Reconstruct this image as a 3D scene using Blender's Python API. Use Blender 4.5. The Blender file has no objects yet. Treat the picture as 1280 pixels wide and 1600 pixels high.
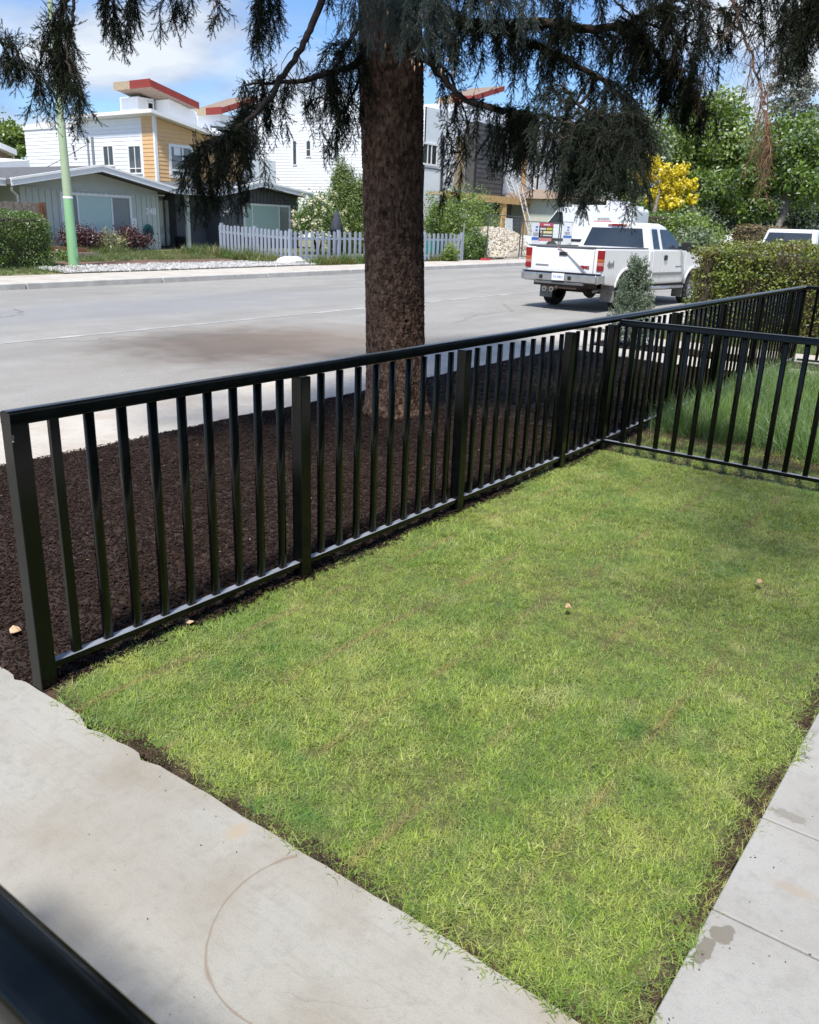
import bpy, bmesh, math, random
import numpy as np
from mathutils import Vector, Matrix, Euler

random.seed(7)
rng = np.random.default_rng(7)
SC = bpy.context.scene
COL = SC.collection
PI = math.pi
rad = math.radians

# ------------------------------------------------------------------ camera
CAM = np.array([-1.3767, -2.6287, 1.6543])
FPX = 1312.15
def cam_axes(y, p, r):
    f = np.array([math.sin(y) * math.cos(p), math.cos(y) * math.cos(p), -math.sin(p)])
    ri = np.array([math.cos(y), -math.sin(y), 0.0])
    up = np.cross(ri, f)
    return f, math.cos(r) * ri + math.sin(r) * up, -math.sin(r) * ri + math.cos(r) * up
FW, RT, UPV = cam_axes(0.9388, 0.32617, 0.03664)
cd = bpy.data.cameras.new('camera')
cam = bpy.data.objects.new('camera', cd)
COL.objects.link(cam)
M = Matrix(((RT[0], UPV[0], -FW[0], CAM[0]), (RT[1], UPV[1], -FW[1], CAM[1]), (RT[2], UPV[2], -FW[2], CAM[2]), (0, 0, 0, 1)))
cam.matrix_world = M
cd.sensor_fit = 'HORIZONTAL'
cd.sensor_width = 36
cd.lens = 36 * FPX / 1280
cd.clip_start = 0.05
cd.clip_end = 2500
cd.dof.use_dof = True
cd.dof.focus_distance = 5.5
cd.dof.aperture_fstop = 13
SC.camera = cam

# ------------------------------------------------------------------ sky, sun, exposure
SUN_DIR = Vector((-0.53, -0.20, 1.0)).normalized()     # towards the sun
sun_elev = math.asin(SUN_DIR.z)
sun_az = math.atan2(SUN_DIR.x, SUN_DIR.y)
W = bpy.data.worlds.new('World')
SC.world = W
W.use_nodes = True
nt = W.node_tree
nt.nodes.clear()
def nn(t, typ, **kw):
    n = t.nodes.new(typ)
    for k, v in kw.items():
        setattr(n, k, v)
    return n
out = nn(nt, 'ShaderNodeOutputWorld')
bg = nn(nt, 'ShaderNodeBackground')
bg.inputs[1].default_value = 0.125
sky = nn(nt, 'ShaderNodeTexSky', sky_type='NISHITA', sun_disc=False, sun_elevation=sun_elev, sun_rotation=sun_az % (2 * PI))
sky.air_density = 1.15
sky.dust_density = 0.2
sky.ozone_density = 1.0
tc = nn(nt, 'ShaderNodeTexCoord')
sep = nn(nt, 'ShaderNodeSeparateXYZ')
nt.links.new(tc.outputs['Generated'], sep.inputs[0])
zadd = nn(nt, 'ShaderNodeMath', operation='MAXIMUM'); zadd.inputs[1].default_value = 0.0
nt.links.new(sep.outputs[2], zadd.inputs[0])
za2 = nn(nt, 'ShaderNodeMath', operation='ADD'); za2.inputs[1].default_value = 0.22
nt.links.new(zadd.outputs[0], za2.inputs[0])
dv = nn(nt, 'ShaderNodeVectorMath', operation='DIVIDE')
comb = nn(nt, 'ShaderNodeCombineXYZ')
for i in range(3):
    nt.links.new(za2.outputs[0], comb.inputs[i])
nt.links.new(tc.outputs['Generated'], dv.inputs[0]); nt.links.new(comb.outputs[0], dv.inputs[1])
mp = nn(nt, 'ShaderNodeMapping'); mp.inputs['Location'].default_value = (1.2, 4.4, 0.0); mp.inputs['Scale'].default_value = (1, 1, 0)
nt.links.new(dv.outputs[0], mp.inputs[0])
n1 = nn(nt, 'ShaderNodeTexNoise'); n1.inputs['Scale'].default_value = 0.95; n1.inputs['Detail'].default_value = 9; n1.inputs['Roughness'].default_value = 0.52; n1.inputs['Distortion'].default_value = 0.35
nt.links.new(mp.outputs[0], n1.inputs['Vector'])
cr = nn(nt, 'ShaderNodeValToRGB')
cr.color_ramp.elements[0].position = 0.455; cr.color_ramp.elements[0].color = (0, 0, 0, 1)
cr.color_ramp.elements[1].position = 0.58; cr.color_ramp.elements[1].color = (1, 1, 1, 1)
nt.links.new(n1.outputs[0], cr.inputs[0])
n2 = nn(nt, 'ShaderNodeTexNoise'); n2.inputs['Scale'].default_value = 1.9; n2.inputs['Detail'].default_value = 6
nt.links.new(mp.outputs[0], n2.inputs['Vector'])
cc = nn(nt, 'ShaderNodeValToRGB')
cc.color_ramp.elements[0].position = 0.36; cc.color_ramp.elements[0].color = (1.9, 2.7, 4.3, 1)
cc.color_ramp.elements[1].position = 0.60; cc.color_ramp.elements[1].color = (5.0, 5.4, 5.9, 1)
nt.links.new(n2.outputs[0], cc.inputs[0])
mx = nn(nt, 'ShaderNodeMix', data_type='RGBA')
tint = nn(nt, 'ShaderNodeMix', data_type='RGBA', blend_type='MULTIPLY'); tint.inputs[0].default_value = 1.0; tint.inputs[7].default_value = (0.54, 0.72, 1.02, 1)
nt.links.new(sky.outputs[0], tint.inputs[6])
nt.links.new(cr.outputs[0], mx.inputs[0]); nt.links.new(tint.outputs[2], mx.inputs[6]); nt.links.new(cc.outputs[0], mx.inputs[7])
nt.links.new(mx.outputs[2], bg.inputs[0]); nt.links.new(bg.outputs[0], out.inputs[0])

sl = bpy.data.lights.new('sun', 'SUN')
sl.energy = 4.5
sl.angle = rad(7.0)
sl.color = (1.0, 0.945, 0.85)
so = bpy.data.objects.new('sun', sl)
COL.objects.link(so)
so.rotation_euler = SUN_DIR.to_track_quat('Z', 'Y').to_euler()
VS = SC.view_settings
VS.view_transform = 'Standard'
try:
    VS.look = 'None'
except Exception:
    pass
VS.exposure = 0.47
VS.gamma = 1
VS.use_curve_mapping = False
SC.cycles.max_bounces = 6
SC.cycles.transparent_max_bounces = 8

# ------------------------------------------------------------------ measuring helpers: photo pixel -> point in the place
def ray(x, y):
    return FW + RT * (x - 640) / FPX - UPV * (y - 800) / FPX
def at_y(x, y, Y):
    d = ray(x, y); return CAM + d * (Y - CAM[1]) / d[1]
def at_x(x, y, X):
    d = ray(x, y); return CAM + d * (X - CAM[0]) / d[0]
def at_d(x, y, D):
    return CAM + ray(x, y) * D
def G(x):
    return 0.011 * min(max(0.0, x - 4.0), 90.0)
ROADZ = -0.12
def yard_z(x, y):
    t = min(1.0, max(0.0, (y - 19.4) / 7.5))
    return G(x) + 0.03 + 0.24 * t

# ------------------------------------------------------------------ object helpers
ORG = {}
def link(o, parent=None):
    COL.objects.link(o)
    if parent is not None:
        o.parent = parent
        ORG[o.name] = ORG.get(parent.name, Vector((0, 0, 0)))
    return o
def tag(o, label=None, cat=None, group=None, kind=None):
    if label: o['label'] = label
    if cat: o['category'] = cat
    if group: o['group'] = group
    if kind: o['kind'] = kind
    return o
def thing(name, label, cat, loc=(0, 0, 0), rz=0.0, group=None, local=False):
    """An Empty at the thing's base; parts are given in world coordinates unless local."""
    o = bpy.data.objects.new(name, None)
    o.empty_display_size = 0.2
    COL.objects.link(o)
    o.location = loc
    o.rotation_euler = (0, 0, rz)
    ORG[o.name] = Vector((0, 0, 0)) if local else Vector(loc)
    return tag(o, label, cat, group)
class MB:
    def __init__(self):
        self.v = []; self.f = []
    def poly(self, pts):
        b = len(self.v); self.v += [tuple(p) for p in pts]; self.f.append(tuple(range(b, b + len(pts)))); return self
    def hexa(self, p):       # 4 bottom, 4 top, same winding (counter-clockwise seen from above)
        b = len(self.v); self.v += [tuple(q) for q in p]
        for q in ((3, 2, 1, 0), (4, 5, 6, 7), (0, 1, 5, 4), (1, 2, 6, 5), (2, 3, 7, 6), (3, 0, 4, 7)):
            self.f.append(tuple(b + i for i in q))
        return self
    def box(self, x0, x1, y0, y1, z0, z1):
        if x0 > x1: x0, x1 = x1, x0
        if y0 > y1: y0, y1 = y1, y0
        if z0 > z1: z0, z1 = z1, z0
        return self.hexa([(x0, y0, z0), (x1, y0, z0), (x1, y1, z0), (x0, y1, z0), (x0, y0, z1), (x1, y0, z1), (x1, y1, z1), (x0, y1, z1)])
    def bar(self, a, b, w, h=None, up=(0, 0, 1)):     # square bar from a to b
        h = h or w
        a = Vector(a); b = Vector(b); d = (b - a).normalized(); u = Vector(up)
        if abs(d.dot(u)) > 0.95: u = Vector((0, 1, 0))
        s = d.cross(u).normalized() * w / 2; t = s.cross(d).normalized() * h / 2
        return self.hexa([a - s - t, a + s - t, b + s - t, b - s - t, a - s + t, a + s + t, b + s + t, b - s + t])
    def prism(self, pts, axis, a, b):      # 2-D outline extruded along an axis
        def mk(p, c):
            return (c, p[0], p[1]) if axis == 'x' else ((p[0], c, p[1]) if axis == 'y' else (p[0], p[1], c))
        n = len(pts); o = len(self.v)
        self.v += [mk(p, a) for p in pts] + [mk(p, b) for p in pts]
        self.f.append(tuple(o + i for i in range(n))); self.f.append(tuple(o + n + i for i in reversed(range(n))))
        for i in range(n):
            j = (i + 1) % n
            self.f.append((o + i, o + n + i, o + n + j, o + j))
        return self
    def tube(self, pts, r, n=8, cap=True):
        pts = [Vector(p) for p in pts]; m = len(pts)
        rs = r if isinstance(r, (list, tuple)) else [r] * m
        o = len(self.v); ref = None
        for i, p in enumerate(pts):
            d = (pts[min(i + 1, m - 1)] - pts[max(i - 1, 0)]).normalized()
            if ref is None:
                ref = Vector((0, 0, 1)) if abs(d.z) < 0.9 else Vector((1, 0, 0))
            s = d.cross(ref).normalized(); ref = s.cross(d).normalized()
            for k in range(n):
                a = 2 * PI * k / n
                self.v.append(tuple(p + (s * math.cos(a) + ref * math.sin(a)) * rs[i]))
        for i in range(m - 1):
            for k in range(n):
                k2 = (k + 1) % n
                self.f.append((o + i * n + k, o + (i + 1) * n + k, o + (i + 1) * n + k2, o + i * n + k2))
        if cap:
            self.f.append(tuple(o + k for k in range(n)))
            self.f.append(tuple(o + (m - 1) * n + k for k in reversed(range(n))))
        return self
    def lathe(self, prof, n=16, c=(0, 0, 0), axis='z'):
        o = len(self.v)
        for r, z in prof:
            for k in range(n):
                a = 2 * PI * k / n
                x, y = r * math.cos(a), r * math.sin(a)
                q = (x, y, z) if axis == 'z' else ((x, z, y) if axis == 'y' else (z, x, y))
                self.v.append((c[0] + q[0], c[1] + q[1], c[2] + q[2]))
        for i in range(len(prof) - 1):
            for k in range(n):
                k2 = (k + 1) % n
                self.f.append((o + i * n + k, o + i * n + k2, o + (i + 1) * n + k2, o + (i + 1) * n + k))
        return self
    def build(self, name, mat, parent=None, bevel=0, smooth=False, kind=None, seg=2):
        org = ORG.get(parent.name, Vector((0, 0, 0))) if parent is not None else Vector((0, 0, 0))
        me = bpy.data.meshes.new(name)
        me.from_pydata([(v[0] - org.x, v[1] - org.y, v[2] - org.z) for v in self.v], [], self.f)
        bm = bmesh.new(); bm.from_mesh(me); bmesh.ops.recalc_face_normals(bm, faces=bm.faces); bm.to_mesh(me); bm.free()
        if mat: me.materials.append(mat)
        o = bpy.data.objects.new(name, me)
        link(o, parent)
        if smooth:
            me.polygons.foreach_set('use_smooth', [True] * len(me.polygons))
        if bevel:
            b = o.modifiers.new('bevel', 'BEVEL'); b.width = bevel; b.segments = seg; b.limit_method = 'ANGLE'; b.angle_limit = rad(35)
            me.polygons.foreach_set('use_smooth', [True] * len(me.polygons))
            try:
                b.harden_normals = True
            except Exception:
                pass
        if kind: o['kind'] = kind
        return o
def npmesh(name, V, F, mats, parent=None, smooth=False, kind=None, midx=None, world=True):
    """V (n,3) floats, F (m,k) ints"""
    V = np.asarray(V, np.float32); F = np.asarray(F, np.int32)
    if parent is not None and world:
        V = V - np.array(ORG.get(parent.name, Vector((0, 0, 0))), np.float32)
    me = bpy.data.meshes.new(name)
    me.vertices.add(len(V)); me.vertices.foreach_set('co', V.ravel())
    m, k = F.shape
    me.loops.add(m * k); me.loops.foreach_set('vertex_index', F.ravel())
    me.polygons.add(m); me.polygons.foreach_set('loop_start', np.arange(0, m * k, k, dtype=np.int32))
    try:
        me.polygons.foreach_set('loop_total', np.full(m, k, np.int32))
    except Exception:
        pass
    for mm in (mats if isinstance(mats, (list, tuple)) else [mats]): me.materials.append(mm)
    if midx is not None: me.polygons.foreach_set('material_index', np.asarray(midx, np.int32))
    if smooth: me.polygons.foreach_set('use_smooth', np.ones(m, bool))
    me.update(calc_edges=True); me.validate()
    o = bpy.data.objects.new(name, me)
    link(o, parent)
    if kind: o['kind'] = kind
    return o
def dup(o, parent, name=None):
    c = o.copy(); COL.objects.link(c); c.parent = parent
    return c
def copy_tree(root, loc, rz, label, group=None):
    r = root.copy(); COL.objects.link(r); r.location = loc; r.rotation_euler = (0, 0, rz); r['label'] = label
    if group: r['group'] = group
    for ch in list(root.children):
        c = ch.copy(); COL.objects.link(c); c.parent = r
        for gch in ch.children:
            d = gch.copy(); COL.objects.link(d); d.parent = c
    return r

# ------------------------------------------------------------------ materials
def mat(name, col, rough=0.7, col2=None, scale=8.0, detail=5, bump=0.0, bscale=None, metal=0.0, spec=0.5, ramp=(0.35, 0.65), coord='Object', coat=0.0, bdist=0.02):
    m = bpy.data.materials.new(name); m.use_nodes = True
    t = m.node_tree; b = t.nodes['Principled BSDF']
    b.inputs['Base Color'].default_value = (*col, 1); b.inputs['Roughness'].default_value = rough
    b.inputs['Metallic'].default_value = metal; b.inputs['Specular IOR Level'].default_value = spec
    if coat: b.inputs['Coat Weight'].default_value = coat; b.inputs['Coat Roughness'].default_value = 0.06
    if coord == 'World':
        vec = t.nodes.new('ShaderNodeNewGeometry').outputs['Position']
    else:
        vec = t.nodes.new('ShaderNodeTexCoord').outputs[coord]
    if col2 is not None:
        n = nn(t, 'ShaderNodeTexNoise'); n.inputs['Scale'].default_value = scale; n.inputs['Detail'].default_value = detail; n.inputs['Roughness'].default_value = 0.62
        t.links.new(vec, n.inputs['Vector'])
        r = nn(t, 'ShaderNodeValToRGB'); r.color_ramp.elements[0].position = ramp[0]; r.color_ramp.elements[1].position = ramp[1]
        r.color_ramp.elements[0].color = (*col, 1); r.color_ramp.elements[1].color = (*col2, 1)
        t.links.new(n.outputs[0], r.inputs[0]); t.links.new(r.outputs[0], b.inputs['Base Color'])
    if bump:
        n = nn(t, 'ShaderNodeTexNoise'); n.inputs['Scale'].default_value = bscale or scale * 4; n.inputs['Detail'].default_value = 6
        t.links.new(vec, n.inputs['Vector'])
        bp = nn(t, 'ShaderNodeBump'); bp.inputs['Strength'].default_value = bump; bp.inputs['Distance'].default_value = bdist
        t.links.new(n.outputs[0], bp.inputs['Height']); t.links.new(bp.outputs[0], b.inputs['Normal'])
    return m
def leaf_mat(name, c1, c2, trans=0.45, tcol=None, rough=0.55, gloss=0.25, big=None, bigscale=0.8, rnd='island'):
    """thin leaf: diffuse + translucent + a little gloss, colour different on every leaf"""
    m = bpy.data.materials.new(name); m.use_nodes = True
    t = m.node_tree; t.nodes.clear()
    o = nn(t, 'ShaderNodeOutputMaterial')
    geo = nn(t, 'ShaderNodeNewGeometry'); oi = nn(t, 'ShaderNodeObjectInfo')
    r = nn(t, 'ShaderNodeValToRGB'); r.color_ramp.elements[0].color = (*c1, 1); r.color_ramp.elements[1].color = (*c2, 1)
    t.links.new(geo.outputs['Random Per Island'] if rnd == 'island' else oi.outputs['Random'], r.inputs[0])
    col = r.outputs[0]
    if big is not None:
        n = nn(t, 'ShaderNodeTexNoise'); n.inputs['Scale'].default_value = bigscale; n.inputs['Detail'].default_value = 4
        t.links.new(geo.outputs['Position'], n.inputs['Vector'])
        rr = nn(t, 'ShaderNodeValToRGB'); rr.color_ramp.elements[0].position = 0.42; rr.color_ramp.elements[1].position = 0.62
        t.links.new(n.outputs[0], rr.inputs[0])
        mxx = nn(t, 'ShaderNodeMix', data_type='RGBA'); mxx.inputs[7].default_value = (*big, 1)
        ml = nn(t, 'ShaderNodeMath', operation='MULTIPLY'); ml.inputs[1].default_value = 0.75
        t.links.new(rr.outputs[0], ml.inputs[0]); t.links.new(ml.outputs[0], mxx.inputs[0]); t.links.new(col, mxx.inputs[6])
        col = mxx.outputs[2]
    d = nn(t, 'ShaderNodeBsdfDiffuse'); tr = nn(t, 'ShaderNodeBsdfTranslucent'); gl = nn(t, 'ShaderNodeBsdfGlossy'); gl.inputs['Roughness'].default_value = rough
    t.links.new(col, d.inputs[0])
    if tcol is None:
        t.links.new(col, tr.inputs[0])
    else:
        mm = nn(t, 'ShaderNodeMix', data_type='RGBA', blend_type='MULTIPLY'); mm.inputs[0].default_value = 1; mm.inputs[7].default_value = (*tcol, 1)
        t.links.new(col, mm.inputs[6]); t.links.new(mm.outputs[2], tr.inputs[0])
    a = nn(t, 'ShaderNodeMixShader'); a.inputs[0].default_value = trans
    t.links.new(d.outputs[0], a.inputs[1]); t.links.new(tr.outputs[0], a.inputs[2])
    fr = nn(t, 'ShaderNodeFresnel'); fr.inputs[0].default_value = 1.4
    fm = nn(t, 'ShaderNodeMath', operation='MULTIPLY'); fm.inputs[1].default_value = gloss
    t.links.new(fr.outputs[0], fm.inputs[0])
    e = nn(t, 'ShaderNodeMixShader'); t.links.new(fm.outputs[0], e.inputs[0]); t.links.new(a.outputs[0], e.inputs[1]); t.links.new(gl.outputs[0], e.inputs[2])
    t.links.new(e.outputs[0], o.inputs[0])
    return m

MT = {}
MT['fence'] = mat('black_powder_coat', (0.0016, 0.0022, 0.0021), 0.15, (0.0035, 0.0046, 0.0042), 14, bump=0.02, bscale=220, spec=0.26, coord='World', bdist=0.002)
MT['screw'] = mat('bare_metal', (0.5, 0.5, 0.5), 0.35, metal=1)
MT['rust'] = mat('scuffed_metal', (0.12, 0.12, 0.12), 0.6, (0.25, 0.24, 0.22), 30)
MT['soil'] = mat('dark_soil', (0.035, 0.022, 0.014), 0.95, (0.08, 0.05, 0.03), 18, bump=0.8, bscale=60, coord='World')
MT['thatch'] = mat('turf_thatch', (0.06, 0.075, 0.02), 0.95, (0.15, 0.14, 0.055), 30, bump=0.8, bscale=90, coord='World')
MT['kerb'] = mat('kerb_concrete', (0.40, 0.39, 0.365), 0.9, (0.52, 0.51, 0.48), 3, bump=0.25, bscale=60, coord='World')
MT['wood_grey'] = mat('weathered_wood', (0.16, 0.125, 0.105), 0.85, (0.28, 0.24, 0.21), 9, bump=0.3, bscale=40)
MT['wood_brown'] = mat('stained_wood', (0.13, 0.055, 0.03), 0.8, (0.22, 0.11, 0.06), 9, bump=0.3, bscale=40)
MT['wood_new'] = mat('new_timber', (0.55, 0.33, 0.14), 0.75, (0.66, 0.44, 0.22), 6, bump=0.15, bscale=30)
MT['white'] = mat('white_paint', (0.85, 0.855, 0.86), 0.5, (0.78, 0.785, 0.79), 4)
MT['siding_white'] = mat('white_siding', (0.83, 0.85, 0.87), 0.6, (0.78, 0.81, 0.84), 2)
MT['siding_tan'] = mat('tan_siding', (0.72, 0.46, 0.23), 0.65, (0.66, 0.42, 0.21), 3)
MT['siding_char'] = mat('charcoal_siding', (0.06, 0.06, 0.065), 0.7, (0.09, 0.09, 0.09), 3)
MT['house_wrap'] = mat('house_wrap', (0.76, 0.80, 0.84), 0.5, (0.70, 0.75, 0.80), 2)
MT['red'] = mat('red_fascia', (0.27, 0.036, 0.026), 0.55, (0.22, 0.03, 0.022), 3)
MT['osb'] = mat('raw_sheathing', (0.42, 0.34, 0.23), 0.8, (0.34, 0.27, 0.18), 10)
MT['grey_wall'] = mat('sage_grey_board', (0.50, 0.53, 0.485), 0.75, (0.54, 0.57, 0.52), 3)
MT['navy_wall'] = mat('dark_slate_board', (0.085, 0.092, 0.112), 0.7, (0.11, 0.116, 0.135), 3)
MT['roof_grey'] = mat('grey_roofing', (0.085, 0.088, 0.095), 0.9, (0.13, 0.135, 0.142), 6, bump=0.3, bscale=40)
MT['roof_brown'] = mat('brown_shingle', (0.20, 0.15, 0.115), 0.9, (0.30, 0.23, 0.18), 8, bump=0.3, bscale=30)
MT['brown_wall'] = mat('brown_stucco', (0.30, 0.21, 0.16), 0.85, (0.36, 0.26, 0.20), 4)
MT['cream'] = mat('cream_stucco', (0.62, 0.56, 0.47), 0.8, (0.68, 0.62, 0.54), 3)
MT['dark'] = mat('dark_interior', (0.012, 0.012, 0.014), 0.8)
MT['glass'] = mat('window_glass', (0.025, 0.032, 0.038), 0.05, (0.05, 0.06, 0.07), 0.8, spec=0.8)
MT['glass_curtain'] = mat('glass_over_curtain', (0.40, 0.56, 0.54), 0.12, (0.45, 0.60, 0.58), 0.8, spec=0.7)
MT['glass_blind'] = mat('glass_over_blind', (0.17, 0.20, 0.21), 0.12, (0.21, 0.235, 0.24), 1.0, spec=0.7)
MT['door_white'] = mat('frosted_panel', (0.72, 0.72, 0.69), 0.5)
MT['pole_green'] = mat('pale_green_paint', (0.34, 0.44, 0.27), 0.5, (0.39, 0.48, 0.32), 2)
MT['pole_low'] = mat('fresh_green_paint', (0.24, 0.47, 0.24), 0.5, (0.27, 0.50, 0.28), 2)
MT['picket'] = mat('blue_grey_paint', (0.27, 0.31, 0.385), 0.6, (0.32, 0.36, 0.43), 5)
MT['teal'] = mat('teal_plastic', (0.02, 0.17, 0.15), 0.4, (0.03, 0.21, 0.19), 6)
MT['navy_cloth'] = mat('dark_navy_cloth', (0.035, 0.042, 0.062), 0.9, (0.06, 0.065, 0.09), 6)
MT['bin'] = mat('dark_bin_plastic', (0.03, 0.035, 0.05), 0.5)
MT['boulder'] = mat('pale_boulder', (0.60, 0.57, 0.53), 0.85, (0.75, 0.73, 0.70), 5, bump=0.4, bscale=12)
MT['truckw'] = mat('white_car_paint', (0.80, 0.81, 0.82), 0.22, (0.77, 0.78, 0.79), 1.2, coat=0.6)
def add_dirt(m, zmax, col):
    t = m.node_tree; b = t.nodes['Principled BSDF']; src = b.inputs['Base Color'].links[0].from_socket
    c = nn(t, 'ShaderNodeTexCoord'); s = nn(t, 'ShaderNodeSeparateXYZ'); t.links.new(c.outputs['Object'], s.inputs[0])
    n = nn(t, 'ShaderNodeTexNoise'); n.inputs['Scale'].default_value = 5; n.inputs['Detail'].default_value = 8; t.links.new(c.outputs['Object'], n.inputs['Vector'])
    a = nn(t, 'ShaderNodeMath', operation='MULTIPLY_ADD'); a.inputs[1].default_value = .35; t.links.new(n.outputs[0], a.inputs[0]); t.links.new(s.outputs[2], a.inputs[2])
    r = nn(t, 'ShaderNodeMapRange'); r.inputs[1].default_value = zmax - .12; r.inputs[2].default_value = zmax + .22; r.inputs[3].default_value = .62; r.inputs[4].default_value = 0; r.clamp = True; t.links.new(a.outputs[0], r.inputs[0])
    k = nn(t, 'ShaderNodeMix', data_type='RGBA'); t.links.new(r.outputs[0], k.inputs[0]); t.links.new(src, k.inputs[6]); k.inputs[7].default_value = (*col, 1); t.links.new(k.outputs[2], b.inputs['Base Color'])
add_dirt(MT['truckw'], .80, (0.42, 0.38, 0.32))
MT['carw'] = mat('white_van_paint', (0.72, 0.76, 0.80), 0.3, coat=0.3)
MT['cardark'] = mat('dark_blue_car_paint', (0.02, 0.025, 0.035), 0.2, coat=0.6)
MT['tyre'] = mat('tyre_rubber', (0.012, 0.012, 0.012), 0.85, (0.03, 0.029, 0.027), 20, bump=0.4, bscale=50)
MT['chrome'] = mat('dull_chrome', (0.55, 0.56, 0.57), 0.28, (0.42, 0.42, 0.42), 6, metal=0.9)
MT['alloy'] = mat('grey_alloy', (0.42, 0.42, 0.42), 0.4, metal=0.7)
MT['blackplastic'] = mat('black_plastic', (0.016, 0.017, 0.018), 0.5)
MT['greyplastic'] = mat('grey_plastic', (0.11, 0.115, 0.12), 0.6)
MT['mudflap'] = mat('mud_flap_rubber', (0.24, 0.235, 0.225), 0.8, (0.17, 0.165, 0.155), 8)
MT['under'] = mat('dusty_chassis', (0.035, 0.027, 0.022), 0.9, (0.07, 0.045, 0.032), 12)
MT['lampred'] = mat('red_lens', (0.22, 0.006, 0.010), 0.12, (0.30, 0.010, 0.014), 20)
MT['lampamber'] = mat('amber_lens', (0.42, 0.10, 0.03), 0.15)
MT['lampclear'] = mat('pink_clear_lens', (0.45, 0.20, 0.18), 0.15)
MT['blue'] = mat('print_blue', (0.03, 0.14, 0.50), 0.5)
MT['signred'] = mat('print_red', (0.55, 0.05, 0.08), 0.5)
MT['signpink'] = mat('print_faded_red', (0.62, 0.24, 0.23), 0.5)
MT['signyellow'] = mat('print_yellow', (0.70, 0.62, 0.10), 0.5)
MT['signblack'] = mat('print_black', (0.02, 0.02, 0.018), 0.5)
MT['lettergrey'] = mat('grey_letter', (0.22, 0.22, 0.22), 0.5)
MT['galv'] = mat('galvanised_steel', (0.42, 0.43, 0.44), 0.45, (0.34, 0.35, 0.36), 10, metal=0.6)
MT['dksteel'] = mat('dark_steel', (0.06, 0.065, 0.07), 0.5)
MT['alu'] = mat('ladder_aluminium', (0.66, 0.68, 0.70), 0.35, metal=0.5)
MT['sheet'] = mat('pale_blue_sheet', (0.60, 0.67, 0.72), 0.55, (0.66, 0.72, 0.76), 2)
MT['hosegreen'] = MT['teal']
MT['dryleaf'] = mat('dry_leaf', (0.45, 0.28, 0.16), 0.8, (0.60, 0.42, 0.27), 40)
MT['bark_tree'] = mat('grey_bark', (0.13, 0.11, 0.095), 0.9, (0.24, 0.215, 0.19), 7, bump=0.6, bscale=25)
MT['bark_dark'] = mat('dark_twig_bark', (0.035, 0.026, 0.021), 0.9, (0.07, 0.052, 0.042), 14, bump=0.5, bscale=60)
MT['twig_dead'] = mat('dead_twig', (0.16, 0.085, 0.05), 0.9, (0.22, 0.13, 0.085), 14)
MT['bud'] = mat('orange_tan_bud', (0.50, 0.24, 0.12), 0.7, (0.60, 0.36, 0.20), 60)

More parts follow.
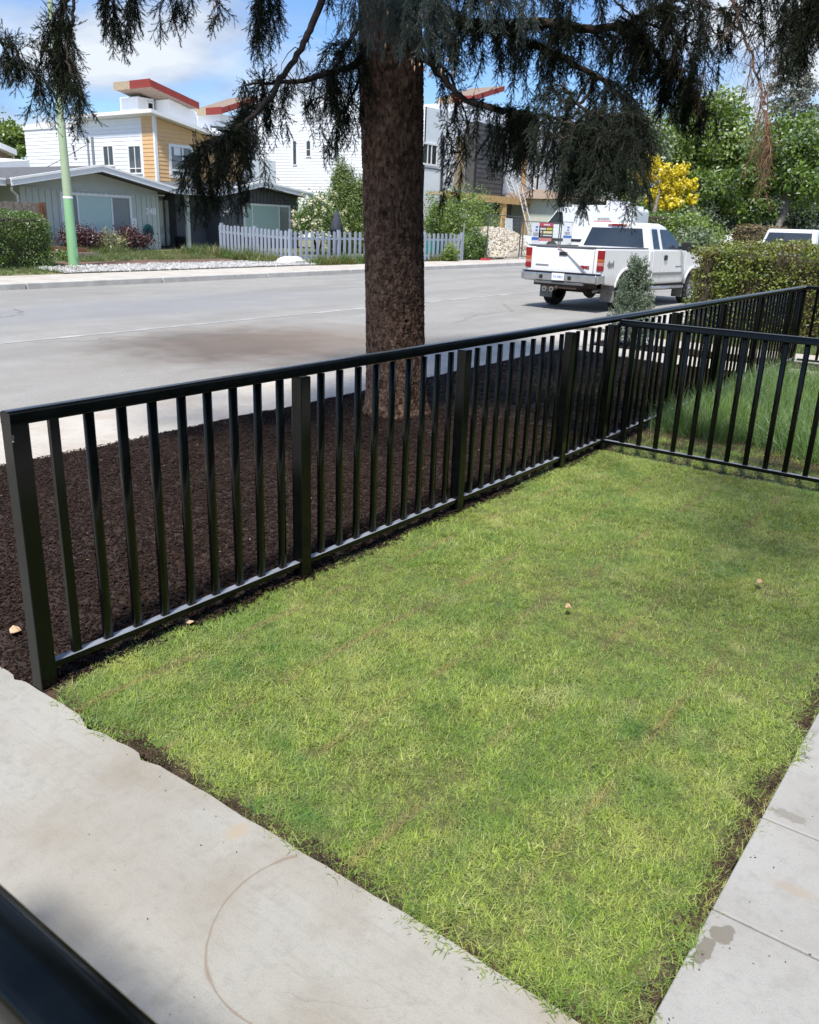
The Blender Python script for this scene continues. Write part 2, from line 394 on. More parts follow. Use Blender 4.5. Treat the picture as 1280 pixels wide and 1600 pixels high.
def concrete(name, c1, c2, stain, bscale=150, broom=None, extras=None, grain=0.0):
    m = mat(name, c1, 0.88, c2, 1.3, detail=8, bump=0.22, bscale=bscale, coord='World', ramp=(0.3, 0.7), bdist=0.006)
    t = m.node_tree; b = t.nodes['Principled BSDF']
    src = b.inputs['Base Color'].links[0].from_socket
    geo = [n for n in t.nodes if n.type == 'NEW_GEOMETRY'][0].outputs['Position']
    def layer(src, fac, col, blend='MIX'):
        k = nn(t, 'ShaderNodeMix', data_type='RGBA', blend_type=blend); t.links.new(fac, k.inputs[0]); t.links.new(src, k.inputs[6]); k.inputs[7].default_value = (*col, 1)
        return k.outputs[2]
    def noise(scale, lo, hi, amt, detail=6, sc=(1, 1, 1), loc=(0, 0, 0), dist=0.0):
        mpp = nn(t, 'ShaderNodeMapping'); mpp.inputs['Scale'].default_value = sc; mpp.inputs['Location'].default_value = loc
        t.links.new(geo, mpp.inputs[0])
        n = nn(t, 'ShaderNodeTexNoise'); n.inputs['Scale'].default_value = scale; n.inputs['Detail'].default_value = detail; n.inputs['Distortion'].default_value = dist
        t.links.new(mpp.outputs[0], n.inputs['Vector'])
        r = nn(t, 'ShaderNodeMapRange'); r.inputs[1].default_value = lo; r.inputs[2].default_value = hi; r.inputs[4].default_value = amt; r.clamp = True
        t.links.new(n.outputs[0], r.inputs[0]); return r.outputs[0]
    src = layer(src, noise(2.2, 0.47, 0.70, 0.75, loc=(3, 5, 0)), stain)
    src = layer(src, noise(34, 0.50, 0.75, 0.30, detail=8), tuple(0.62 * c for c in c1))
    src = layer(src, noise(9, 0.58, 0.8, 0.4, detail=9), tuple(0.72 * c for c in stain))
    src = layer(src, noise(260, 0.60, 0.75, 0.35, detail=2), tuple(0.55 * c for c in c1))
    if grain:
        src = layer(src, noise(75, 0.48, 0.66, grain, detail=3), tuple(0.60 * c for c in c1))
        src = layer(src, noise(110, 0.56, 0.68, grain, detail=2, loc=(4, 4, 0)), tuple(1.45 * c for c in c2))
        src = layer(src, noise(0.35, 0.45, 0.62, 0.5, detail=5, sc=(.5, 2.2, 1), loc=(2, 7, 0)), tuple(0.80 * c for c in c1))
    mpc = nn(t, 'ShaderNodeMapping'); t.links.new(geo, mpc.inputs[0])
    wn = nn(t, 'ShaderNodeTexNoise'); wn.inputs['Scale'].default_value = 2.5; wn.inputs['Detail'].default_value = 7; t.links.new(geo, wn.inputs['Vector'])
    wa = nn(t, 'ShaderNodeMix', data_type='RGBA', blend_type='ADD'); wa.inputs[0].default_value = .35; t.links.new(mpc.outputs[0], wa.inputs[6]); t.links.new(wn.outputs['Color'], wa.inputs[7])
    vo = nn(t, 'ShaderNodeTexVoronoi', feature='DISTANCE_TO_EDGE'); vo.inputs['Scale'].default_value = 1.1; t.links.new(wa.outputs[2], vo.inputs['Vector'])
    hr_ = nn(t, 'ShaderNodeMapRange'); hr_.inputs[1].default_value = 0.0; hr_.inputs[2].default_value = 0.0035; hr_.inputs[3].default_value = 0.30; hr_.inputs[4].default_value = 0; hr_.clamp = True; t.links.new(vo.outputs['Distance'], hr_.inputs[0])
    hm = nn(t, 'ShaderNodeMath', operation='MULTIPLY'); t.links.new(hr_.outputs[0], hm.inputs[0]); t.links.new(noise(0.9, 0.5, 0.62, 1.0, loc=(8, 1, 0)), hm.inputs[1])
    src = layer(src, hm.outputs[0], tuple(0.45 * c for c in c1))
    src = layer(src, noise(520, 0.62, 0.70, 0.5, detail=1), tuple(0.45 * c for c in c1))
    if broom:
        src = layer(src, noise(70, 0.5, 0.8, 0.28, detail=3, sc=broom), tuple(0.7 * c for c in c1))
    def spot(cx, cy, rx, ry, edge, amt, wob=0.5, ring=None, nsc=7):
        """soft-edged stain of its own shape round (cx, cy)"""
        mpp = nn(t, 'ShaderNodeMapping', vector_type='POINT'); mpp.inputs['Location'].default_value = (-cx / rx, -cy / ry, 0); mpp.inputs['Scale'].default_value = (1 / rx, 1 / ry, 0)
        t.links.new(geo, mpp.inputs[0])
        ln = nn(t, 'ShaderNodeVectorMath', operation='LENGTH'); t.links.new(mpp.outputs[0], ln.inputs[0])
        n = nn(t, 'ShaderNodeTexNoise'); n.inputs['Scale'].default_value = nsc; n.inputs['Detail'].default_value = 6; t.links.new(geo, n.inputs['Vector'])
        ad = nn(t, 'ShaderNodeMath', operation='MULTIPLY_ADD'); ad.inputs[1].default_value = wob; t.links.new(n.outputs[0], ad.inputs[0]); t.links.new(ln.outputs['Value'], ad.inputs[2])
        v = ad.outputs[0]
        if ring:
            s = nn(t, 'ShaderNodeMath', operation='SUBTRACT'); s.inputs[1].default_value = 1.0 + wob * 0.5; t.links.new(v, s.inputs[0])
            ab = nn(t, 'ShaderNodeMath', operation='ABSOLUTE'); t.links.new(s.outputs[0], ab.inputs[0]); v = ab.outputs[0]
            lo, hi = 0.0, ring
            br = nn(t, 'ShaderNodeTexNoise'); br.inputs['Scale'].default_value = 9; br.inputs['Detail'].default_value = 7; t.links.new(geo, br.inputs['Vector'])
            brr = nn(t, 'ShaderNodeMapRange'); brr.inputs[1].default_value = 0.35; brr.inputs[2].default_value = 0.6; brr.inputs[3].default_value = 2.6; brr.inputs[4].default_value = 1.0; t.links.new(br.outputs[0], brr.inputs[0])
            bm_ = nn(t, 'ShaderNodeMath', operation='MULTIPLY'); t.links.new(v, bm_.inputs[0]); t.links.new(brr.outputs[0], bm_.inputs[1])
            dp = nn(t, 'ShaderNodeVectorMath', operation='DOT_PRODUCT'); dp.inputs[1].default_value = (-0.8, 0.6, 0); t.links.new(geo, dp.inputs[0])      # only the worn-in part of the arc
            dm = nn(t, 'ShaderNodeMapRange'); dm.inputs[1].default_value = -0.86; dm.inputs[2].default_value = -0.76; dm.inputs[3].default_value = 1.0; dm.inputs[4].default_value = 0.0; dm.clamp = True; t.links.new(dp.outputs['Value'], dm.inputs[0])
            da = nn(t, 'ShaderNodeMath', operation='ADD'); t.links.new(bm_.outputs[0], da.inputs[0]); t.links.new(dm.outputs[0], da.inputs[1]); v = da.outputs[0]
        else:
            lo, hi = 1.0 + wob * 0.5 - edge, 1.0 + wob * 0.5 + edge
        r = nn(t, 'ShaderNodeMapRange'); r.inputs[1].default_value = lo; r.inputs[2].default_value = hi; r.inputs[3].default_value = amt; r.inputs[4].default_value = 0; r.clamp = True
        t.links.new(v, r.inputs[0]); return r.outputs[0]
    for e in (extras or []):
        src = layer(src, spot(*e[0], **e[2]), e[1])
    t.links.new(src, b.inputs['Base Color'])
    return m
WET = (0.165, 0.15, 0.125)
MT['path'] = concrete('path_concrete', (0.325, 0.317, 0.29), (0.395, 0.386, 0.357), (0.27, 0.236, 0.188), broom=(1, 0.06, 1), extras=[
    ((-0.17, -1.55, 0.29, 0.29, 0.1, 0.75), (0.20, 0.145, 0.10), dict(wob=0.10, ring=0.03, nsc=3)),
    ((-0.06, -1.10, 0.035, 0.025, 0.5, 0.5), (0.38, 0.29, 0.19), dict(wob=1.2)),
    ((-0.42, -0.9, 0.22, 0.35, 0.6, 0.35), (0.29, 0.26, 0.215), dict(wob=1.0)),
    ((-0.05, -2.3, 0.10, 0.25, 0.6, 0.4), (0.29, 0.235, 0.175), dict(wob=1.0))])
MT['patio'] = concrete('patio_concrete', (0.33, 0.33, 0.325), (0.39, 0.39, 0.385), (0.28, 0.27, 0.255), extras=[
    ((0.44, -2.312, 0.038, 0.024, 0.09, 0.85), WET, dict(wob=1.7, nsc=24)), ((0.375, -2.295, 0.045, 0.018, 0.09, 0.85), WET, dict(wob=1.7, nsc=29)), ((0.335, -2.288, 0.026, 0.016, 0.09, 0.85), WET, dict(wob=1.7, nsc=33)),
    ((1.035, -2.325, 0.022, 0.055, 0.16, 0.8), (0.22, 0.21, 0.19), dict(wob=1.7, nsc=40)), ((0.72, -2.42, 0.02, 0.06, 0.5, 0.5), (0.33, 0.27, 0.20), dict(wob=1.5, nsc=30))])
MT['sidewalk'] = concrete('sidewalk_concrete', (0.46, 0.43, 0.385), (0.54, 0.505, 0.455), (0.40, 0.35, 0.29), broom=(0.05, 1, 1))
MT['asphalt'] = concrete('worn_asphalt', (0.262, 0.256, 0.242), (0.338, 0.330, 0.312), (0.29, 0.275, 0.25), bscale=90, grain=0.5, extras=[
    ((7.3, 6.9, 1.6, 1.5, 0.5, 0.95), (0.085, 0.068, 0.057), dict(wob=1.3, nsc=2.2)), ((7.3, 7.0, 2.1, 1.8, 0.75, 0.5), (0.17, 0.14, 0.115), dict(wob=1.7, nsc=1.6)), ((8.9, 6.4, 1.3, 1.6, 0.7, 0.45), (0.20, 0.15, 0.115), dict(wob=1.6, nsc=1.9)),
    ((9.5, 12.2, 5.5, 1.6, 0.5, 0.45), (0.215, 0.225, 0.25), dict(wob=1.0, nsc=0.9))])
MT['linepaint'] = mat('worn_line_paint', (0.31, 0.31, 0.305), 0.85, (0.52, 0.52, 0.51), 1.6, detail=9, coord='World', ramp=(0.46, 0.70))
MT['crack'] = mat('crack_filler', (0.19, 0.19, 0.19), 0.8, (0.27, 0.27, 0.27), 3, coord='World')
MT['ground'] = mat('dry_ground', (0.12, 0.12, 0.06), 0.95, (0.22, 0.19, 0.11), 0.6, bump=0.3, bscale=6, coord='World')
MT['yard'] = mat('yard_turf', (0.10, 0.13, 0.045), 0.95, (0.26, 0.22, 0.12), 0.9, bump=0.5, bscale=14, coord='World', ramp=(0.42, 0.62))
MT['redmulch'] = mat('brown_bark_strip', (0.10, 0.055, 0.04), 0.95, (0.20, 0.12, 0.09), 6, bump=0.8, bscale=25, coord='World')
MT['gravelbase'] = mat('pale_gravel', (0.30, 0.30, 0.30), 0.9, (0.48, 0.48, 0.47), 14, detail=3, bump=0.9, bscale=20, coord='World')
MT['stone'] = leaf_mat('pale_stone', (0.27, 0.27, 0.27), (0.56, 0.555, 0.54), trans=0.0, gloss=0.1, rnd='object')
MT['stone_tan'] = leaf_mat('tan_stone', (0.34, 0.29, 0.22), (0.62, 0.57, 0.49), trans=0.0, gloss=0.1, rnd='object')
MT['mulchbase'] = mat('dark_mulch_bed', (0.022, 0.014, 0.011), 0.95, (0.05, 0.031, 0.024), 25, bump=1.0, bscale=70, coord='World')
MT['chip'] = leaf_mat('bark_chip', (0.008, 0.005, 0.004), (0.046, 0.028, 0.022), trans=0.0, gloss=0.22, rough=0.6, rnd='object')
MT['chip_pale'] = leaf_mat('pale_wood_chip', (0.30, 0.20, 0.13), (0.52, 0.40, 0.30), trans=0.0, gloss=0.1, rnd='object')

# ------------------------------------------------------------------ the setting: ground, road, pavements
def strip(name, x0, x1, y0, y1, dz, material, kind='structure', thick=0.0, nx=None):
    """sheet that follows the street's gentle grade"""
    xs = [x0] + [k for k in (4.0, 94.0) if x0 < k < x1] + [x1]
    mb = MB()
    for a, b in zip(xs[:-1], xs[1:]):
        if thick:
            mb.hexa([(a, y0, G(a) + dz - thick), (b, y0, G(b) + dz - thick), (b, y1, G(b) + dz - thick), (a, y1, G(a) + dz - thick),
                     (a, y0, G(a) + dz), (b, y0, G(b) + dz), (b, y1, G(b) + dz), (a, y1, G(a) + dz)])
        else:
            mb.poly([(a, y0, G(a) + dz), (b, y0, G(b) + dz), (b, y1, G(b) + dz), (a, y1, G(a) + dz)])
    return mb
def struct(o):
    o['kind'] = 'structure'; return o
struct(strip('ground', -400, 900, -400, 900, -0.25, MT['ground']).build('ground', MT['ground']))
struct(strip('road', -120, 300, 4.36, 17.1, ROADZ, MT['asphalt']).build('road', MT['asphalt']))
struct(strip('line', -60, 200, 9.20, 9.32, ROADZ + 0.004, MT['linepaint']).build('road_marking', MT['linepaint']))
# sealed cracks in the asphalt
cr_ = MB()
def crack(pts, w):
    fine = []
    for (x0, y0), (x1, y1) in zip(pts[:-1], pts[1:]):
        for q in range(9):
            fine.append((x0 + (x1 - x0) * q / 9 + random.gauss(0, .035), y0 + (y1 - y0) * q / 9 + random.gauss(0, .035)))
    pts = fine + [pts[-1]]; w = w * .6
    for (x0, y0), (x1, y1) in zip(pts[:-1], pts[1:]):
        d = Vector((x1 - x0, y1 - y0, 0)).normalized(); s = Vector((-d.y, d.x, 0)) * w / 2
        a = Vector((x0, y0, G(x0) + ROADZ + 0.006)); b = Vector((x1, y1, G(x1) + ROADZ + 0.006))
        cr_.poly([a - s, b - s, b + s, a + s])
crack([(5.2, 9.05), (5.9, 8.7), (6.5, 8.8), (7.2, 8.1), (8.3, 7.9)], 0.022)
crack([(9.6, 16.2), (11.2, 14.6), (13.1, 14.2), (15.2, 13.0), (17.0, 12.4)], 0.03)
crack([(6.3, 12.1), (7.0, 12.45), (7.3, 13.3)], 0.035)
crack([(12.2, 6.4), (13.6, 6.9), (15.0, 6.8), (16.4, 7.8)], 0.025)
crack([(20, 14.6), (25, 15.0), (33, 14.8), (45, 15.1)], 0.03)
struct(cr_.build('road_cracks', MT['crack']))
# pavement slabs on our side, kerb stones both sides
def slab_row(parent, name, x0, x1, step, y0, y1, dz, m, thick=0.12, gap=0.008, bev=0.006):
    n = int(round((x1 - x0) / step))
    for i in range(n):
        a, b = x0 + i * step + gap / 2, x0 + (i + 1) * step - gap / 2
        strip('', a, b, y0, y1, dz, m, thick=thick).build(name, m, parent, bevel=bev)
nsw = thing('near_pavement', None, None); struct(nsw)
slab_row(nsw, 'slab', -6, 12, 1.55, 2.84, 4.20, 0.015, MT['sidewalk'])
slab_row(nsw, 'slab', 12.0, 36, 3.0, 2.84, 4.20, 0.015, MT['sidewalk'])
strip('', 36, 200, 2.84, 4.20, 0.015, 0, thick=.12).build('slab', MT['sidewalk'], nsw)
nk = thing('near_kerb', None, None); struct(nk)
slab_row(nk, 'kerb_stone', -6, 54, 3.0, 4.206, 4.36, 0.013, MT['kerb'], thick=0.26, bev=0.02)
fk = thing('far_kerb', None, None); struct(fk)
slab_row(fk, 'kerb_stone', -10, 110, 3.95, 17.1, 17.27, 0.03, MT['kerb'], thick=0.26, gap=0.02, bev=0.03)
fsw = thing('far_pavement', None, None); struct(fsw)
slab_row(fsw, 'slab', -10, 60, 1.97, 17.275, 19.4, 0.028, MT['sidewalk'], thick=0.12, gap=0.012)
strip('', 59, 200, 17.275, 19.4, 0.028, 0, thick=.12).build('slab', MT['sidewalk'], fsw)
# front walk and patio round the lawn
pth = thing('front_walk', None, None); struct(pth)
def jag(mb, pts_outer, edge, z0, z1):
    pass
walk = MB()
ys = np.arange(-6.0, 2.8401, 0.035)
r_ = np.random.default_rng(3)
chipw = np.convolve(r_.normal(0, 0.006, len(ys) + 8), np.ones(5) / 5, 'same')[4:-4]
for k, y in enumerate(ys):                      # spalled patches along the edge, as by the post
    for yc, dd, ww in ((-0.33, 0.03, 0.05), (-0.62, 0.022, 0.03), (0.16, 0.02, 0.03), (-0.45, 0.014, 0.05)):
        chipw[k] -= dd * math.exp(-((y - yc) / ww) ** 2)
edge = [(float(chipw[k]) - 0.004, float(y)) for k, y in enumerate(ys)]
top = [(-3.2, 2.84)] + [(-3.2, -6.0)] + edge
walk.prism(top, 'z', -0.13, 0.012)
walk.build('slab', MT['path'], pth)
pat = thing('patio', None, None); struct(pat)
joints = [-0.0, 0.515, 0.975, 2.1, 3.6, 5.1, 6.6, 8.1]
for a, b in zip(joints[:-1], joints[1:]):
    MB().box(a + .003 + (0.012 if a == 0 else 0), b - .003, -5.0, -2.262, -0.13, 0.012).build('slab', MT['patio'], pat, bevel=0.005)
# neighbours' walks with the planted strip between them
nw = thing('neighbour_walk', None, None); struct(nw)
slab_row(nw, 'slab', 9.52, 10.5, 0.98, 0.08, 2.82, 0.012, MT['sidewalk'])
slab_row(nw, 'slab', 11.05, 12.05, 1.0, -3.0, 2.82, 0.012, MT['sidewalk'])
slab_row(nw, 'slab', 9.52, 10.5, 0.98, -3.0, -0.06, 0.012, MT['sidewalk'])
# beds and soil
def hf(name, x0, x1, y0, y1, step, zf, m, kind='structure'):
    nx = max(2, int((x1 - x0) / step) + 1); ny = max(2, int((y1 - y0) / step) + 1)
    X, Y = np.meshgrid(np.linspace(x0, x1, nx), np.linspace(y0, y1, ny))
    Z = zf(X, Y)
    V = np.stack([X, Y, Z], -1).reshape(-1, 3)
    i = np.arange(nx * ny).reshape(ny, nx)
    F = np.stack([i[:-1, :-1], i[:-1, 1:], i[1:, 1:], i[1:, :-1]], -1).reshape(-1, 4)
    return npmesh(name, V, F, m, smooth=True, kind=kind)
GX = np.vectorize(G)
def vnoise(X, Y, s, seed):
    r = np.random.default_rng(seed); N = 64
    g = r.random((N, N)); x = X * s; y = Y * s
    xi = np.floor(x).astype(int); yi = np.floor(y).astype(int); fx = x - xi; fy = y - yi
    fx = fx * fx * (3 - 2 * fx); fy = fy * fy * (3 - 2 * fy)
    a = g[yi % N, xi % N]; b = g[yi % N, (xi + 1) % N]; c = g[(yi + 1) % N, xi % N]; d = g[(yi + 1) % N, (xi + 1) % N]
    return (a * (1 - fx) + b * fx) * (1 - fy) + (c * (1 - fx) + d * fx) * fy
def mulch_z(X, Y):
    e = np.minimum(np.minimum(X, 9.5 - X), np.minimum(2.83 - Y, Y + 0.09))
    return GX(X) + 0.012 * (Y > 2) + 0.004 + 0.055 * np.clip(e / 0.16, 0, 1) ** .6 * np.where(Y < 0.25, 0.35 + 0.65 * np.clip((Y - 0.05) / 0.2, 0, 1), 1) + 0.014 * (vnoise(X, Y, 9, 1) - 0.5) + 0.03 * (vnoise(X, Y, 1.7, 2) - 0.5)
hf('mulch_bed', 0.004, 9.51, 0.03, 2.835, 0.06, mulch_z, MT['mulchbase'])
hf('mulch_bed', 10.51, 11.04, -2.9, 2.835, 0.06, lambda X, Y: GX(X) + 0.03 + 0.012 * (vnoise(X, Y, 9, 1) - 0.5), MT['mulchbase'])
hf('lawn_soil', 0.0, 9.5, -2.255, 0.06, 0.06, lambda X, Y: GX(X) + 0.002 + 0.016 * (vnoise(X, Y, 3.5, 4) - 0.5) + np.clip((X - 5.2) * 0.02, 0, 0.03), MT['soil'])
hf('lawn_thatch', 0.035, 4.78, -2.215, 0.02, 0.06, lambda X, Y: GX(X) + 0.006 + 0.016 * (vnoise(X, Y, 3.5, 4) - 0.5), MT['thatch'])
hf('lawn_soil', 12.06, 30.0, -3.0, 2.835, 0.4, lambda X, Y: GX(X) - 0.01 + 0.02 * (vnoise(X, Y, 1.5, 5) - 0.5), MT['yard'])
# far side: gravel verge, bark strip, front yards that climb a little to the houses
def far_z(X, Y):
    return GX(X) + 0.03 + 0.24 * np.clip((Y - 19.4) / 7.5, 0, 1) + 0.03 * (vnoise(X, Y, 0.6, 6) - 0.5) * np.clip((Y - 19.4), 0, 1)
hf('front_yard', 4, 130, 19.405, 75, 0.7, far_z, MT['yard'])
def zoff(d):
    return lambda X, Y: far_z(X, Y) + d
hf('gravel_verge', 12.2, 24.0, 19.41, 21.2, 0.3, zoff(0.03), MT['gravelbase'])
hf('bark_strip', 13.3, 24.0, 21.0, 22.2, 0.3, zoff(0.045), MT['redmulch'])

# ------------------------------------------------------------------ scattering of uncountable small stuff
def proto(name, V, F, m, smooth=False):
    me = bpy.data.meshes.new(name)
    V = np.asarray(V, np.float32); F = np.asarray(F, np.int32)
    me.from_pydata([tuple(map(float, v)) for v in V], [], [tuple(map(int, f)) for f in F])
    me.materials.append(m)
    if smooth: me.polygons.foreach_set('use_smooth', [True] * len(me.polygons))
    return bpy.data.objects.new(name, me)
def scatter(name, pts, rots, scl, protos, material, parent=None, kind='stuff', idx=None, label=None, cat=None):
    pts = np.asarray(pts, np.float32)
    if parent is not None: pts = pts - np.array(ORG.get(parent.name, Vector((0, 0, 0))), np.float32)
    n = len(pts)
    me = bpy.data.meshes.new(name)
    me.vertices.add(n); me.vertices.foreach_set('co', pts.ravel())
    a = me.attributes.new('rot', 'FLOAT_VECTOR', 'POINT'); a.data.foreach_set('vector', np.asarray(rots, np.float32).ravel())
    a = me.attributes.new('scl', 'FLOAT', 'POINT'); a.data.foreach_set('value', np.asarray(scl, np.float32).ravel())
    if idx is None: idx = rng.integers(0, len(protos), n)
    a = me.attributes.new('idx', 'INT', 'POINT'); a.data.foreach_set('value', np.asarray(idx, np.int32))
    me.materials.append(material)
    o = bpy.data.objects.new(name, me); link(o, parent)
    pc = bpy.data.collections.new(name + '_pieces')
    for i, p in enumerate(protos):
        p.name = '%s_%02d' % (name, i); pc.objects.link(p)
    g = bpy.data.node_groups.new(name, 'GeometryNodeTree')
    g.interface.new_socket('Geometry', in_out='INPUT', socket_type='NodeSocketGeometry')
    g.interface.new_socket('Geometry', in_out='OUTPUT', socket_type='NodeSocketGeometry')
    gi = g.nodes.new('NodeGroupInput'); go = g.nodes.new('NodeGroupOutput')
    ip = g.nodes.new('GeometryNodeInstanceOnPoints'); ci = g.nodes.new('GeometryNodeCollectionInfo')
    ci.inputs['Collection'].default_value = pc; ci.inputs['Separate Children'].default_value = True; ci.inputs['Reset Children'].default_value = True
    def na(nm, ty):
        k = g.nodes.new('GeometryNodeInputNamedAttribute'); k.data_type = ty; k.inputs['Name'].default_value = nm
        return [s for s in k.outputs if s.enabled and s.name == 'Attribute'][0]
    er = g.nodes.new('FunctionNodeEulerToRotation')
    L = g.links.new
    L(gi.outputs[0], ip.inputs['Points']); L(ci.outputs[0], ip.inputs['Instance']); ip.inputs['Pick Instance'].default_value = True
    L(na('idx', 'INT'), ip.inputs['Instance Index']); L(na('rot', 'FLOAT_VECTOR'), er.inputs[0]); L(er.outputs[0], ip.inputs['Rotation']); L(na('scl', 'FLOAT'), ip.inputs['Scale'])
    L(ip.outputs[0], go.inputs[0])
    md = o.modifiers.new('scatter', 'NODES'); md.node_group = g
    if kind: o['kind'] = kind
    tag(o, label, cat)
    return o

# bark mulch chips
def chip_protos(m, n=12, L=(0.012, 0.042), w=(0.003, 0.0085), t=0.003):
    ps = []
    for _ in range(n):
        l = rng.uniform(*L); ww = rng.uniform(*w)
        xs = np.array([-.5, -.15, .2, .5]) * l
        V = []
        for k, x in enumerate(xs):
            hw = ww * (0.35 if k in (0, 3) else 1) * rng.uniform(.7, 1.2) / 2
            by = rng.normal(0, ww * .25); bz = rng.normal(0, t * .6)
            V += [(x, by - hw, bz - t / 2), (x, by + hw, bz - t / 2), (x, by + hw * .8, bz + t / 2), (x, by - hw * .8, bz + t / 2)]
        F = []
        for k in range(3):
            for j in range(4):
                F.append((k * 4 + j, k * 4 + (j + 1) % 4, k * 4 + 4 + (j + 1) % 4, k * 4 + 4 + j))
        F += [(0, 3, 2, 1), (12, 13, 14, 15)]
        ps.append(proto('chip', V, F, m))
    return ps
def mulch_points(n, x0, x1, y0, y1, zf):
    X = rng.uniform(x0, x1, n); Y = rng.uniform(y0, y1, n)
    Z = zf(X, Y) + rng.uniform(0.0, 0.012, n)
    P = np.stack([X, Y, Z], -1)
    R = np.stack([rng.normal(0, .35, n), rng.normal(0, .28, n), rng.uniform(0, 2 * PI, n)], -1)
    return P, R, rng.uniform(.6, 1.25, n)
a1 = mulch_points(85000, -0.01, 5.0, 0.0, 2.85, mulch_z)
a2 = mulch_points(32000, 5.0, 9.52, 0.0, 2.85, mulch_z)
a3 = mulch_points(2500, 10.5, 11.05, 0.0, 2.85, lambda X, Y: GX(X) + 0.035)
a4 = mulch_points(800, 0.0, 4.7, -0.03, 0.07, lambda X, Y: GX(X) + 0.01)
a5 = mulch_points(3800, 0.0, 9.5, 2.79, 2.875, lambda X, Y: GX(X) + 0.022)
cat_ = [np.concatenate(z) for z in zip(a1, a2, a3, a4, a5)]
scatter('bark_mulch', cat_[0], cat_[1], cat_[2], chip_protos(MT['chip']), MT['chip'])
pp = mulch_points(130, 0.0, 9.5, 0.0, 2.8, lambda X, Y: mulch_z(X, Y) + 0.012)
scatter('pale_wood_bits', pp[0], pp[1], pp[2] * .5, chip_protos(MT['chip_pale'], 4), MT['chip_pale'])

# lawn: tufts of blades
def grass_mat(name, c1, c2, straw, green, lush):
    m = leaf_mat(name, c1, c2, trans=0.42, tcol=(1.35, 1.25, 0.55), gloss=0.22, rough=0.5)
    t = m.node_tree
    ramp = [n for n in t.nodes if n.type == 'VALTORGB'][0]
    ramp.color_ramp.elements[0].position = 0.0
    e = ramp.color_ramp.elements.new(0.78); e.color = (*c2, 1)
    ramp.color_ramp.elements[-1].color = (*straw, 1)
    e2 = ramp.color_ramp.elements.new(0.70); e2.color = (*c2, 1)
    geo = [n for n in t.nodes if n.type == 'NEW_GEOMETRY'][0]
    src = ramp.outputs[0]
    users = [l.to_socket for l in src.links]
    def patch(src, scale, lo, hi, col, amt, loc=(0, 0, 0)):
        mpp = nn(t, 'ShaderNodeMapping'); mpp.inputs['Location'].default_value = loc; t.links.new(geo.outputs['Position'], mpp.inputs[0])
        n = nn(t, 'ShaderNodeTexNoise'); n.inputs['Scale'].default_value = scale; n.inputs['Detail'].default_value = 8; n.inputs['Roughness'].default_value = 0.68; t.links.new(mpp.outputs[0], n.inputs['Vector'])
        r = nn(t, 'ShaderNodeMapRange'); r.inputs[1].default_value = lo; r.inputs[2].default_value = hi; r.inputs[4].default_value = amt; r.clamp = True
        t.links.new(n.outputs[0], r.inputs[0])
        k = nn(t, 'ShaderNodeMix', data_type='RGBA'); t.links.new(r.outputs[0], k.inputs[0]); t.links.new(src, k.inputs[6]); k.inputs[7].default_value = (*col, 1)
        return k.outputs[2]
    s2 = patch(src, 1.6, 0.48, 0.66, green, 0.65)
    s2 = patch(s2, 2.4, 0.50, 0.70, (0.52, 0.56, 0.17), 0.6, (2, 6, 0))
    s2 = patch(s2, 3.1, 0.54, 0.74, straw, 0.5, (7, 3, 0))
    s2 = patch(s2, 2.6, 0.54, 0.70, lush, 0.75, (1, 9, 0))
    sx = nn(t, 'ShaderNodeSeparateXYZ'); t.links.new(geo.outputs['Position'], sx.inputs[0])       # yellowed edges of the turf rolls
    ma = nn(t, 'ShaderNodeMath', operation='MULTIPLY_ADD'); ma.inputs[1].default_value = 1 / .41; ma.inputs[2].default_value = 2.25 / .41; t.links.new(sx.outputs[1], ma.inputs[0])
    fr = nn(t, 'ShaderNodeMath', operation='FRACT'); t.links.new(ma.outputs[0], fr.inputs[0])
    sb = nn(t, 'ShaderNodeMath', operation='SUBTRACT'); sb.inputs[1].default_value = .5; t.links.new(fr.outputs[0], sb.inputs[0])
    ab = nn(t, 'ShaderNodeMath', operation='ABSOLUTE'); t.links.new(sb.outputs[0], ab.inputs[0])
    mr_ = nn(t, 'ShaderNodeMapRange'); mr_.inputs[1].default_value = .44; mr_.inputs[2].default_value = .485; mr_.inputs[4].default_value = .6; mr_.clamp = True; t.links.new(ab.outputs[0], mr_.inputs[0])
    sn = nn(t, 'ShaderNodeTexNoise'); sn.inputs['Scale'].default_value = 3.0; t.links.new(geo.outputs['Position'], sn.inputs['Vector'])
    sr = nn(t, 'ShaderNodeMapRange'); sr.inputs[1].default_value = .42; sr.inputs[2].default_value = .6; sr.clamp = True; t.links.new(sn.outputs[0], sr.inputs[0])
    sm = nn(t, 'ShaderNodeMath', operation='MULTIPLY'); t.links.new(mr_.outputs[0], sm.inputs[0]); t.links.new(sr.outputs[0], sm.inputs[1])
    k = nn(t, 'ShaderNodeMix', data_type='RGBA'); t.links.new(sm.outputs[0], k.inputs[0]); t.links.new(s2, k.inputs[6]); k.inputs[7].default_value = (0.45, 0.36, 0.17, 1); s2 = k.outputs[2]
    for u in users: t.links.new(s2, u)
    return m
MT['grass'] = grass_mat('lawn_grass', (0.075, 0.15, 0.020), (0.46, 0.595, 0.12), (0.78, 0.75, 0.44), (0.15, 0.30, 0.045), (0.10, 0.26, 0.045))
MT['tallgrass'] = leaf_mat('tall_grass', (0.11, 0.21, 0.05), (0.27, 0.40, 0.12), trans=0.40, tcol=(1.25, 1.2, 0.55), gloss=0.25, big=(0.14, 0.25, 0.09), bigscale=1.5)
MT['weeds'] = leaf_mat('verge_weeds', (0.06, 0.13, 0.025), (0.17, 0.22, 0.06), trans=0.4, tcol=(1.2, 1.2, 0.6), gloss=0.2, big=(0.24, 0.21, 0.09), bigscale=1.2)
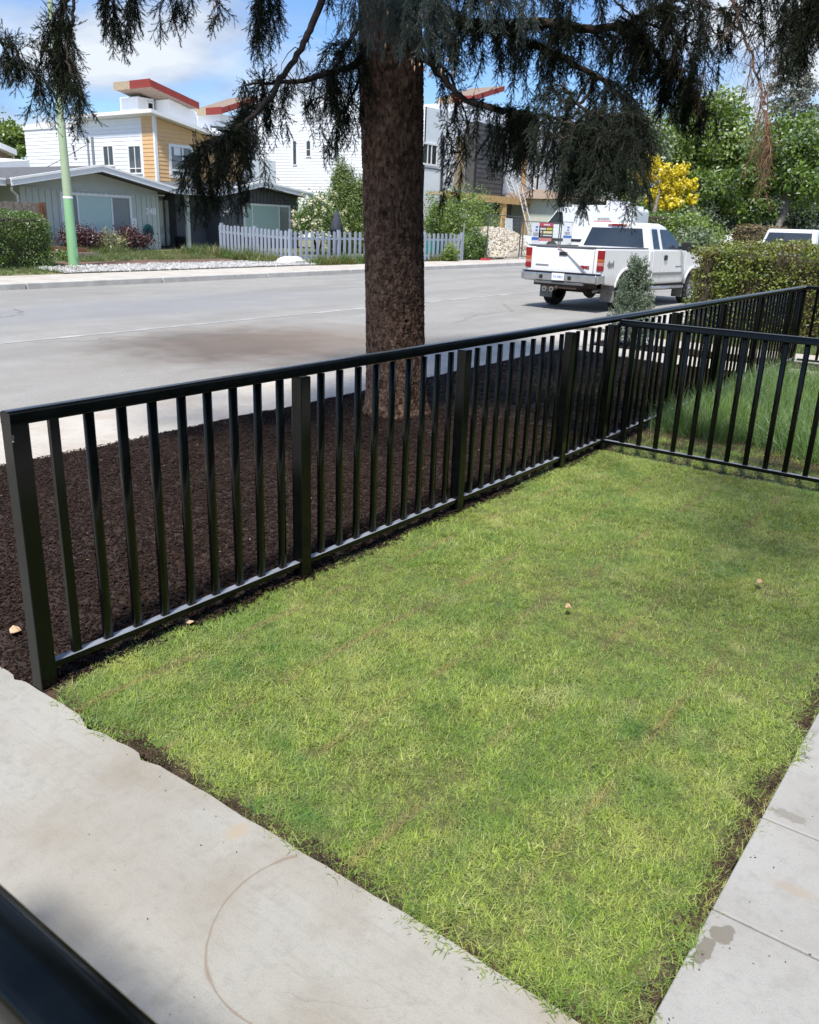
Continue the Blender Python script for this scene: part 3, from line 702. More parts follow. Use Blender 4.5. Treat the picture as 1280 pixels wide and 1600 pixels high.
def tuft(nb, rad_, L, w, lean, m, segs=3, flat=False, up=0.5):
    V = []; F = []
    for _ in range(nb):
        a = rng.uniform(0, 2 * PI); r = rad_ * math.sqrt(rng.random())
        x, y, z = r * math.cos(a), r * math.sin(a), -0.004
        h = rng.uniform(0, 2 * PI); l = rng.uniform(*L); ww = rng.uniform(*w)
        el = rng.uniform(*lean)            # starting elevation angle
        dx, dy = math.cos(h), math.sin(h); sx, sy = -dy, dx
        curl = rng.uniform(-1.3, 0.35)
        o = len(V); e = el
        for k in range(segs + 1):
            tt = k / segs; hw = ww * (1 - tt ** 2.2) / 2
            if k == segs:
                V.append((x, y, z))
            else:
                V += [(x - sx * hw, y - sy * hw, z), (x + sx * hw, y + sy * hw, z)]
            st = l / segs
            x += dx * math.cos(e) * st; y += dy * math.cos(e) * st; z = max(z + math.sin(e) * st, 0.002)
            e += curl / segs
        for k in range(segs - 1):
            F.append((o + 2 * k, o + 2 * k + 1, o + 2 * k + 3, o + 2 * k + 2))
        F.append((o + 2 * segs - 2, o + 2 * segs - 1, o + 2 * segs))
    me = bpy.data.meshes.new('tuft'); me.from_pydata(V, [], F); me.materials.append(m)
    return bpy.data.objects.new('tuft', me)
def grid_pts(x0, x1, y0, y1, s, jit=0.6):
    X, Y = np.meshgrid(np.arange(x0 + s / 2, x1, s), np.arange(y0 + s / 2, y1, s))
    X = X.ravel() + rng.uniform(-jit, jit, X.size) * s; Y = Y.ravel() + rng.uniform(-jit, jit, Y.size) * s
    return X, Y
lt = [tuft(190, 0.06, (0.012, 0.040), (0.0012, 0.0025), (0.02, 0.95), MT['grass']) for _ in range(18)]
X, Y = grid_pts(-0.0, 4.80, -2.24, 0.09, 0.0395)
ex = 0.015 + 0.025 * vnoise(X * 0, Y, 9, 8) ; ey = 0.02 + 0.05 * vnoise(X, Y * 0, 8, 9)
keep = (X > ex) & (Y > -2.25 + 0.008 + 0.028 * vnoise(X, Y * 0, 9, 10)) & (Y < 0.10 - 0.05 * vnoise(X, Y * 0, 7, 11)) & (X < 4.80)
keep &= ~((Y > 0.03 - 0.14 * np.exp(-X / .25)) & (X < 0.6))
# sod seams run along the fence every 0.41 m: a little thinner there
seam = np.abs(((Y + 2.25) / 0.41) % 1 - 0.5) > 0.462
keep &= ~(seam & (rng.random(len(X)) < 0.75) & (vnoise(X, Y, 2.0, 12) > 0.40))
X, Y = X[keep], Y[keep]
n = len(X)
lawnz = lambda X, Y: GX(X) + 0.002 + 0.016 * (vnoise(X, Y, 3.5, 4) - 0.5)
scatter('lawn_grass', np.stack([X, Y, lawnz(X, Y)], -1), np.stack([rng.normal(0, .1, n), rng.normal(0, .1, n), rng.uniform(0, 2 * PI, n)], -1), rng.uniform(.75, 1.15, n) * (0.85 + .45 * vnoise(X, Y, 2.2, 13)), lt, MT['grass'])
# mown corner, then tall grass beyond the dividing fence
X, Y = grid_pts(4.85, 9.45, -2.3, -0.02, 0.075)
tall = (X - 5.35) - 0.9 * (vnoise(X, Y, 1.2, 14) - .5) + 0.5 * Y * 0.4 > 0.12
Xs, Ys = X[~tall], Y[~tall]; n = len(Xs)
lt2 = [tuft(80, 0.07, (0.02, 0.05), (0.002, 0.004), (0.2, 1.2), MT['grass']) for _ in range(6)]
scatter('mown_corner_grass', np.stack([Xs, Ys, GX(Xs) + .004], -1), np.stack([rng.normal(0, .1, n), rng.normal(0, .1, n), rng.uniform(0, 2 * PI, n)], -1), rng.uniform(.7, 1.1, n), lt2, MT['grass'])
Xt, Yt = X[tall], Y[tall]; n = len(Xt)
tt_ = [tuft(34, 0.07, (0.16, 0.40), (0.003, 0.0055), (0.75, 1.45), MT['tallgrass'], segs=5) for _ in range(10)]
scatter('tall_grass', np.stack([Xt, Yt, GX(Xt) + .01], -1), np.stack([rng.normal(0, .28, n), rng.normal(0, .28, n), rng.uniform(0, 2 * PI, n)], -1), rng.uniform(.55, 1.15, n), tt_, MT['tallgrass'])
X, Y = grid_pts(12.1, 20, -2.5, 2.8, 0.14); n = len(X)
scatter('strip_grass', np.stack([X, Y, GX(X) - .02], -1), np.stack([rng.normal(0, .1, n), rng.normal(0, .1, n), rng.uniform(0, 2 * PI, n)], -1), rng.uniform(1.0, 2.4, n), [tuft(60, 0.08, (0.03, 0.08), (0.003, 0.006), (0.4, 1.4), MT['weeds']) for _ in range(5)], MT['weeds'])
# far verge: loose pale stones, green verge, weeds along the picket fence
def stone_protos(m, n=6):
    ps = []
    for _ in range(n):
        bm = bmesh.new(); bmesh.ops.create_icosphere(bm, subdivisions=1, radius=1)
        sc_ = (rng.uniform(.7, 1.2), rng.uniform(.6, 1), rng.uniform(.4, .7))
        V = [(v.co.x * sc_[0] * rng.uniform(.8, 1.2), v.co.y * sc_[1] * rng.uniform(.8, 1.2), v.co.z * sc_[2] * rng.uniform(.8, 1.2)) for v in bm.verts]
        F = [[v.index for v in f.verts] for f in bm.faces]; bm.free()
        ps.append(proto('stone', V, F, m))
    return ps
n = 5200
X = rng.uniform(12.3, 24.0, n); Y = 19.42 + rng.beta(1, 1.3, n) * 1.8
scatter('verge_gravel', np.stack([X, Y, far_z(X, Y) + .035], -1), rng.uniform(0, 6, (n, 3)), rng.uniform(.025, .065, n), stone_protos(MT['stone']), MT['stone'])
wt = [tuft(26, 0.12, (0.10, 0.34), (0.008, 0.018), (0.7, 1.5), MT['weeds'], segs=3) for _ in range(8)]
X1 = rng.uniform(14.2, 23.5, 1500); Y1 = rng.uniform(22.1, 26.0, 1500)
X2 = rng.uniform(20.5, 23.2, 500); Y2 = rng.uniform(20.6, 25, 500)
X3 = np.concatenate([rng.normal(c, .35, 60) for c in (23.0, 23.9, 25.2, 26.1, 27.2, 30.4, 31.0)]); Y3 = rng.uniform(19.3, 19.75, len(X3))
X4 = rng.uniform(9, 13.6, 400); Y4 = rng.uniform(19.5, 21.6, 400)
X5 = rng.uniform(14.2, 18.4, 500); Y5 = rng.uniform(25, 27, 500)
X = np.concatenate([X1, X2, X3, X4, X5]); Y = np.concatenate([Y1, Y2, Y3, Y4, Y5]); n = len(X)
s = np.concatenate([rng.uniform(.35, .75, 1500), rng.uniform(.8, 1.9, 500), rng.uniform(.7, 1.6, len(X3)), rng.uniform(.2, .6, 400), rng.uniform(.5, 1.2, 500)])
scatter('verge_weeds', np.stack([X, Y, far_z(X, Y)], -1), np.stack([rng.normal(0, .12, n), rng.normal(0, .12, n), rng.uniform(0, 2 * PI, n)], -1), s, wt, MT['weeds'])

# ------------------------------------------------------------------ black metal fences
PW = 0.064                      # post width
TOPZ, UND, LOWT, LOWB = 1.044, 0.996, 0.1035, 0.078
def rail_profile(w, z0, z1, n=6):
    h = w / 2; p = [(-h, z0), (h, z0), (h, z1 - 0.014)]
    for k in range(1, n):
        a = PI * k / n
        p.append((h * math.cos(a), z1 - 0.014 + 0.014 * math.sin(a)))
    p.append((-h, z1 - 0.014))
    return p
def fence_run(parent, axis, s0, s1, c, posts, pick, gz=lambda s: 0.0, post_h=None):
    """axis 'x' or 'y'; c = centre line; posts / pick = positions of centres along the axis"""
    def P(s, t, z): return (s, t, z) if axis == 'x' else (t, s, z)
    def prof(w, z0, z1, a, b, name, pr=None):
        mb = MB(); pr = pr or rail_profile(w, z0, z1)
        n = len(pr); mb.v = [P(a, c + q[0], q[1] + gz(a)) for q in pr] + [P(b, c + q[0], q[1] + gz(b)) for q in pr]
        mb.f = [tuple(range(n)), tuple(range(2 * n - 1, n - 1, -1))] + [(i, n + i, n + (i + 1) % n, (i + 1) % n) for i in range(n)]
        return mb.build(name, MT['fence'], parent, bevel=0.0025)
    prof(PW, UND, TOPZ, s0, s1, 'top_rail')
    cuts = [s0] + sorted(posts) + [s1]
    pl = sorted(posts)
    for a, b in zip(pl[:-1], pl[1:]):
        h = 0.019
        prof(0, 0, 0, a + PW / 2 - .001, b - PW / 2 + .001, 'bottom_rail', [(-h, LOWB), (h, LOWB), (h, LOWT), (-h, LOWT)])
    pm = None
    for s in pl:
        h = PW / 2
        mb = MB(); z0 = gz(s)
        if axis == 'x': mb.box(s - h, s + h, c - h + .0006, c + h - .0006, z0 - .12, z0 + UND + .004)
        else: mb.box(c - h + .0006, c + h - .0006, s - h, s + h, z0 - .12, z0 + UND + .004)
        mb.build('post', MT['fence'], parent, bevel=0.004)
    org = ORG[parent.name]
    me = None
    for s in pick:
        if me is None:
            mb = MB()
            if axis == 'x': mb.box(-.0175, .0175, -.0105, .0105, LOWT - .002, UND + .003)
            else: mb.box(-.0105, .0105, -.0175, .0175, LOWT - .002, UND + .003)
            o = mb.build('picket', MT['fence'], None, bevel=0.0018, seg=1)
            me = o.data; o.parent = parent
        else:
            o = bpy.data.objects.new('picket', me); COL.objects.link(o); o.parent = parent
            b = o.modifiers.new('bevel', 'BEVEL'); b.width = .0018; b.segments = 1
        q = P(s + rng.normal(0, .0012), c + rng.normal(0, .0008), gz(s))
        o.location = (q[0] - org.x, q[1] - org.y, q[2] - org.z)
        o.rotation_euler = (rng.normal(0, .002), rng.normal(0, .002), rng.normal(0, .012))
SPC = 0.13541
def rail_sheen(parent):  # sky highlight painted as paler colour on upward rail faces, along with dust
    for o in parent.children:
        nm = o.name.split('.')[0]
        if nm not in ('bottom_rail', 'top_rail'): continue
        o.data.materials.append(MT['dust_sheen_low'] if nm == 'bottom_rail' else MT['sheen_top'])
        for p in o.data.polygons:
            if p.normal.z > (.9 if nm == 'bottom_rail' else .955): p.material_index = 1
MT['dust_sheen_low'] = mat('dust_sheen_coat', (0.17, 0.19, 0.23), 0.45, (0.24, 0.26, 0.30), 9, coord='World')  # bottom rails: dust and the bluish highlight put into one pale colour
MT['sheen_top'] = mat('painted_sheen_cap', (0.035, 0.042, 0.052), 0.25, (0.055, 0.064, 0.078), 5, coord='World')  # top rails: thin bluish highlight painted into the cap colour
ff = thing('metal_fence', 'long black metal picket fence between the lawn and the dark bark mulch', 'fence', (0, 0, 0))
gzx = lambda s: G(s)
posts = [0.032 + SPC * k for k in (0, 10, 20, 30)] + [4.8055]
pick = [0.032 + SPC * k for k in range(1, 30) if k % 10]
pick += [4.094 + 0.1186 * k for k in range(1, 6)]
x = 4.8055
while x + 1.354 < 10.8:
    posts.append(x + 1.354); pick += [x + SPC * k for k in range(1, 10)]; x += 1.354
posts.append(10.84); k = 1
while x + SPC * k < 10.78: pick.append(x + SPC * k); k += 1
fence_run(ff, 'x', 0.0, 10.872, PW / 2, posts, pick, gzx)
# drilled hole with a bare screw on the outer face of the end post
q = at_x(21, 684, 0.0)
MB().lathe([(0.0, 0.0), (0.009, 0.0), (0.009, 0.003), (0.0, 0.0035)], 10, (-0.0030, q[1], q[2]), axis='x').build('bolt_hole', MT['dark'], ff)
MB().lathe([(0.0, 0.0), (0.0035, 0.0), (0.0035, 0.004), (0.0, 0.0045)], 8, (-0.0045, q[1] - .001, q[2] - .012), axis='x').build('screw', MT['screw'], ff)
pf_ = thing('metal_fence', 'black metal picket fence dividing the short lawn from the tall grass', 'fence', (4.8055, 0, 0))
yp = [-SPC * k - PW / 2 + .019 for k in range(1, 16)]
fence_run(pf_, 'y', -2.235, -0.0325, 4.8055, [-2.20], yp, lambda s: 0.009)
h = .019
mbx = MB().box(4.8055 - h, 4.8055 + h, -2.168, -.001, LOWB + .009, LOWT + .009); mbx.build('bottom_rail', MT['fence'], pf_, bevel=.002)
bf = thing('metal_fence', 'black metal picket fence beyond the tall grass beside the neighbours walk', 'fence', (10.84, 0, G(10.84)))
fence_run(bf, 'y', -3.0, -0.001, 10.84, [-2.968, -1.354], [-SPC * k for k in range(1, 22) if k != 10], lambda s: G(10.84))
MB().box(10.84 - h, 10.84 + h, -1.321, -.034, LOWB + G(10.84), LOWT + G(10.84)).build('bottom_rail', MT['fence'], bf)
# guard rail beside the photographer
gr = thing('guard_rail', 'rounded black metal handrail close by over the concrete walk', 'railing', (-1.12, -2.2, 0))
fence_run(gr, 'y', -4.0, -1.1, -1.130, [-3.95, -1.15], [-1.15 - SPC * k for k in range(1, 21)], lambda s: 0.05)
MB().box(-1.122 - h, -1.122 + h, -3.92, -1.18, LOWB + .05, LOWT + .05).build('bottom_rail', MT['fence'], gr)

for f_ in (ff, pf_, bf): rail_sheen(f_)

# ------------------------------------------------------------------ the big spruce
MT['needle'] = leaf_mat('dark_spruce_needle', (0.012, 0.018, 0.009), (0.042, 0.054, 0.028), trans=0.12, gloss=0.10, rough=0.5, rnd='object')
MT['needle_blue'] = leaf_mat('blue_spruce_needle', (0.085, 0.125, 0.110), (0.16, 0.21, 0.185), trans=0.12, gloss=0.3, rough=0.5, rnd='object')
def twig_proto(m, L=0.15, nn_=110, side=4, nl=(0.012, 0.019), bare=False):
    V = []; F = []
    def axis(p0, d, l, n, w0):
        d = d / np.linalg.norm(d)
        s = np.cross(d, [0, 0, 1.0]); s = s / (np.linalg.norm(s) + 1e-9); t = np.cross(s, d)
        o = len(V)
        for z, w in ((0, w0), (l, w0 * .5)):
            for k in range(3):
                a = 2 * PI * k / 3
                V.append(p0 + d * z + (s * math.cos(a) + t * math.sin(a)) * w)
        for k in range(3):
            F.append((o + k, o + (k + 1) % 3, o + 3 + (k + 1) % 3)); F.append((o + k, o + 3 + (k + 1) % 3, o + 3 + k))
        for _ in range(n):
            a = rng.uniform(0, 2 * PI); z = l * rng.random(); e = rng.uniform(.6, 1.15)
            r = s * math.cos(a) + t * math.sin(a)
            nd = d * math.cos(e) + r * math.sin(e); ll = rng.uniform(*nl) * (1 if z < l * .9 else .8)
            b = p0 + d * z; sd = np.cross(nd, d); sd = sd / (np.linalg.norm(sd) + 1e-9) * .0013
            o = len(V); V.extend([b - sd, b + sd, b + nd * ll]); F.append((o, o + 1, o + 2))
    axis(np.zeros(3), np.array([1.0, 0, 0]), L, 0 if bare else nn_, .0018)
    for k in range(side):
        z = L * (0.15 + .7 * k / max(1, side)); a = rng.uniform(.5, .9) * (1 if k % 2 else -1)
        axis(np.array([z, 0, 0]), np.array([math.cos(a), math.sin(a), rng.normal(0, .25)]), L * rng.uniform(.3, .5), 0 if bare else int(nn_ * .38), .0013)
    return proto('twig', V, F, m)
class Spruce:
    def __init__(s): s.P = []; s.D = []; s.S = []; s.stems = MB()
    def strand(s, pts, bare=0.0, every=0.032, tw=(.55, 1.0), r0=.004, per=2, stem_n=4):
        pts = [Vector(p) for p in pts]
        s.stems.tube(pts, [r0 * (1 - .75 * i / (len(pts) - 1)) for i in range(len(pts))], stem_n, cap=False)
        acc = 0
        for i in range(len(pts) - 1):
            a, b = pts[i], pts[i + 1]; d = b - a; l = d.length
            if l < 1e-5: continue
            d.normalize(); k = max(1, int(l / every))
            for j in range(k):
                if random.random() < bare: continue
                p = a + d * l * (j + random.random()) / k
                for _ in range(per):
                    rr = Vector((random.gauss(0, 1), random.gauss(0, 1), random.gauss(0, .6)))
                    rr = (rr - d * rr.dot(d)).normalized(); ang = random.uniform(.25, .85)
                    td = d * math.cos(ang) + rr * math.sin(ang) + Vector((0, 0, -.42))
                    s.P.append(p); s.D.append(td.normalized()); s.S.append(random.uniform(*tw))
        if random.random() > bare:
            s.P.append(pts[-1]); s.D.append((pts[-1] - pts[-2]).normalized()); s.S.append(tw[1])
    def limb(s, pts, r0, r1, dens, L, side=0.25, bare=0.0, tw=(.55, 1.0), t0=0.0, per=2, every=.032, prof=None, lean=(0, 0)):
        """smooth bough through pts; drooping branchlets all along it from fraction t0 on"""
        P = [Vector(p) for p in pts]; C = []
        Q = [P[0] * 2 - P[1]] + P + [P[-1] * 2 - P[-2]]
        for i in range(1, len(Q) - 2):
            for k in range(8):
                t = k / 8
                C.append(0.5 * ((2 * Q[i]) + (-Q[i - 1] + Q[i + 1]) * t + (2 * Q[i - 1] - 5 * Q[i] + 4 * Q[i + 1] - Q[i + 2]) * t * t + (-Q[i - 1] + 3 * Q[i] - 3 * Q[i + 1] + Q[i + 2]) * t ** 3))
        C.append(P[-1]); m = len(C)
        for i in range(1, m - 1):
            C[i] = C[i] + Vector((random.gauss(0, 1), random.gauss(0, 1), random.gauss(0, 1))) * .006
        s.stems.tube(C, [r0 + (r1 - r0) * i / (m - 1) for i in range(m)], 8)
        tot = sum((C[i + 1] - C[i]).length for i in range(m - 1)); n = int(dens * tot * (1 - t0))
        for _ in range(n):
            t = t0 + (1 - t0) * random.random(); f = t * (m - 1); i = min(m - 2, int(f)); p = C[i].lerp(C[i + 1], f - i)
            d = (C[i + 1] - C[i]).normalized(); h = Vector((d.x, d.y, 0))
            h = h.normalized() if h.length > .15 else Vector((random.gauss(0, 1), random.gauss(0, 1), 0)).normalized()
            sd = Vector((-h.y, h.x, 0)) * random.choice((-1, 1))
            so_ = random.uniform(.05, 1) * side; l = random.uniform(*L)
            if prof: l *= prof(t)
            fwd = h * random.uniform(.0, .5) * so_
            q = [p, p + (sd * so_ + fwd) * .45 + Vector((0, 0, .02 - .06 * so_)), p + (sd * so_ + fwd) + Vector((0, 0, -.10 * so_ - .02))]
            w = Vector((random.gauss(0, .05) + lean[0], random.gauss(0, .05) + lean[1], 0)); e = q[-1]; ns = max(2, int(l / .07))
            for j in range(1, ns + 1):
                u = j / ns
                q.append(e + Vector((0, 0, -l * u)) + w * u * l * 3 + (sd * so_ + fwd) * .35 * min(1, u * 2) * (1 - .4 * u) + Vector((random.gauss(0, .007), random.gauss(0, .007), 0)))
            s.strand(q, bare=bare, tw=tw, per=per, every=every, r0=.0045)
        return C
    def emit(s, parent, name, protos, m, stemname, stemmat):
        P = np.array([tuple(p) for p in s.P]); n = len(P)
        D = np.array([tuple(d) for d in s.D])
        yaw = np.arctan2(D[:, 1], D[:, 0]); pit = -np.arcsin(np.clip(D[:, 2], -1, 1))
        R = np.stack([rng.uniform(0, 2 * PI, n), pit, yaw], -1)       # roll about the twig, then pitch, then heading
        scatter(name, P, R, np.array(s.S), protos, m, parent=parent, kind='stuff')
        if s.stems.v: s.stems.build(stemname, stemmat, parent, smooth=True)
random.seed(23)
TR = Vector((4.585, 1.92, 0.0))
sp = thing('spruce_tree', 'big old spruce with thick scaly trunk and drooping boughs standing in the bark mulch', 'tree', tuple(TR))
def trunk_c(z): return (TR.x - 0.028 * z, TR.y + 0.036 * z)
def trunk_r(z):
    return 0.262 + 0.055 * math.exp(-z / .10) - 0.006 * z + (-0.024 * max(0, z - 3.2)) + .014 * math.exp(-((z - 2.75) / .5) ** 2)
# bark: plated relief
NT, NZ = 300, 700; Z1 = 4.2
th = np.linspace(0, 2 * PI, NT, endpoint=False); zz = -0.1 + (Z1 + .1) * np.linspace(0, 1, NZ)
TH, ZZ = np.meshgrid(th, zz)
def worley(U, Vv, nu, seed):
    r = np.random.default_rng(seed); NV = 400
    jx = r.random((NV, nu)); jy = r.random((NV, nu)); hv = r.random((NV, nu))
    iu = np.floor(U).astype(int); iv = np.floor(Vv).astype(int)
    f1 = np.full(U.shape, 9.0); f2 = np.full(U.shape, 9.0); hh = np.zeros(U.shape)
    for du in (-1, 0, 1):
        for dv_ in (-1, 0, 1):
            a = (iu + du) % nu; b = (iv + dv_) % NV
            d = (iu + du + jx[b, a] - U) ** 2 + (iv + dv_ + jy[b, a] - Vv) ** 2
            nw_ = d < f1
            f2 = np.where(nw_, f1, np.minimum(f2, d)); hh = np.where(nw_, hv[b, a], hh); f1 = np.where(nw_, d, f1)
    return np.sqrt(f1), np.sqrt(f2), hh
wob = .35 * (vnoise(TH * 4, ZZ, 3, 21) - .5); wob2 = .6 * (vnoise(TH * 4 + 9, ZZ, 4, 22) - .5)
nu = 58
U = TH / (2 * PI) * nu + wob * 2.6; Vv = ZZ / 0.062 + wob2 * 1.6 + 50
f1, f2, hh = worley(U, Vv, nu, 23)
crk = np.clip((f2 - f1) / .22, 0, 1)
fur = np.clip(np.abs(vnoise(TH / (2 * PI) * 64 + .8 * np.sin(ZZ * 5), ZZ * 1.0, 1.0, 28) - .5) / .16, 0, 1)
disp = 0.0055 * crk ** .5 + 0.004 * hh * crk + 0.006 * fur + 0.004 * (vnoise(TH * 22, ZZ, 60, 24) - .5) + 0.003 * (vnoise(TH * 40, ZZ, 130, 26) - .5)
f1b, f2b, hb = worley(TH / (2 * PI) * 80, ZZ / .03 + 50, 80, 25)
disp += 0.005 * np.clip((f2b - f1b) / .35, 0, 1) * crk
RR = np.vectorize(trunk_r)(ZZ) - .018 + disp + .012 * (vnoise(np.cos(TH) + 3, np.sin(TH) + 3 + ZZ * .6, 1.3, 27) - .5)
for ta, tz, tr_ in ((3.75, 2.95, .06), (4.55, 2.30, .05), (3.55, 1.75, .045), (4.9, 1.30, .05), (4.2, .9, .04)):      # knots and old branch scars
    dd = np.sqrt(((((TH - ta + PI) % (2 * PI)) - PI) * .25) ** 2 + (ZZ - tz) ** 2)
    RR += .02 * np.exp(-(dd / tr_) ** 2) - .05 * np.exp(-(dd / (tr_ * .38)) ** 2)
flare = .06 * np.exp(-np.clip(ZZ, 0, 9) / .16) * (np.sin(TH * 5 + 1) * .5 + .5)
RR += flare
CX = TR.x - .028 * ZZ; CY = TR.y + .036 * ZZ
V = np.stack([CX + RR * np.cos(TH), CY + RR * np.sin(TH), ZZ], -1).reshape(-1, 3)
ii = np.arange(NT * NZ).reshape(NZ, NT); jj = np.roll(ii, -1, axis=1)
F = np.stack([ii[:-1], jj[:-1], jj[1:], ii[1:]], -1).reshape(-1, 4)
MT['bark'] = mat('scaly_spruce_bark', (0.054, 0.034, 0.026), 0.92, (0.155, 0.107, 0.082), 22, detail=9, bump=0.8, bscale=110, spec=0.2, ramp=(0.3, 0.72), coord='World', bdist=0.008)
_t = MT['bark'].node_tree; _b = _t.nodes['Principled BSDF']; _src = _b.inputs['Base Color'].links[0].from_socket
_g = [n for n in _t.nodes if n.type == 'NEW_GEOMETRY'][0].outputs['Position']
_m = nn(_t, 'ShaderNodeMapping'); _m.inputs['Scale'].default_value = (1, 1, .5); _t.links.new(_g, _m.inputs[0])
_v = nn(_t, 'ShaderNodeTexVoronoi'); _v.inputs['Scale'].default_value = 42; _t.links.new(_m.outputs[0], _v.inputs['Vector'])
_s = nn(_t, 'ShaderNodeSeparateColor'); _t.links.new(_v.outputs['Color'], _s.inputs[0])
_r = nn(_t, 'ShaderNodeValToRGB'); _r.color_ramp.elements[0].color = (0.55, 0.48, 0.44, 1); _r.color_ramp.elements[1].color = (2.0, 1.9, 1.8, 1)
_t.links.new(_s.outputs[0], _r.inputs[0])
_k = nn(_t, 'ShaderNodeMix', data_type='RGBA', blend_type='MULTIPLY'); _k.inputs[0].default_value = 1
_t.links.new(_src, _k.inputs[6]); _t.links.new(_r.outputs[0], _k.inputs[7]); _t.links.new(_k.outputs[2], _b.inputs['Base Color'])
trk = npmesh('trunk', V, F, MT['bark'], parent=sp, smooth=True)
zs = [4.25 + .7 * k for k in range(14)]
MB().tube([(*trunk_c(z), z) for z in zs], [max(.03, .235 - .0225 * (z - 4.25)) for z in zs], 14).build('upper_trunk', MT['bark'], sp, smooth=True)
tw_d = [twig_proto(MT['needle']) for _ in range(8)]
A = lambda lst: [at_d(*q) for q in lst]
S = Spruce()
tc_ = lambda z: (*trunk_c(z), z)
# limbs on the left of the trunk
S.limb([tc_(4.35)] + A([(505, -5, 6.1), (470, 75, 5.95), (428, 140, 5.8), (382, 193, 5.7), (335, 226, 5.6), (308, 243, 5.55)]), .030, .007, 26, (.16, .42), .22, t0=.56, prof=lambda t: .42 + .55 * math.sin(PI * min(1, (t - .5) * 1.9)))
S.limb([tc_(4.3)] + A([(508, -5, 6.15), (472, 75, 6.0), (440, 125, 5.9)]), .010, .006, 7, (.10, .34), .15, bare=.78, t0=.2)
S.limb([tc_(3.35)] + A([(560, 96, 6.5), (518, 112, 6.35), (470, 126, 6.25), (424, 128, 6.2), (384, 132, 6.15)]), .034, .006, 20, (.12, .34), .16, t0=.30, bare=.12)
S.limb([tc_(3.6)] + A([(555, 50, 6.5), (535, 80, 6.4), (515, 130, 6.35), (505, 175, 6.3)]), .026, .006, 22, (.12, .36), .18, t0=.3, bare=.15)
S.limb([tc_(3.1)] + A([(560, 130, 6.5), (545, 160, 6.45), (536, 190, 6.4)]), .016, .004, 20, (.06, .2), .08, t0=.3, bare=.35)
# boughs that hang in from above on the left
b1 = [tc_(6.4)] + A([(330, -330, 5.0), (200, -150, 4.75), (128, -50, 4.7), (96, 30, 4.7), (84, 95, 4.7)])
S.limb(b1, .036, .006, 20, (.06, .22), .08, t0=.74, prof=lambda t: .5 + .9 * (t - .7) / .3, tw=(.4, .8))
S.limb(A([(128, -50, 4.7), (112, 30, 4.66), (106, 85, 4.65), (118, 130, 4.65), (132, 160, 4.65)]), .010, .004, 24, (.04, .12), .05, t0=.3, tw=(.4, .75))
S.limb(A([(96, 0, 4.7), (74, 60, 4.7), (62, 100, 4.7), (58, 130, 4.7)]), .009, .004, 26, (.06, .20), .05, t0=.2, tw=(.4, .8))
S.limb(A([(330, -330, 5.0), (262, -120, 4.9), (210, -40, 4.9), (170, -6, 4.9)]), .016, .006, 15, (.10, .24), .14, t0=.45)
S.limb(A([(420, -160, 5.6), (330, -60, 5.3), (285, -20, 5.2), (262, -8, 5.2)]), .012, .005, 10, (.05, .15), .08, t0=.5)
S.limb(A([(520, -160, 5.9), (450, -60, 5.7), (425, -20, 5.6), (405, -6, 5.6)]), .014, .005, 20, (.10, .30), .10, t0=.4)
S.limb(A([(330, -60, 5.3), (336, -10, 5.3), (338, 8, 5.3)]), .006, .003, 16, (.03, .09), .03, t0=.3)
S.limb(A([(-60, 30, 4.6), (-14, 62, 4.6), (20, 74, 4.6), (30, 86, 4.6)]), .008, .003, 30, (.03, .07), .05, t0=.2)
# the heavy limbs on the right
R1 = [tc_(3.72)] + A([(700, 24, 6.55), (780, 40, 6.4), (846, 34, 6.2), (920, 46, 6.0), (1000, 28, 5.9), (1080, -20, 5.8)])
S.limb(R1, .062, .014, 24, (.08, .34), .38, t0=.12, bare=.12)
S.limb([tc_(4.1)] + A([(700, -30, 6.2), (790, -20, 5.9), (860, -24, 5.7), (930, -50, 5.5), (1000, -100, 5.3)]), .05, .012, 18, (.15, .40), .40, t0=.1, bare=.1)
R1a = A([(780, 42, 6.4), (830, 68, 6.3), (879, 90, 6.2), (945, 128, 6.05), (985, 165, 5.95)])
S.limb(R1a, .035, .010, 20, (.10, .34), .26, t0=.25, bare=.15)
R1b = A([(930, 44, 6.0), (994, 52, 5.95), (1034, 95, 5.9), (1066, 128, 5.85), (1085, 160, 5.82), (1092, 186, 5.8)])
S.limb(R1b, .024, .006, 26, (.06, .26), .14, t0=.1, prof=lambda t: 1.25 - .6 * t)
S.limb(A([(1040, 105, 5.9), (1068, 132, 5.85), (1088, 168, 5.82)]), .006, .004, 34, (.05, .16), .12)
R2 = [tc_(3.2)] + A([(690, 120, 6.6), (722, 152, 6.5), (775, 172, 6.35), (825, 178, 6.25), (842, 188, 6.2)])
S.limb(R2, .030, .008, 30, (.12, .30), .18, t0=.62, prof=lambda t: .65 + .55 * t)
S.limb(A([(735, 155, 6.5), (775, 168, 6.4), (815, 176, 6.35)]), .012, .006, 30, (.20, .36), .18)
S.limb([tc_(3.4)] + A([(680, 95, 6.7), (706, 120, 6.7), (712, 165, 6.65), (700, 205, 6.6), (690, 235, 6.6)]), .016, .004, 13, (.06, .22), .09, t0=.25, bare=.35)
S.limb(A([(706, 120, 6.7), (730, 190, 6.7), (722, 240, 6.7), (708, 275, 6.7)]), .008, .003, 12, (.05, .16), .06, t0=.2, bare=.45)
S.limb(A([(700, 30, 6.6), (685, 70, 6.7), (676, 110, 6.75)]), .014, .005, 24, (.10, .26), .14)
S.limb(A([(923, 120, 6.1), (895, 165, 6.1), (868, 205, 6.1), (846, 238, 6.1)]), .012, .004, 8, (.05, .2), .1, bare=.5)
S.limb(A([(930, 125, 6.0), (905, 170, 5.95), (880, 195, 5.9), (862, 225, 5.9)]), .014, .005, 22, (.15, .36), .14, t0=.35)
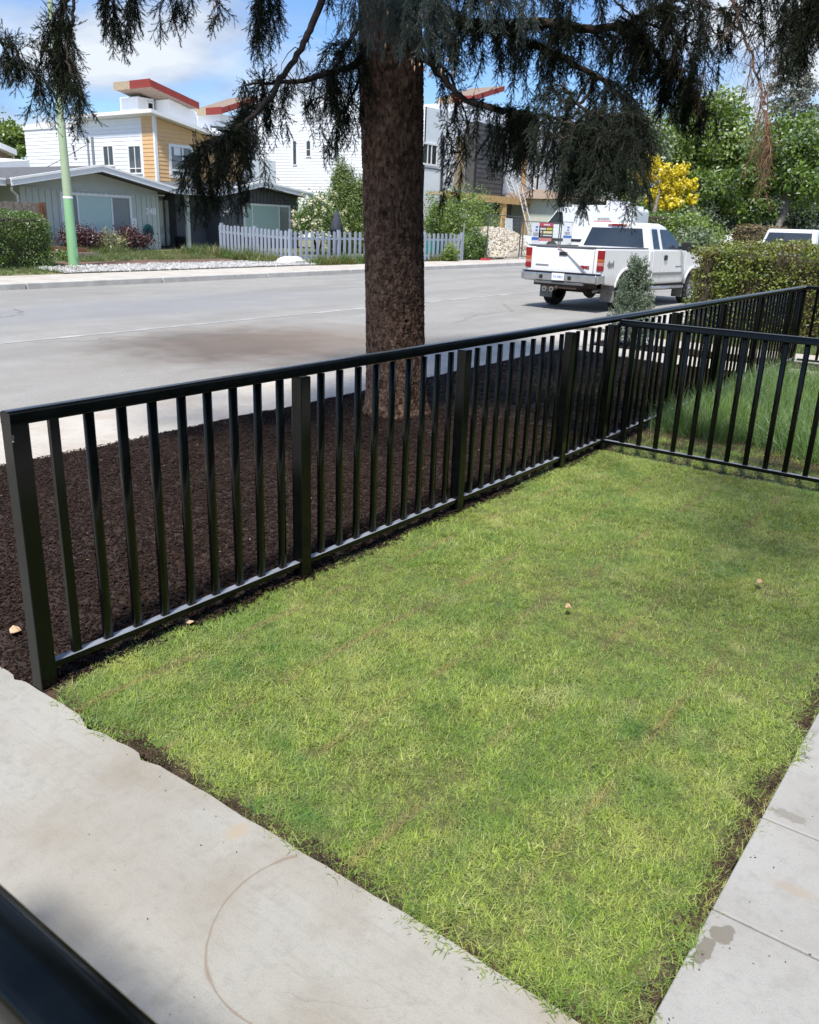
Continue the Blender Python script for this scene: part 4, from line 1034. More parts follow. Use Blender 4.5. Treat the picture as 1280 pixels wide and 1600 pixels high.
# twiggy branches against the sky
for l_ in ([(1000, 30, 5.8), (1045, 50, 5.7), (1085, 75, 5.65), (1120, 120, 5.6)], [(1030, -10, 5.6), (1070, 25, 5.5), (1105, 40, 5.4), (1130, 62, 5.4)], [(1060, -30, 5.4), (1110, 10, 5.3), (1150, 25, 5.2)],
           [(960, 0, 5.8), (1000, 40, 5.75), (1020, 80, 5.7)]):
    S.limb(A(l_), .009, .003, 24, (.06, .30), .14, bare=.45)
S.limb(A([(1160, -120, 5.0), (1185, -60, 4.9), (1215, -20, 4.8), (1262, -14, 4.8), (1300, -10, 4.8)]), .016, .006, 30, (.12, .34), .16, t0=.2)
S.limb(A([(1330, -120, 4.6), (1300, -50, 4.6), (1283, -20, 4.6)]), .012, .004, 30, (.12, .24), .08, t0=.2)
# the crown above, whorl by whorl, cut shorter streetward to keep its shadow off the road
random.seed(12)
z = 4.75
while z < 12:
    ln = 4.6 * max(.06, (1 - (z - 4.2) / 8.2)) ** .9
    for k in range(5):
        a = random.uniform(0, 2 * PI); dr = Vector((math.cos(a), math.sin(a), 0))
        l = ln * random.uniform(.8, 1.05) * (1 - .52 * max(0, dr.y)) * (1 - .25 * max(0, dr.x))
        b = Vector((*trunk_c(z), z)); zt = random.uniform(-.1, .25)
        S.limb([b, b + dr * l * .35 + Vector((0, 0, .16 + zt * .3)), b + dr * l * .7 + Vector((0, 0, .10 + zt * .4)), b + dr * l + Vector((0, 0, -.12 + zt * .5))], .035, .008, 9, (.15, .42), .5, t0=.18, tw=(1.2, 2.0), per=1, every=.075)
    z += random.uniform(.34, .46)
for ex_, ey_, zb_ in ((0.1, -2.9, 4.9), (0.9, -2.95, 5.1), (1.7, -2.9, 4.9), (2.4, -3.2, 5.2)):  # long unseen boughs added to throw soft shade on the lawn's right side
    b = Vector((*trunk_c(zb_), zb_)); e = Vector((ex_, ey_, zb_ - .55))
    S.limb([b, b.lerp(e, .35) + Vector((0, 0, .32)), b.lerp(e, .7) + Vector((.1, 0, .22)), e], .05, .008, 9, (.15, .40), .5, t0=.74, tw=(1.2, 2.0), per=1, every=.075)
S.emit(sp, 'crown', tw_d, MT['needle'], 'bough', MT['bark_dark'])
# grey-green curtain on the right, paler needle colour stands for the light it catches
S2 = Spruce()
tw_g = [twig_proto(leaf_mat('lit_spruce_needle', (0.030, 0.042, 0.026), (0.075, 0.092, 0.062), trans=0.12, gloss=0.12, rnd='object')) for _ in range(6)]
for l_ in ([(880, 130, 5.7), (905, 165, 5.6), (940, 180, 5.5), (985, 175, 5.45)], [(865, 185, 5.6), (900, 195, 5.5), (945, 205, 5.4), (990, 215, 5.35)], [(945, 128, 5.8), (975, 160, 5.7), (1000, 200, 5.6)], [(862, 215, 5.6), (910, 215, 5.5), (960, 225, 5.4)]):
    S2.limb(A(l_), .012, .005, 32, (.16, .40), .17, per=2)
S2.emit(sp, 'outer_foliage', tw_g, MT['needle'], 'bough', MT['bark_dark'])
# blue-green tufts on the near side of the trunk, with new tan buds
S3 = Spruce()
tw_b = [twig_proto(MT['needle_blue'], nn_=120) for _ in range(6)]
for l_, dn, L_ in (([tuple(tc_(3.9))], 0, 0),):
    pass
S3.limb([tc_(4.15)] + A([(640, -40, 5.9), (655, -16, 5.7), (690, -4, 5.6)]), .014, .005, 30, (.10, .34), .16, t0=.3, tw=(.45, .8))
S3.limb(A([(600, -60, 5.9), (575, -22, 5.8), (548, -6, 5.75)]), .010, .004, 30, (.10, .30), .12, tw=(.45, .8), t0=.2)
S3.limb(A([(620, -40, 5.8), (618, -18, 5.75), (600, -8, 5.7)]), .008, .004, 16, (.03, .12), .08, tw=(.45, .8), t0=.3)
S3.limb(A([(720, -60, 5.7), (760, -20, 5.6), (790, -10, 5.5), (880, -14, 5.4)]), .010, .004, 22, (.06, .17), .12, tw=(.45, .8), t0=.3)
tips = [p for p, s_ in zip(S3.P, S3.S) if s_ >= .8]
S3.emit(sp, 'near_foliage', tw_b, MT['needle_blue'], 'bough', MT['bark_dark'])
# tan buds and small cones at the tips, and dead brown sprays on the far right
bd = MB()
btips = [t for t in tips if random.random() < .42]
btips += [Vector(tuple(at_d(*q))) for q in ((333, 26, 5.3), (334, 8, 5.3), (281, 40, 5.2), (420, 55, 5.6), (445, 48, 5.6), (392, 12, 5.6), (648, 104, 5.55), (656, 100, 5.55), (664, 108, 5.55), (672, 114, 5.6), (690, 108, 5.6), (644, 94, 5.6), (708, 112, 5.6), (700, 92, 5.6))]
for t in btips:
    l = random.uniform(.018, .045); r = random.uniform(.0045, .008)
    bd.lathe([(0, 0), (r * .8, -l * .2), (r, -l * .5), (r * .7, -l * .85), (0, -l)], 6, (t.x, t.y, t.z + .008))
bd.build('bud', MT['bud'], sp, kind='stuff', smooth=True)
S4 = Spruce()
tw_x = [twig_proto(MT['twig_dead'], L=.16, side=5, bare=True) for _ in range(5)]
dl = [(1108, -60, 5.0), (1145, 5, 5.0), (1166, 62, 5.0), (1184, 125, 5.0), (1196, 190, 5.0), (1203, 240, 5.0)]
S4.limb(A(dl), .010, .004, 12, (.06, .18), .05, tw=(.45, .8), t0=.3, bare=.35)
S4.limb(A([(1196, 150, 5.0), (1200, 200, 5.0), (1204, 250, 5.0)]), .004, .002, 30, (.06, .20), .04, tw=(.4, .8), bare=.2)
S4.limb(A([(1145, 5, 5.0), (1186, 40, 5.0), (1200, 90, 5.0)]), .006, .003, 10, (.05, .2), .1, bare=.4)
S4.limb(A([(1060, 60, 5.6), (1085, 95, 5.6), (1112, 130, 5.6)]), .004, .002, 10, (.08, .2), .1, tw=(.5, 1.0), bare=.3)
S4.emit(sp, 'dead_spray', tw_x, MT['twig_dead'], 'dead_branch', MT['twig_dead'])

# ------------------------------------------------------------------ houses across the street
def text(name, s, size, m, parent, loc, rot, depth=0.006, align='CENTER', sx=1.0, kind=None, bold=0.0):
    cu = bpy.data.curves.new(name, 'FONT'); cu.body = s; cu.size = size; cu.extrude = depth; cu.align_x = align; cu.align_y = 'CENTER'; cu.offset = bold
    t = bpy.data.objects.new(name, cu); COL.objects.link(t)
    dg = bpy.context.evaluated_depsgraph_get(); me = bpy.data.meshes.new_from_object(t.evaluated_get(dg))
    COL.objects.unlink(t); bpy.data.objects.remove(t)
    me.materials.clear(); me.materials.append(m)
    o = bpy.data.objects.new(name, me); link(o, parent)
    org = ORG.get(parent.name, Vector((0, 0, 0))) if parent else Vector((0, 0, 0))
    o.location = Vector(loc) - org; o.rotation_euler = rot; o.scale = (sx, 1, 1)
    return o
FACE_STREET = (PI / 2, 0, 0)            # text that faces -Y
def window(parent, x0, x1, z0, z1, Y, bars, panes, fr=0.07, axis='y', sgn=-1, frm=None, cross=None, proud=0.05):
    """framed window in a wall; the wall's outer face lies at Y (axis 'y') or X (axis 'x') and faces sgn"""
    frm = frm or MT['white']
    def B(mb, a0, a1, z0, z1, d0, d1):
        lo, hi = sorted((Y + sgn * d0, Y + sgn * d1))
        return mb.box(a0, a1, lo, hi, z0, z1) if axis == 'y' else mb.box(lo, hi, a0, a1, z0, z1)
    f = MB()
    B(f, x0 - fr, x1 + fr, z0 - fr, z0, -.01, proud); B(f, x0 - fr, x1 + fr, z1, z1 + fr, -.01, proud)
    B(f, x0 - fr, x0, z0 + .001, z1 - .001, -.01, proud - .002); B(f, x1, x1 + fr, z0 + .001, z1 - .001, -.01, proud - .002)
    for b in bars: B(f, b - fr * .32, b + fr * .32, z0 + .001, z1 - .001, .004, proud - .008)
    if cross is not None: B(f, x0 + .001, x1 - .001, cross - fr * .3, cross + fr * .3, .004, proud - .012)
    w = f.build('window', frm, parent)
    e = [x0] + list(bars) + [x1]
    for i in range(len(e) - 1):
        B(MB(), e[i] + .002, e[i + 1] - .002, z0 + .002, z1 - .002, 0.004, 0.012).build('pane', panes[i % len(panes)], w)
    return w
Yw, Yf = 27.2, 26.4
k = lambda x, y, Y=Yw: at_y(x, y, Y)
bx = thing('bungalow', 'low duplex bungalow with twin gables, sage grey left half and dark slate right half', 'house', (21.4, Yw, yard_z(21, Yw)))
zb = yard_z(21, 27) - .15
xl, xr = k(30, 300)[0], k(246, 300)[0]              # sage wall
ridge1 = at_y(160, 266, Yf); val1 = at_y(275, 301, Yf); val2 = at_y(342, 305, Yf); ridge2 = at_y(411, 290, Yf); ev2 = at_y(490, 309, Yf); ev1 = at_y(18, 287, Yf)
low1 = 2.58; lowv = min(val1[2], val2[2]); zr1, zr2 = ridge1[2], ridge2[2]; low2 = ev2[2]
YB = 37.0
# walls with battens
def gable_wall(name, x0, x1, ztop_fn, Y, depth, m, pitch, parent, lowz=None):
    xs = [x0] + [v for v in (ridge1[0], ridge2[0]) if x0 < v < x1] + [x1]
    pts = [(x0, zb), (x1, zb)] + [(x, ztop_fn(x)) for x in reversed(xs)]
    w = MB().prism(pts, 'y', Y, Y + depth).build(name, m, parent)
    b = MB(); x = x0
    while x < x1 - .05:
        xe_ = min(x + pitch - .028, x1); b.box(x, xe_, Y - .026, Y - .002, zb, min(ztop_fn(x) - .03, ztop_fn(xe_) - .03, lowz or 9)); x += pitch
    b.build('wall_boards', m, w, kind='stuff')
    return w
def roofz(x):
    if x <= ridge1[0]: return zr1 + (low1 - zr1) * (ridge1[0] - x) / (ridge1[0] - ev1[0])
    if x <= val1[0]: return zr1 + (lowv - zr1) * (x - ridge1[0]) / (val1[0] - ridge1[0])
    if x <= val2[0]: return lowv
    if x <= ridge2[0]: return lowv + (zr2 - lowv) * (x - val2[0]) / (ridge2[0] - val2[0])
    return zr2 + (low2 - zr2) * (x - ridge2[0]) / (ev2[0] - ridge2[0])
under = lambda x: roofz(x) - .03
w1 = gable_wall('grey_wall', xl, xr, under, Yw, 9.0, MT['grey_wall'], .24, bx, lowz=2.52)
MB().box(xl, xr + .3, Yw - .06, Yw - .001, 2.525, 2.575).build('trim_board', MT['grey_wall'], bx)
x2l, x2r = k(342, 305)[0], k(466, 305)[0]
w2 = gable_wall('slate_wall', x2l, x2r, under, Yw, 9.0, MT['navy_wall'], .22, bx)
# porch recess between them
MB().box(xr, x2l, Yw + 1.7, Yw + 1.8, zb, lowv - .03).build('porch_back_wall', MT['grey_wall'], bx)
MB().box(k(297, 340)[0], x2l - .002, Yw + .9, Yw + 1.698, zb, lowv - .03).build('slate_porch_wall', MT['navy_wall'], bx)
MB().box(xr, x2l, Yw - .4, Yw + 1.698, zb - .1, zb + .12).build('porch_floor', MT['kerb'], bx)
for a, b in ((247, 256), (259, 274), (277, 290)):
    xa, xb_ = at_y(a, 340, Yw + 1.4)[0], at_y(b, 340, Yw + 1.4)[0]
    d_ = MB().box(xa, xb_, Yw + 1.40, Yw + 1.46, zb + .25, 2.42).build('sidelight', MT['grey_wall'], bx)
    MB().box(xa + .06, xb_ - .06, Yw + 1.385, Yw + 1.399, zb + 1.02, 2.36).build('pane', MT['door_white'], d_)
    MB().box(xa + .06, xb_ - .06, Yw + 1.385, Yw + 1.399, zb + .32, zb + .72).build('panel', MT['door_white'], d_)
MB().box(k(290, 340, Yw - .25)[0], k(295, 340, Yw - .25)[0], Yw - .33, Yw - .21, zb, lowv - .04).build('porch_post', MT['grey_wall'], bx)
m_ = k(322, 352, Yw + .9)
MB().box(m_[0] - .16, m_[0] + .16, Yw + .78, Yw + .899, m_[2] - .10, m_[2] + .10).build('mailbox', MT['dark'], bx)
# low wing on the left with its downpipe
MB().box(9.0, xl, Yw + 1.6, Yw + 9, zb, 2.48).build('wing_wall', MT['grey_wall'], bx)
# roof slabs: top sheet, white fascia
def slab(name, xa, za, xb, zb_, y0, y1, m, parent, t=.10, lift=0.0):
    return MB().hexa([(xa, y0, za + lift), (xb, y0, zb_ + lift), (xb, y1, zb_ + lift), (xa, y1, za + lift), (xa, y0, za + t + lift), (xb, y0, zb_ + t + lift), (xb, y1, zb_ + t + lift), (xa, y1, za + t + lift)]).build(name, m, parent)
segs_ = [(ev1[0], low1, ridge1[0], zr1), (ridge1[0], zr1, val1[0], lowv), (val1[0], lowv, val2[0], lowv), (val2[0], lowv, ridge2[0], zr2), (ridge2[0], zr2, ev2[0], low2), (8.0, low1, ev1[0], low1)]
for i, (xa, za, xb_, zb2) in enumerate(segs_):
    rf = slab('roof', xa, za, xb_, zb2, Yf + .04 + (.7 if i == 5 else 0), YB, MT['roof_grey'], bx, t=.17)
    y0 = Yf if i < 5 else Yf + .35
    slab('fascia', xa, za - .045, xb_, zb2 - .045, y0, y0 + .038, MT['white'], rf, t=.17)
    slab('drip_edge', xa, za + .128, xb_, zb2 + .128, y0 - .03, y0 + .10, MT['white'], rf, t=.075)
q = at_y(25, 300, Yw)
MB().tube([(q[0] - .35, Yw - .4, 2.52), (q[0] - .3, Yw - .25, 2.42), (q[0], Yw - .06, 2.25), (q[0] + .05, Yw - .06, zb)], .045, 8).build('downpipe', MT['white'], bx, smooth=True)
# big windows
a, b = k(96, 303), k(200, 308)
b1_, b2_ = k(121, 330)[0], k(174, 330)[0]
window(bx, a[0], b[0], 1.14, 2.36, Yw - .027, [b1_, b2_], [MT['glass_blind'], MT['glass_curtain'], MT['glass_blind']], fr=.10)
MB().box(a[0] - .05, b[0] + .05, Yw - .045, Yw - .027, zb + .05, 1.03).build('apron_panel', MT['cream'], bx)
a, b = k(381, 318), k(450, 323)
window(bx, a[0], b[0], 1.10, 2.36, Yw - .027, [k(393, 340)[0], k(435, 340)[0]], [MT['glass_curtain'], MT['glass_curtain'], MT['glass_blind']], fr=.09)
# house numbers, meter box, hose reel
q = k(235, 331); text('house_number', '748', .34, MT['white'], bx, (q[0], Yw - .04, q[2]), FACE_STREET, bold=.014)
for i, (c_, px, py) in enumerate((('7', 349, 334), ('4', 354, 331), ('6', 358.5, 328))):
    q = k(px, py); text('house_number', c_, .27, MT['white'], bx, (q[0], Yw - .04, q[2]), FACE_STREET, bold=.014)
q = k(207, 348)
MB().box(q[0] - .12, q[0] + .12, Yw - .12, Yw - .016, q[2] - .2, q[2] + .17).build('meter_box', MT['white'], bx, bevel=.01)
for px in (139, 146.5):
    q = at_y(px, 250, 31.0); top_ = at_y(px, 214, 31.0)[2]
    MB().tube([(q[0], 31.0, 2.6), (q[0], 31.0, top_)], .045 if px < 142 else .06, 8).build('vent_pipe', MT['galv'], bx)
q = at_y(137, 225, 31.0); e_ = at_y(-60, 285, 40)
MB().tube([tuple(Vector(q).lerp(Vector(e_), t) + Vector((0, 0, -.5 * math.sin(PI * t)))) for t in np.linspace(0, 1, 12)], .014, 4).build('service_wire', MT['dksteel'], bx)
hr = thing('hose_reel', 'coiled teal garden hose hung on the grey wall by the porch', 'hose', tuple(k(230, 361)))
q = k(230, 361)
for i in range(7):
    r = .15 + .02 * i
    MB().tube([(q[0] + r * math.cos(t) * .85, Yw - .09 - .015 * (i % 3), q[2] - .05 + r * 1.15 * math.sin(t)) for t in np.linspace(0, 2 * PI, 22)], .016, 6).build('hose_loop', MT['hosegreen'], hr, smooth=True)
MB().lathe([(0, 0), (.12, 0), (.12, .16), (0, .16)], 14, (q[0], Yw - .18, q[2]), axis='y').build('reel_hub', MT['bin'], hr)
pb = thing('waste_bin', 'dark plastic bin standing in the grey porch', 'bin', (at_y(283, 390, Yw + .6)[0], Yw + .6, zb + .12))
q = ORG[pb.name]
MB().lathe([(0, 0), (.19, 0), (.25, .52), (.27, .52), (.27, .56), (.24, .56), (.20, .05), (0, .05)], 16, (q.x, q.y, q.z)).build('tub', MT['bin'], pb, smooth=True)
MB().lathe([(0, .46), (.235, .46), (.235, .47), (0, .49)], 16, (q.x, q.y, q.z)).build('contents', MT['soil'], pb)
# neighbour at the far left
nb = thing('brown_house', 'brown stucco house with white gable trim at the left edge of the photo', 'house', (14.0, 42, yard_z(14, 42)))
q = at_y(8, 240, 42); e_ = at_y(30, 240, 42); z_ = at_y(10, 250, 42)[2]
MB().box(q[0] - 9, at_y(12, 240, 42)[0], 42.0, 50, 0, at_y(4, 232, 42)[2]).build('wall', MT['brown_wall'], nb)
a_ = at_y(-60, 205, 41.4); b_ = at_y(27, 243, 41.4)
slab('roof', a_[0], a_[2], b_[0], b_[2], 41.4, 51, MT['white'], nb, t=.28)
slab('roof', a_[0] + .3, a_[2] - .75, b_[0] + .7, b_[2] - .35, 42.6, 51, MT['cream'], nb, t=.2)
c_ = at_y(46, 252, 38.5); d_ = at_y(-40, 256, 38.5)
MB().hexa([(d_[0], 38.5, d_[2] - .25), (c_[0], 38.5, c_[2] - .25), (c_[0], 41.3, c_[2] - .25), (d_[0], 41.3, d_[2] - .25), (d_[0], 38.5, d_[2] + .05), (c_[0], 38.5, c_[2] + .05), (c_[0], 41.3, c_[2] + .2), (d_[0], 41.3, d_[2] + .2)]).build('carport_roof', MT['white'], nb)
for dx in (.3, 4.0):
    MB().box(c_[0] - dx - .1, c_[0] - dx, 38.8, 38.9, 0.3, c_[2] - .25).build('post', MT['white'], nb)

# white townhouses going up behind
def boards(parent, name, axis, s0, s1, c, sgn, z0, ztop, h, m):
    """lap siding, every board its own piece; ztop(s) limits the slanted top"""
    z = z0; me_cache = {}
    while z < max(ztop(s0), ztop(s1)):
        z1 = z + h
        a, b = s0, s1
        lo, hi = ztop(s0), ztop(s1)
        if max(lo, hi) > z + .03:
            if min(lo, hi) < z1 and abs(hi - lo) > 1e-6:       # clip under the rake at the board's mid height
                zm = min(z1, max(lo, hi) - .02); s = s0 + (s1 - s0) * (zm - lo) / (hi - lo)
                if lo > hi: b = min(s1, max(s0 + .05, s))
                else: a = max(s0, min(s1 - .05, s))
            zt = min(z1 - .004, max(lo, hi))
            p0 = c + sgn * .030; p1 = c + sgn * .012; p2 = c + sgn * .0
            if axis == 'x': pts = [(a, p0, z), (b, p0, z), (b, p2, z), (a, p2, z), (a, p1, zt), (b, p1, zt), (b, p2, zt), (a, p2, zt)]
            else: pts = [(p0, a, z), (p0, b, z), (p2, b, z), (p2, a, z), (p1, a, zt), (p1, b, zt), (p2, b, zt), (p2, a, zt)]
            MB().hexa(pts).build(name, m, parent)
        z = z1
YA = 38.0
th_ = thing('townhouse', 'white sided townhouse with tan front and red roofed tower behind the bungalow', 'building', (29.7, YA, yard_z(29, YA)))
cA = at_y(240, 180, YA); XA = cA[0]; zA = cA[2]
bk = at_x(38, 201, XA)[1]
rkr = at_y(333, 216, YA)
z0A = 1.0
MB().box(XA + .001, XA + 9, YA + .001, bk, z0A - .6, 5.3).build('core', MT['house_wrap'], th_)
sideA = MB().box(XA - .001, XA + .2, YA + .002, bk, z0A - .6, zA - .05).build('side_wall', MT['siding_white'], th_)
ystrip = at_x(221, 200, XA)[1]
boards(sideA, 'siding_board', 'y', ystrip, bk, XA, -1, 2.6, lambda s: zA - .02 - (zA - at_x(38, 203, XA)[2]) * (s - YA) / (bk - YA), .205, MT['siding_white'])
tanS = MB().box(XA - .004, XA, YA + .06, ystrip - .05, z0A, zA - .02).build('tan_side_panel', MT['siding_tan'], th_)
boards(tanS, 'siding_board', 'y', YA + .06, ystrip - .05, XA - .004, -1, 2.6, lambda s: zA - .02, .205, MT['siding_tan'])
MB().box(XA - .045, XA + .12, YA - .045, YA + .10, z0A, zA).build('corner_trim', MT['white'], th_)
MB().box(XA - .04, XA - .0, ystrip - .05, ystrip + .09, z0A, zA - .04).build('corner_trim', MT['white'], th_)
zrk = lambda x: zA + (rkr[2] - zA) * (x - XA) / (rkr[0] - XA)
XAr = rkr[0] + 2.2
frA = MB().prism([(XA + .12, z0A), (XAr, z0A), (XAr, zrk(XAr) - .05), (XA + .12, zrk(XA + .12) - .05)], 'y', YA, YA + .2).build('tan_front_wall', MT['siding_tan'], th_)
boards(frA, 'siding_board', 'x', XA + .12, XAr, YA, -1, 2.6, lambda s: zrk(s) - .08, .205, MT['siding_tan'])
rA = MB().hexa([(XA - .55, YA - .55, zA + .06), (XAr, YA - .55, zrk(XAr) + .04), (XAr, YA + 7, zrk(XAr) + .04), (XA - .55, YA + 7, zA + .06), (XA - .55, YA - .55, zA + .24), (XAr, YA - .55, zrk(XAr) + .22), (XAr, YA + 7, zrk(XAr) + .22), (XA - .55, YA + 7, zA + .24)]).build('roof', MT['white'], th_)
MB().box(XA - .08, XA + .25, YA + 6, bk + .05, zA - .32, zA - .02).build('parapet_cap', MT['white'], th_)
for px0, px1, py0, py1, cr_z in ((163.5, 178, 229, 258, None), (203, 221, 229, 270, 263)):
    ya_, yb_ = at_x(px1, 240, XA)[1], at_x(px0, 240, XA)[1]; zt_ = at_x(px0, py0, XA)[2]; zb_ = at_x(px0, py1, XA)[2]
    window(th_, ya_, yb_, zb_, zt_, XA - .03, [(ya_ + yb_) / 2], [MT['glass']], fr=.08, axis='x', sgn=-1, cross=at_x(px1, cr_z, XA)[2] if cr_z else None)
for px0, px1, py0, py1 in ((115.5, 119, 227, 236), (117, 120, 238, 246)):
    ya_, yb_ = at_x(px1, 240, XA)[1], at_x(px0, 240, XA)[1]
    window(th_, ya_, yb_, at_x(px0, py1, XA)[2], at_x(px0, py0, XA)[2], XA - .03, [], [MT['glass']], fr=.05, axis='x')
a, b = at_y(266, 229, YA), at_y(297, 232, YA)
ww = window(th_, a[0], b[0], at_y(266, 273, YA)[2], a[2], YA - .03, [at_y(285, 250, YA)[0]], [MT['glass_blind'], MT['glass_blind']], fr=.15, cross=at_y(266, 265, YA)[2])
q = at_y(276, 236, YA); MB().box(q[0] - .22, q[0] + .22, YA - .050, YA - .046, q[2] - .22, q[2] + .2).build('sticker', MT['white'], ww)
# towers with red shed roofs
def tower(parent, XT, YT, zT, xr_, zr_, ylen, walls_in, mirror=False):
    lo = MB().hexa([(XT, YT, zT - .32), (xr_, YT, zr_ - .32), (xr_, YT + ylen, zr_ - .32), (XT, YT + ylen, zT - .32), (XT, YT, zT), (xr_, YT, zr_), (xr_, YT + ylen, zr_), (XT, YT + ylen, zT)]).build('tower_roof', MT['roof_brown'], parent)
    slab('red_fascia', XT - .04, zT - .36, xr_ + .02, zr_ - .36, YT - .045, YT - .002, MT['red'], lo, t=.36)
    hl = ylen * .55
    MB().box(XT - .05, XT - .004, YT, YT + hl, zT - .37, zT + .05).build('red_fascia', MT['red'], lo)
    MB().box(XT - .05, XT - .004, YT + hl, YT + ylen, zT - .37, zT + .05).build('raw_fascia', MT['osb'], lo)
    return lo
cT = at_y(235, 124, 40.2); rT = at_y(310, 160, 40.2)
yl = at_x(178, 128, cT[0])[1] - 40.2
tower(th_, cT[0], 40.2, cT[2], rT[0], rT[2], yl, .5)
xa_ = at_y(259, 150, 41.2)[0]; xb_ = at_y(302, 165, 41.2)[0]
sl_ = (rT[2] - cT[2]) / (rT[0] - cT[0]); ztw = lambda x: cT[2] + sl_ * (x - cT[0]) - .33
MB().prism([(xa_, 5), (xb_, 5), (xb_, ztw(xb_)), (xa_, ztw(xa_))], 'y', 40.9, 43.0).build('tower_wall', MT['siding_white'], th_)
MB().prism([(cT[0] + 1.0, 5), (xa_ - .002, 5), (xa_ - .002, ztw(xa_)), (cT[0] + 1.0, ztw(cT[0] + 1.0))], 'y', 42.6, 44.5).build('tower_wall', MT['house_wrap'], th_)
yq = at_x(215, 150, cT[0] + .5)[1]
MB().box(cT[0] + .5, cT[0] + 1.6, yq, yq + 1.6, 5, ztw(cT[0] + 1.6)).build('tower_wall', MT['siding_white'], th_)
window(th_, yq + .80, yq + 1.30, ztw(cT[0]) - 1.58, ztw(cT[0]) - 1.12, cT[0] + .5, [], [MT['glass_blind']], fr=.08, axis='x')
q = at_y(235, 170, 42.1); window(th_, q[0] - .16, q[0] + .16, q[2] - .3, q[2] + .3, yq - .004, [], [MT['dark']], fr=.07)
cU = at_y(347, 168, 42.0); rU = at_y(402, 155, 42.0)
tower(th_, cU[0], 42.0, cU[2], rU[0], rU[2] + .2, at_x(303, 170, cU[0])[1] - 42.0, .4)
MB().box(cU[0] + .35, rU[0] - .3, 42.6, 46.5, 4, cU[2] - .30).build('tower_wall', MT['siding_white'], th_)
MB().box(XA + 1.5, rU[0] + 1.5, 43.6, 52, 4, at_y(330, 205, 43.6)[2]).build('upper_storey', MT['siding_white'], th_)
q = at_y(342, 200, 42.4); MB().bar((q[0] - .75, 42.3, q[2]), (q[0] + .55, 41.7, q[2]), .12, .12).build('lamp_arm', MT['dksteel'], th_)

# second townhouse, still under construction
YBt = 32.0
tb = thing('townhouse', 'unfinished white townhouse with porch roof of new timber behind the spruce trunk', 'building', (48, YBt, yard_z(48, YBt)))
XB = at_y(664, 250, YBt)[0]; bkB = at_x(395, 200, XB)[1]
zTB = 9.0; z0B = .4
XBr = at_y(872, 330, YBt)[0]
sB = MB().box(XB, XB + .2, YBt + .002, bkB, z0B, zTB).build('side_wall', MT['siding_white'], tb)
boards(sB, 'siding_board', 'y', YBt + .1, bkB, XB, -1, 2.2, lambda s: zTB, .205, MT['siding_white'])
MB().box(XB + .2, XBr, YBt + .12, bkB, z0B, zTB).build('core', MT['siding_white'], tb)
frB = MB().box(XB, XBr, YBt, YBt + .119, z0B, zTB).build('front_wall', MT['house_wrap'], tb)
for px0, px1, py0, py1 in ((459, 464, 221, 257), (480, 486, 221, 244), (523.5, 529, 220, 254)):
    ya_, yb_ = at_x(px1, 240, XB)[1], at_x(px0, 240, XB)[1]
    window(tb, ya_, yb_, at_x(px0, py1, XB)[2], at_x(px0, py0, XB)[2], XB - .03, [], [MT['glass']], fr=.06, axis='x', cross=at_x(480, 234, XB)[2] if px0 == 480 else None)
q0, q1 = at_y(659, 224, YBt), at_y(681, 257, YBt)
window(tb, q0[0] + .15, q1[0], q1[2], q0[2], YBt - .002, [at_y(668, 240, YBt)[0], at_y(674, 240, YBt)[0]], [MT['glass']], fr=.12)
q2 = at_y(688, 290, YBt)
MB().box(q0[0] + .1, q2[0], YBt - .03, YBt - .003, q2[2] + .95, q1[2] - .25).build('dark_band', MT['siding_char'], tb)
for px, m_ in ((688.5, 'dksteel'), (700, 'white')):
    x_ = at_y(px, 290, YBt)[0]; MB().box(x_ - .1, x_ + .12, YBt - .09, YBt - .035, z0B, 7.5).build('trim_strip', MT[m_], tb)
a, b = at_y(712, 225, YBt)[0], at_y(727, 225, YBt)[0]
MB().box(a, b, YBt - .04, YBt - .004, 4.3, 7.6).build('raw_panel', MT['osb'], tb)
a, b = at_y(744, 225, YBt - .8)[0], at_y(789, 225, YBt - .8)[0]; zt_ = at_y(770, 215, YBt - .8)[2] + .8
bay = MB().box(a, b, YBt - .8, YBt - .003, 3.9, zt_).build('charcoal_bay', MT['siding_char'], tb)
boards(bay, 'siding_board', 'x', a, b, YBt - .8, -1, 3.95, lambda s: zt_, .30, MT['siding_char'])
MB().box(a - .02, a + .12, YBt - .85, YBt - .77, 3.9, zt_).build('corner_trim', MT['signblack'], bay)
MB().box(b - .1, b + .04, YBt - .85, YBt - .77, 3.9, zt_).build('corner_trim', MT['signblack'], bay)
xo = at_y(816, 300, YBt)[0]; MB().box(xo - .35, xo + .35, YBt - .05, YBt - .004, z0B, 8.5).build('tan_strip', MT['siding_tan'], tb)
for px in (829, 836): 
    x_ = at_y(px, 290, YBt)[0]; MB().box(x_ - .1, x_ + .1, YBt - .06, YBt - .004, z0B, 8.5).build('trim_strip', MT['white'], tb)
a, b = at_y(840, 262, YBt), at_y(846, 285, YBt)
window(tb, a[0] - .35, a[0] + .35, b[2] - .6, a[2] + .9, YBt - .004, [], [MT['glass']], fr=.1, cross=b[2] + .6)
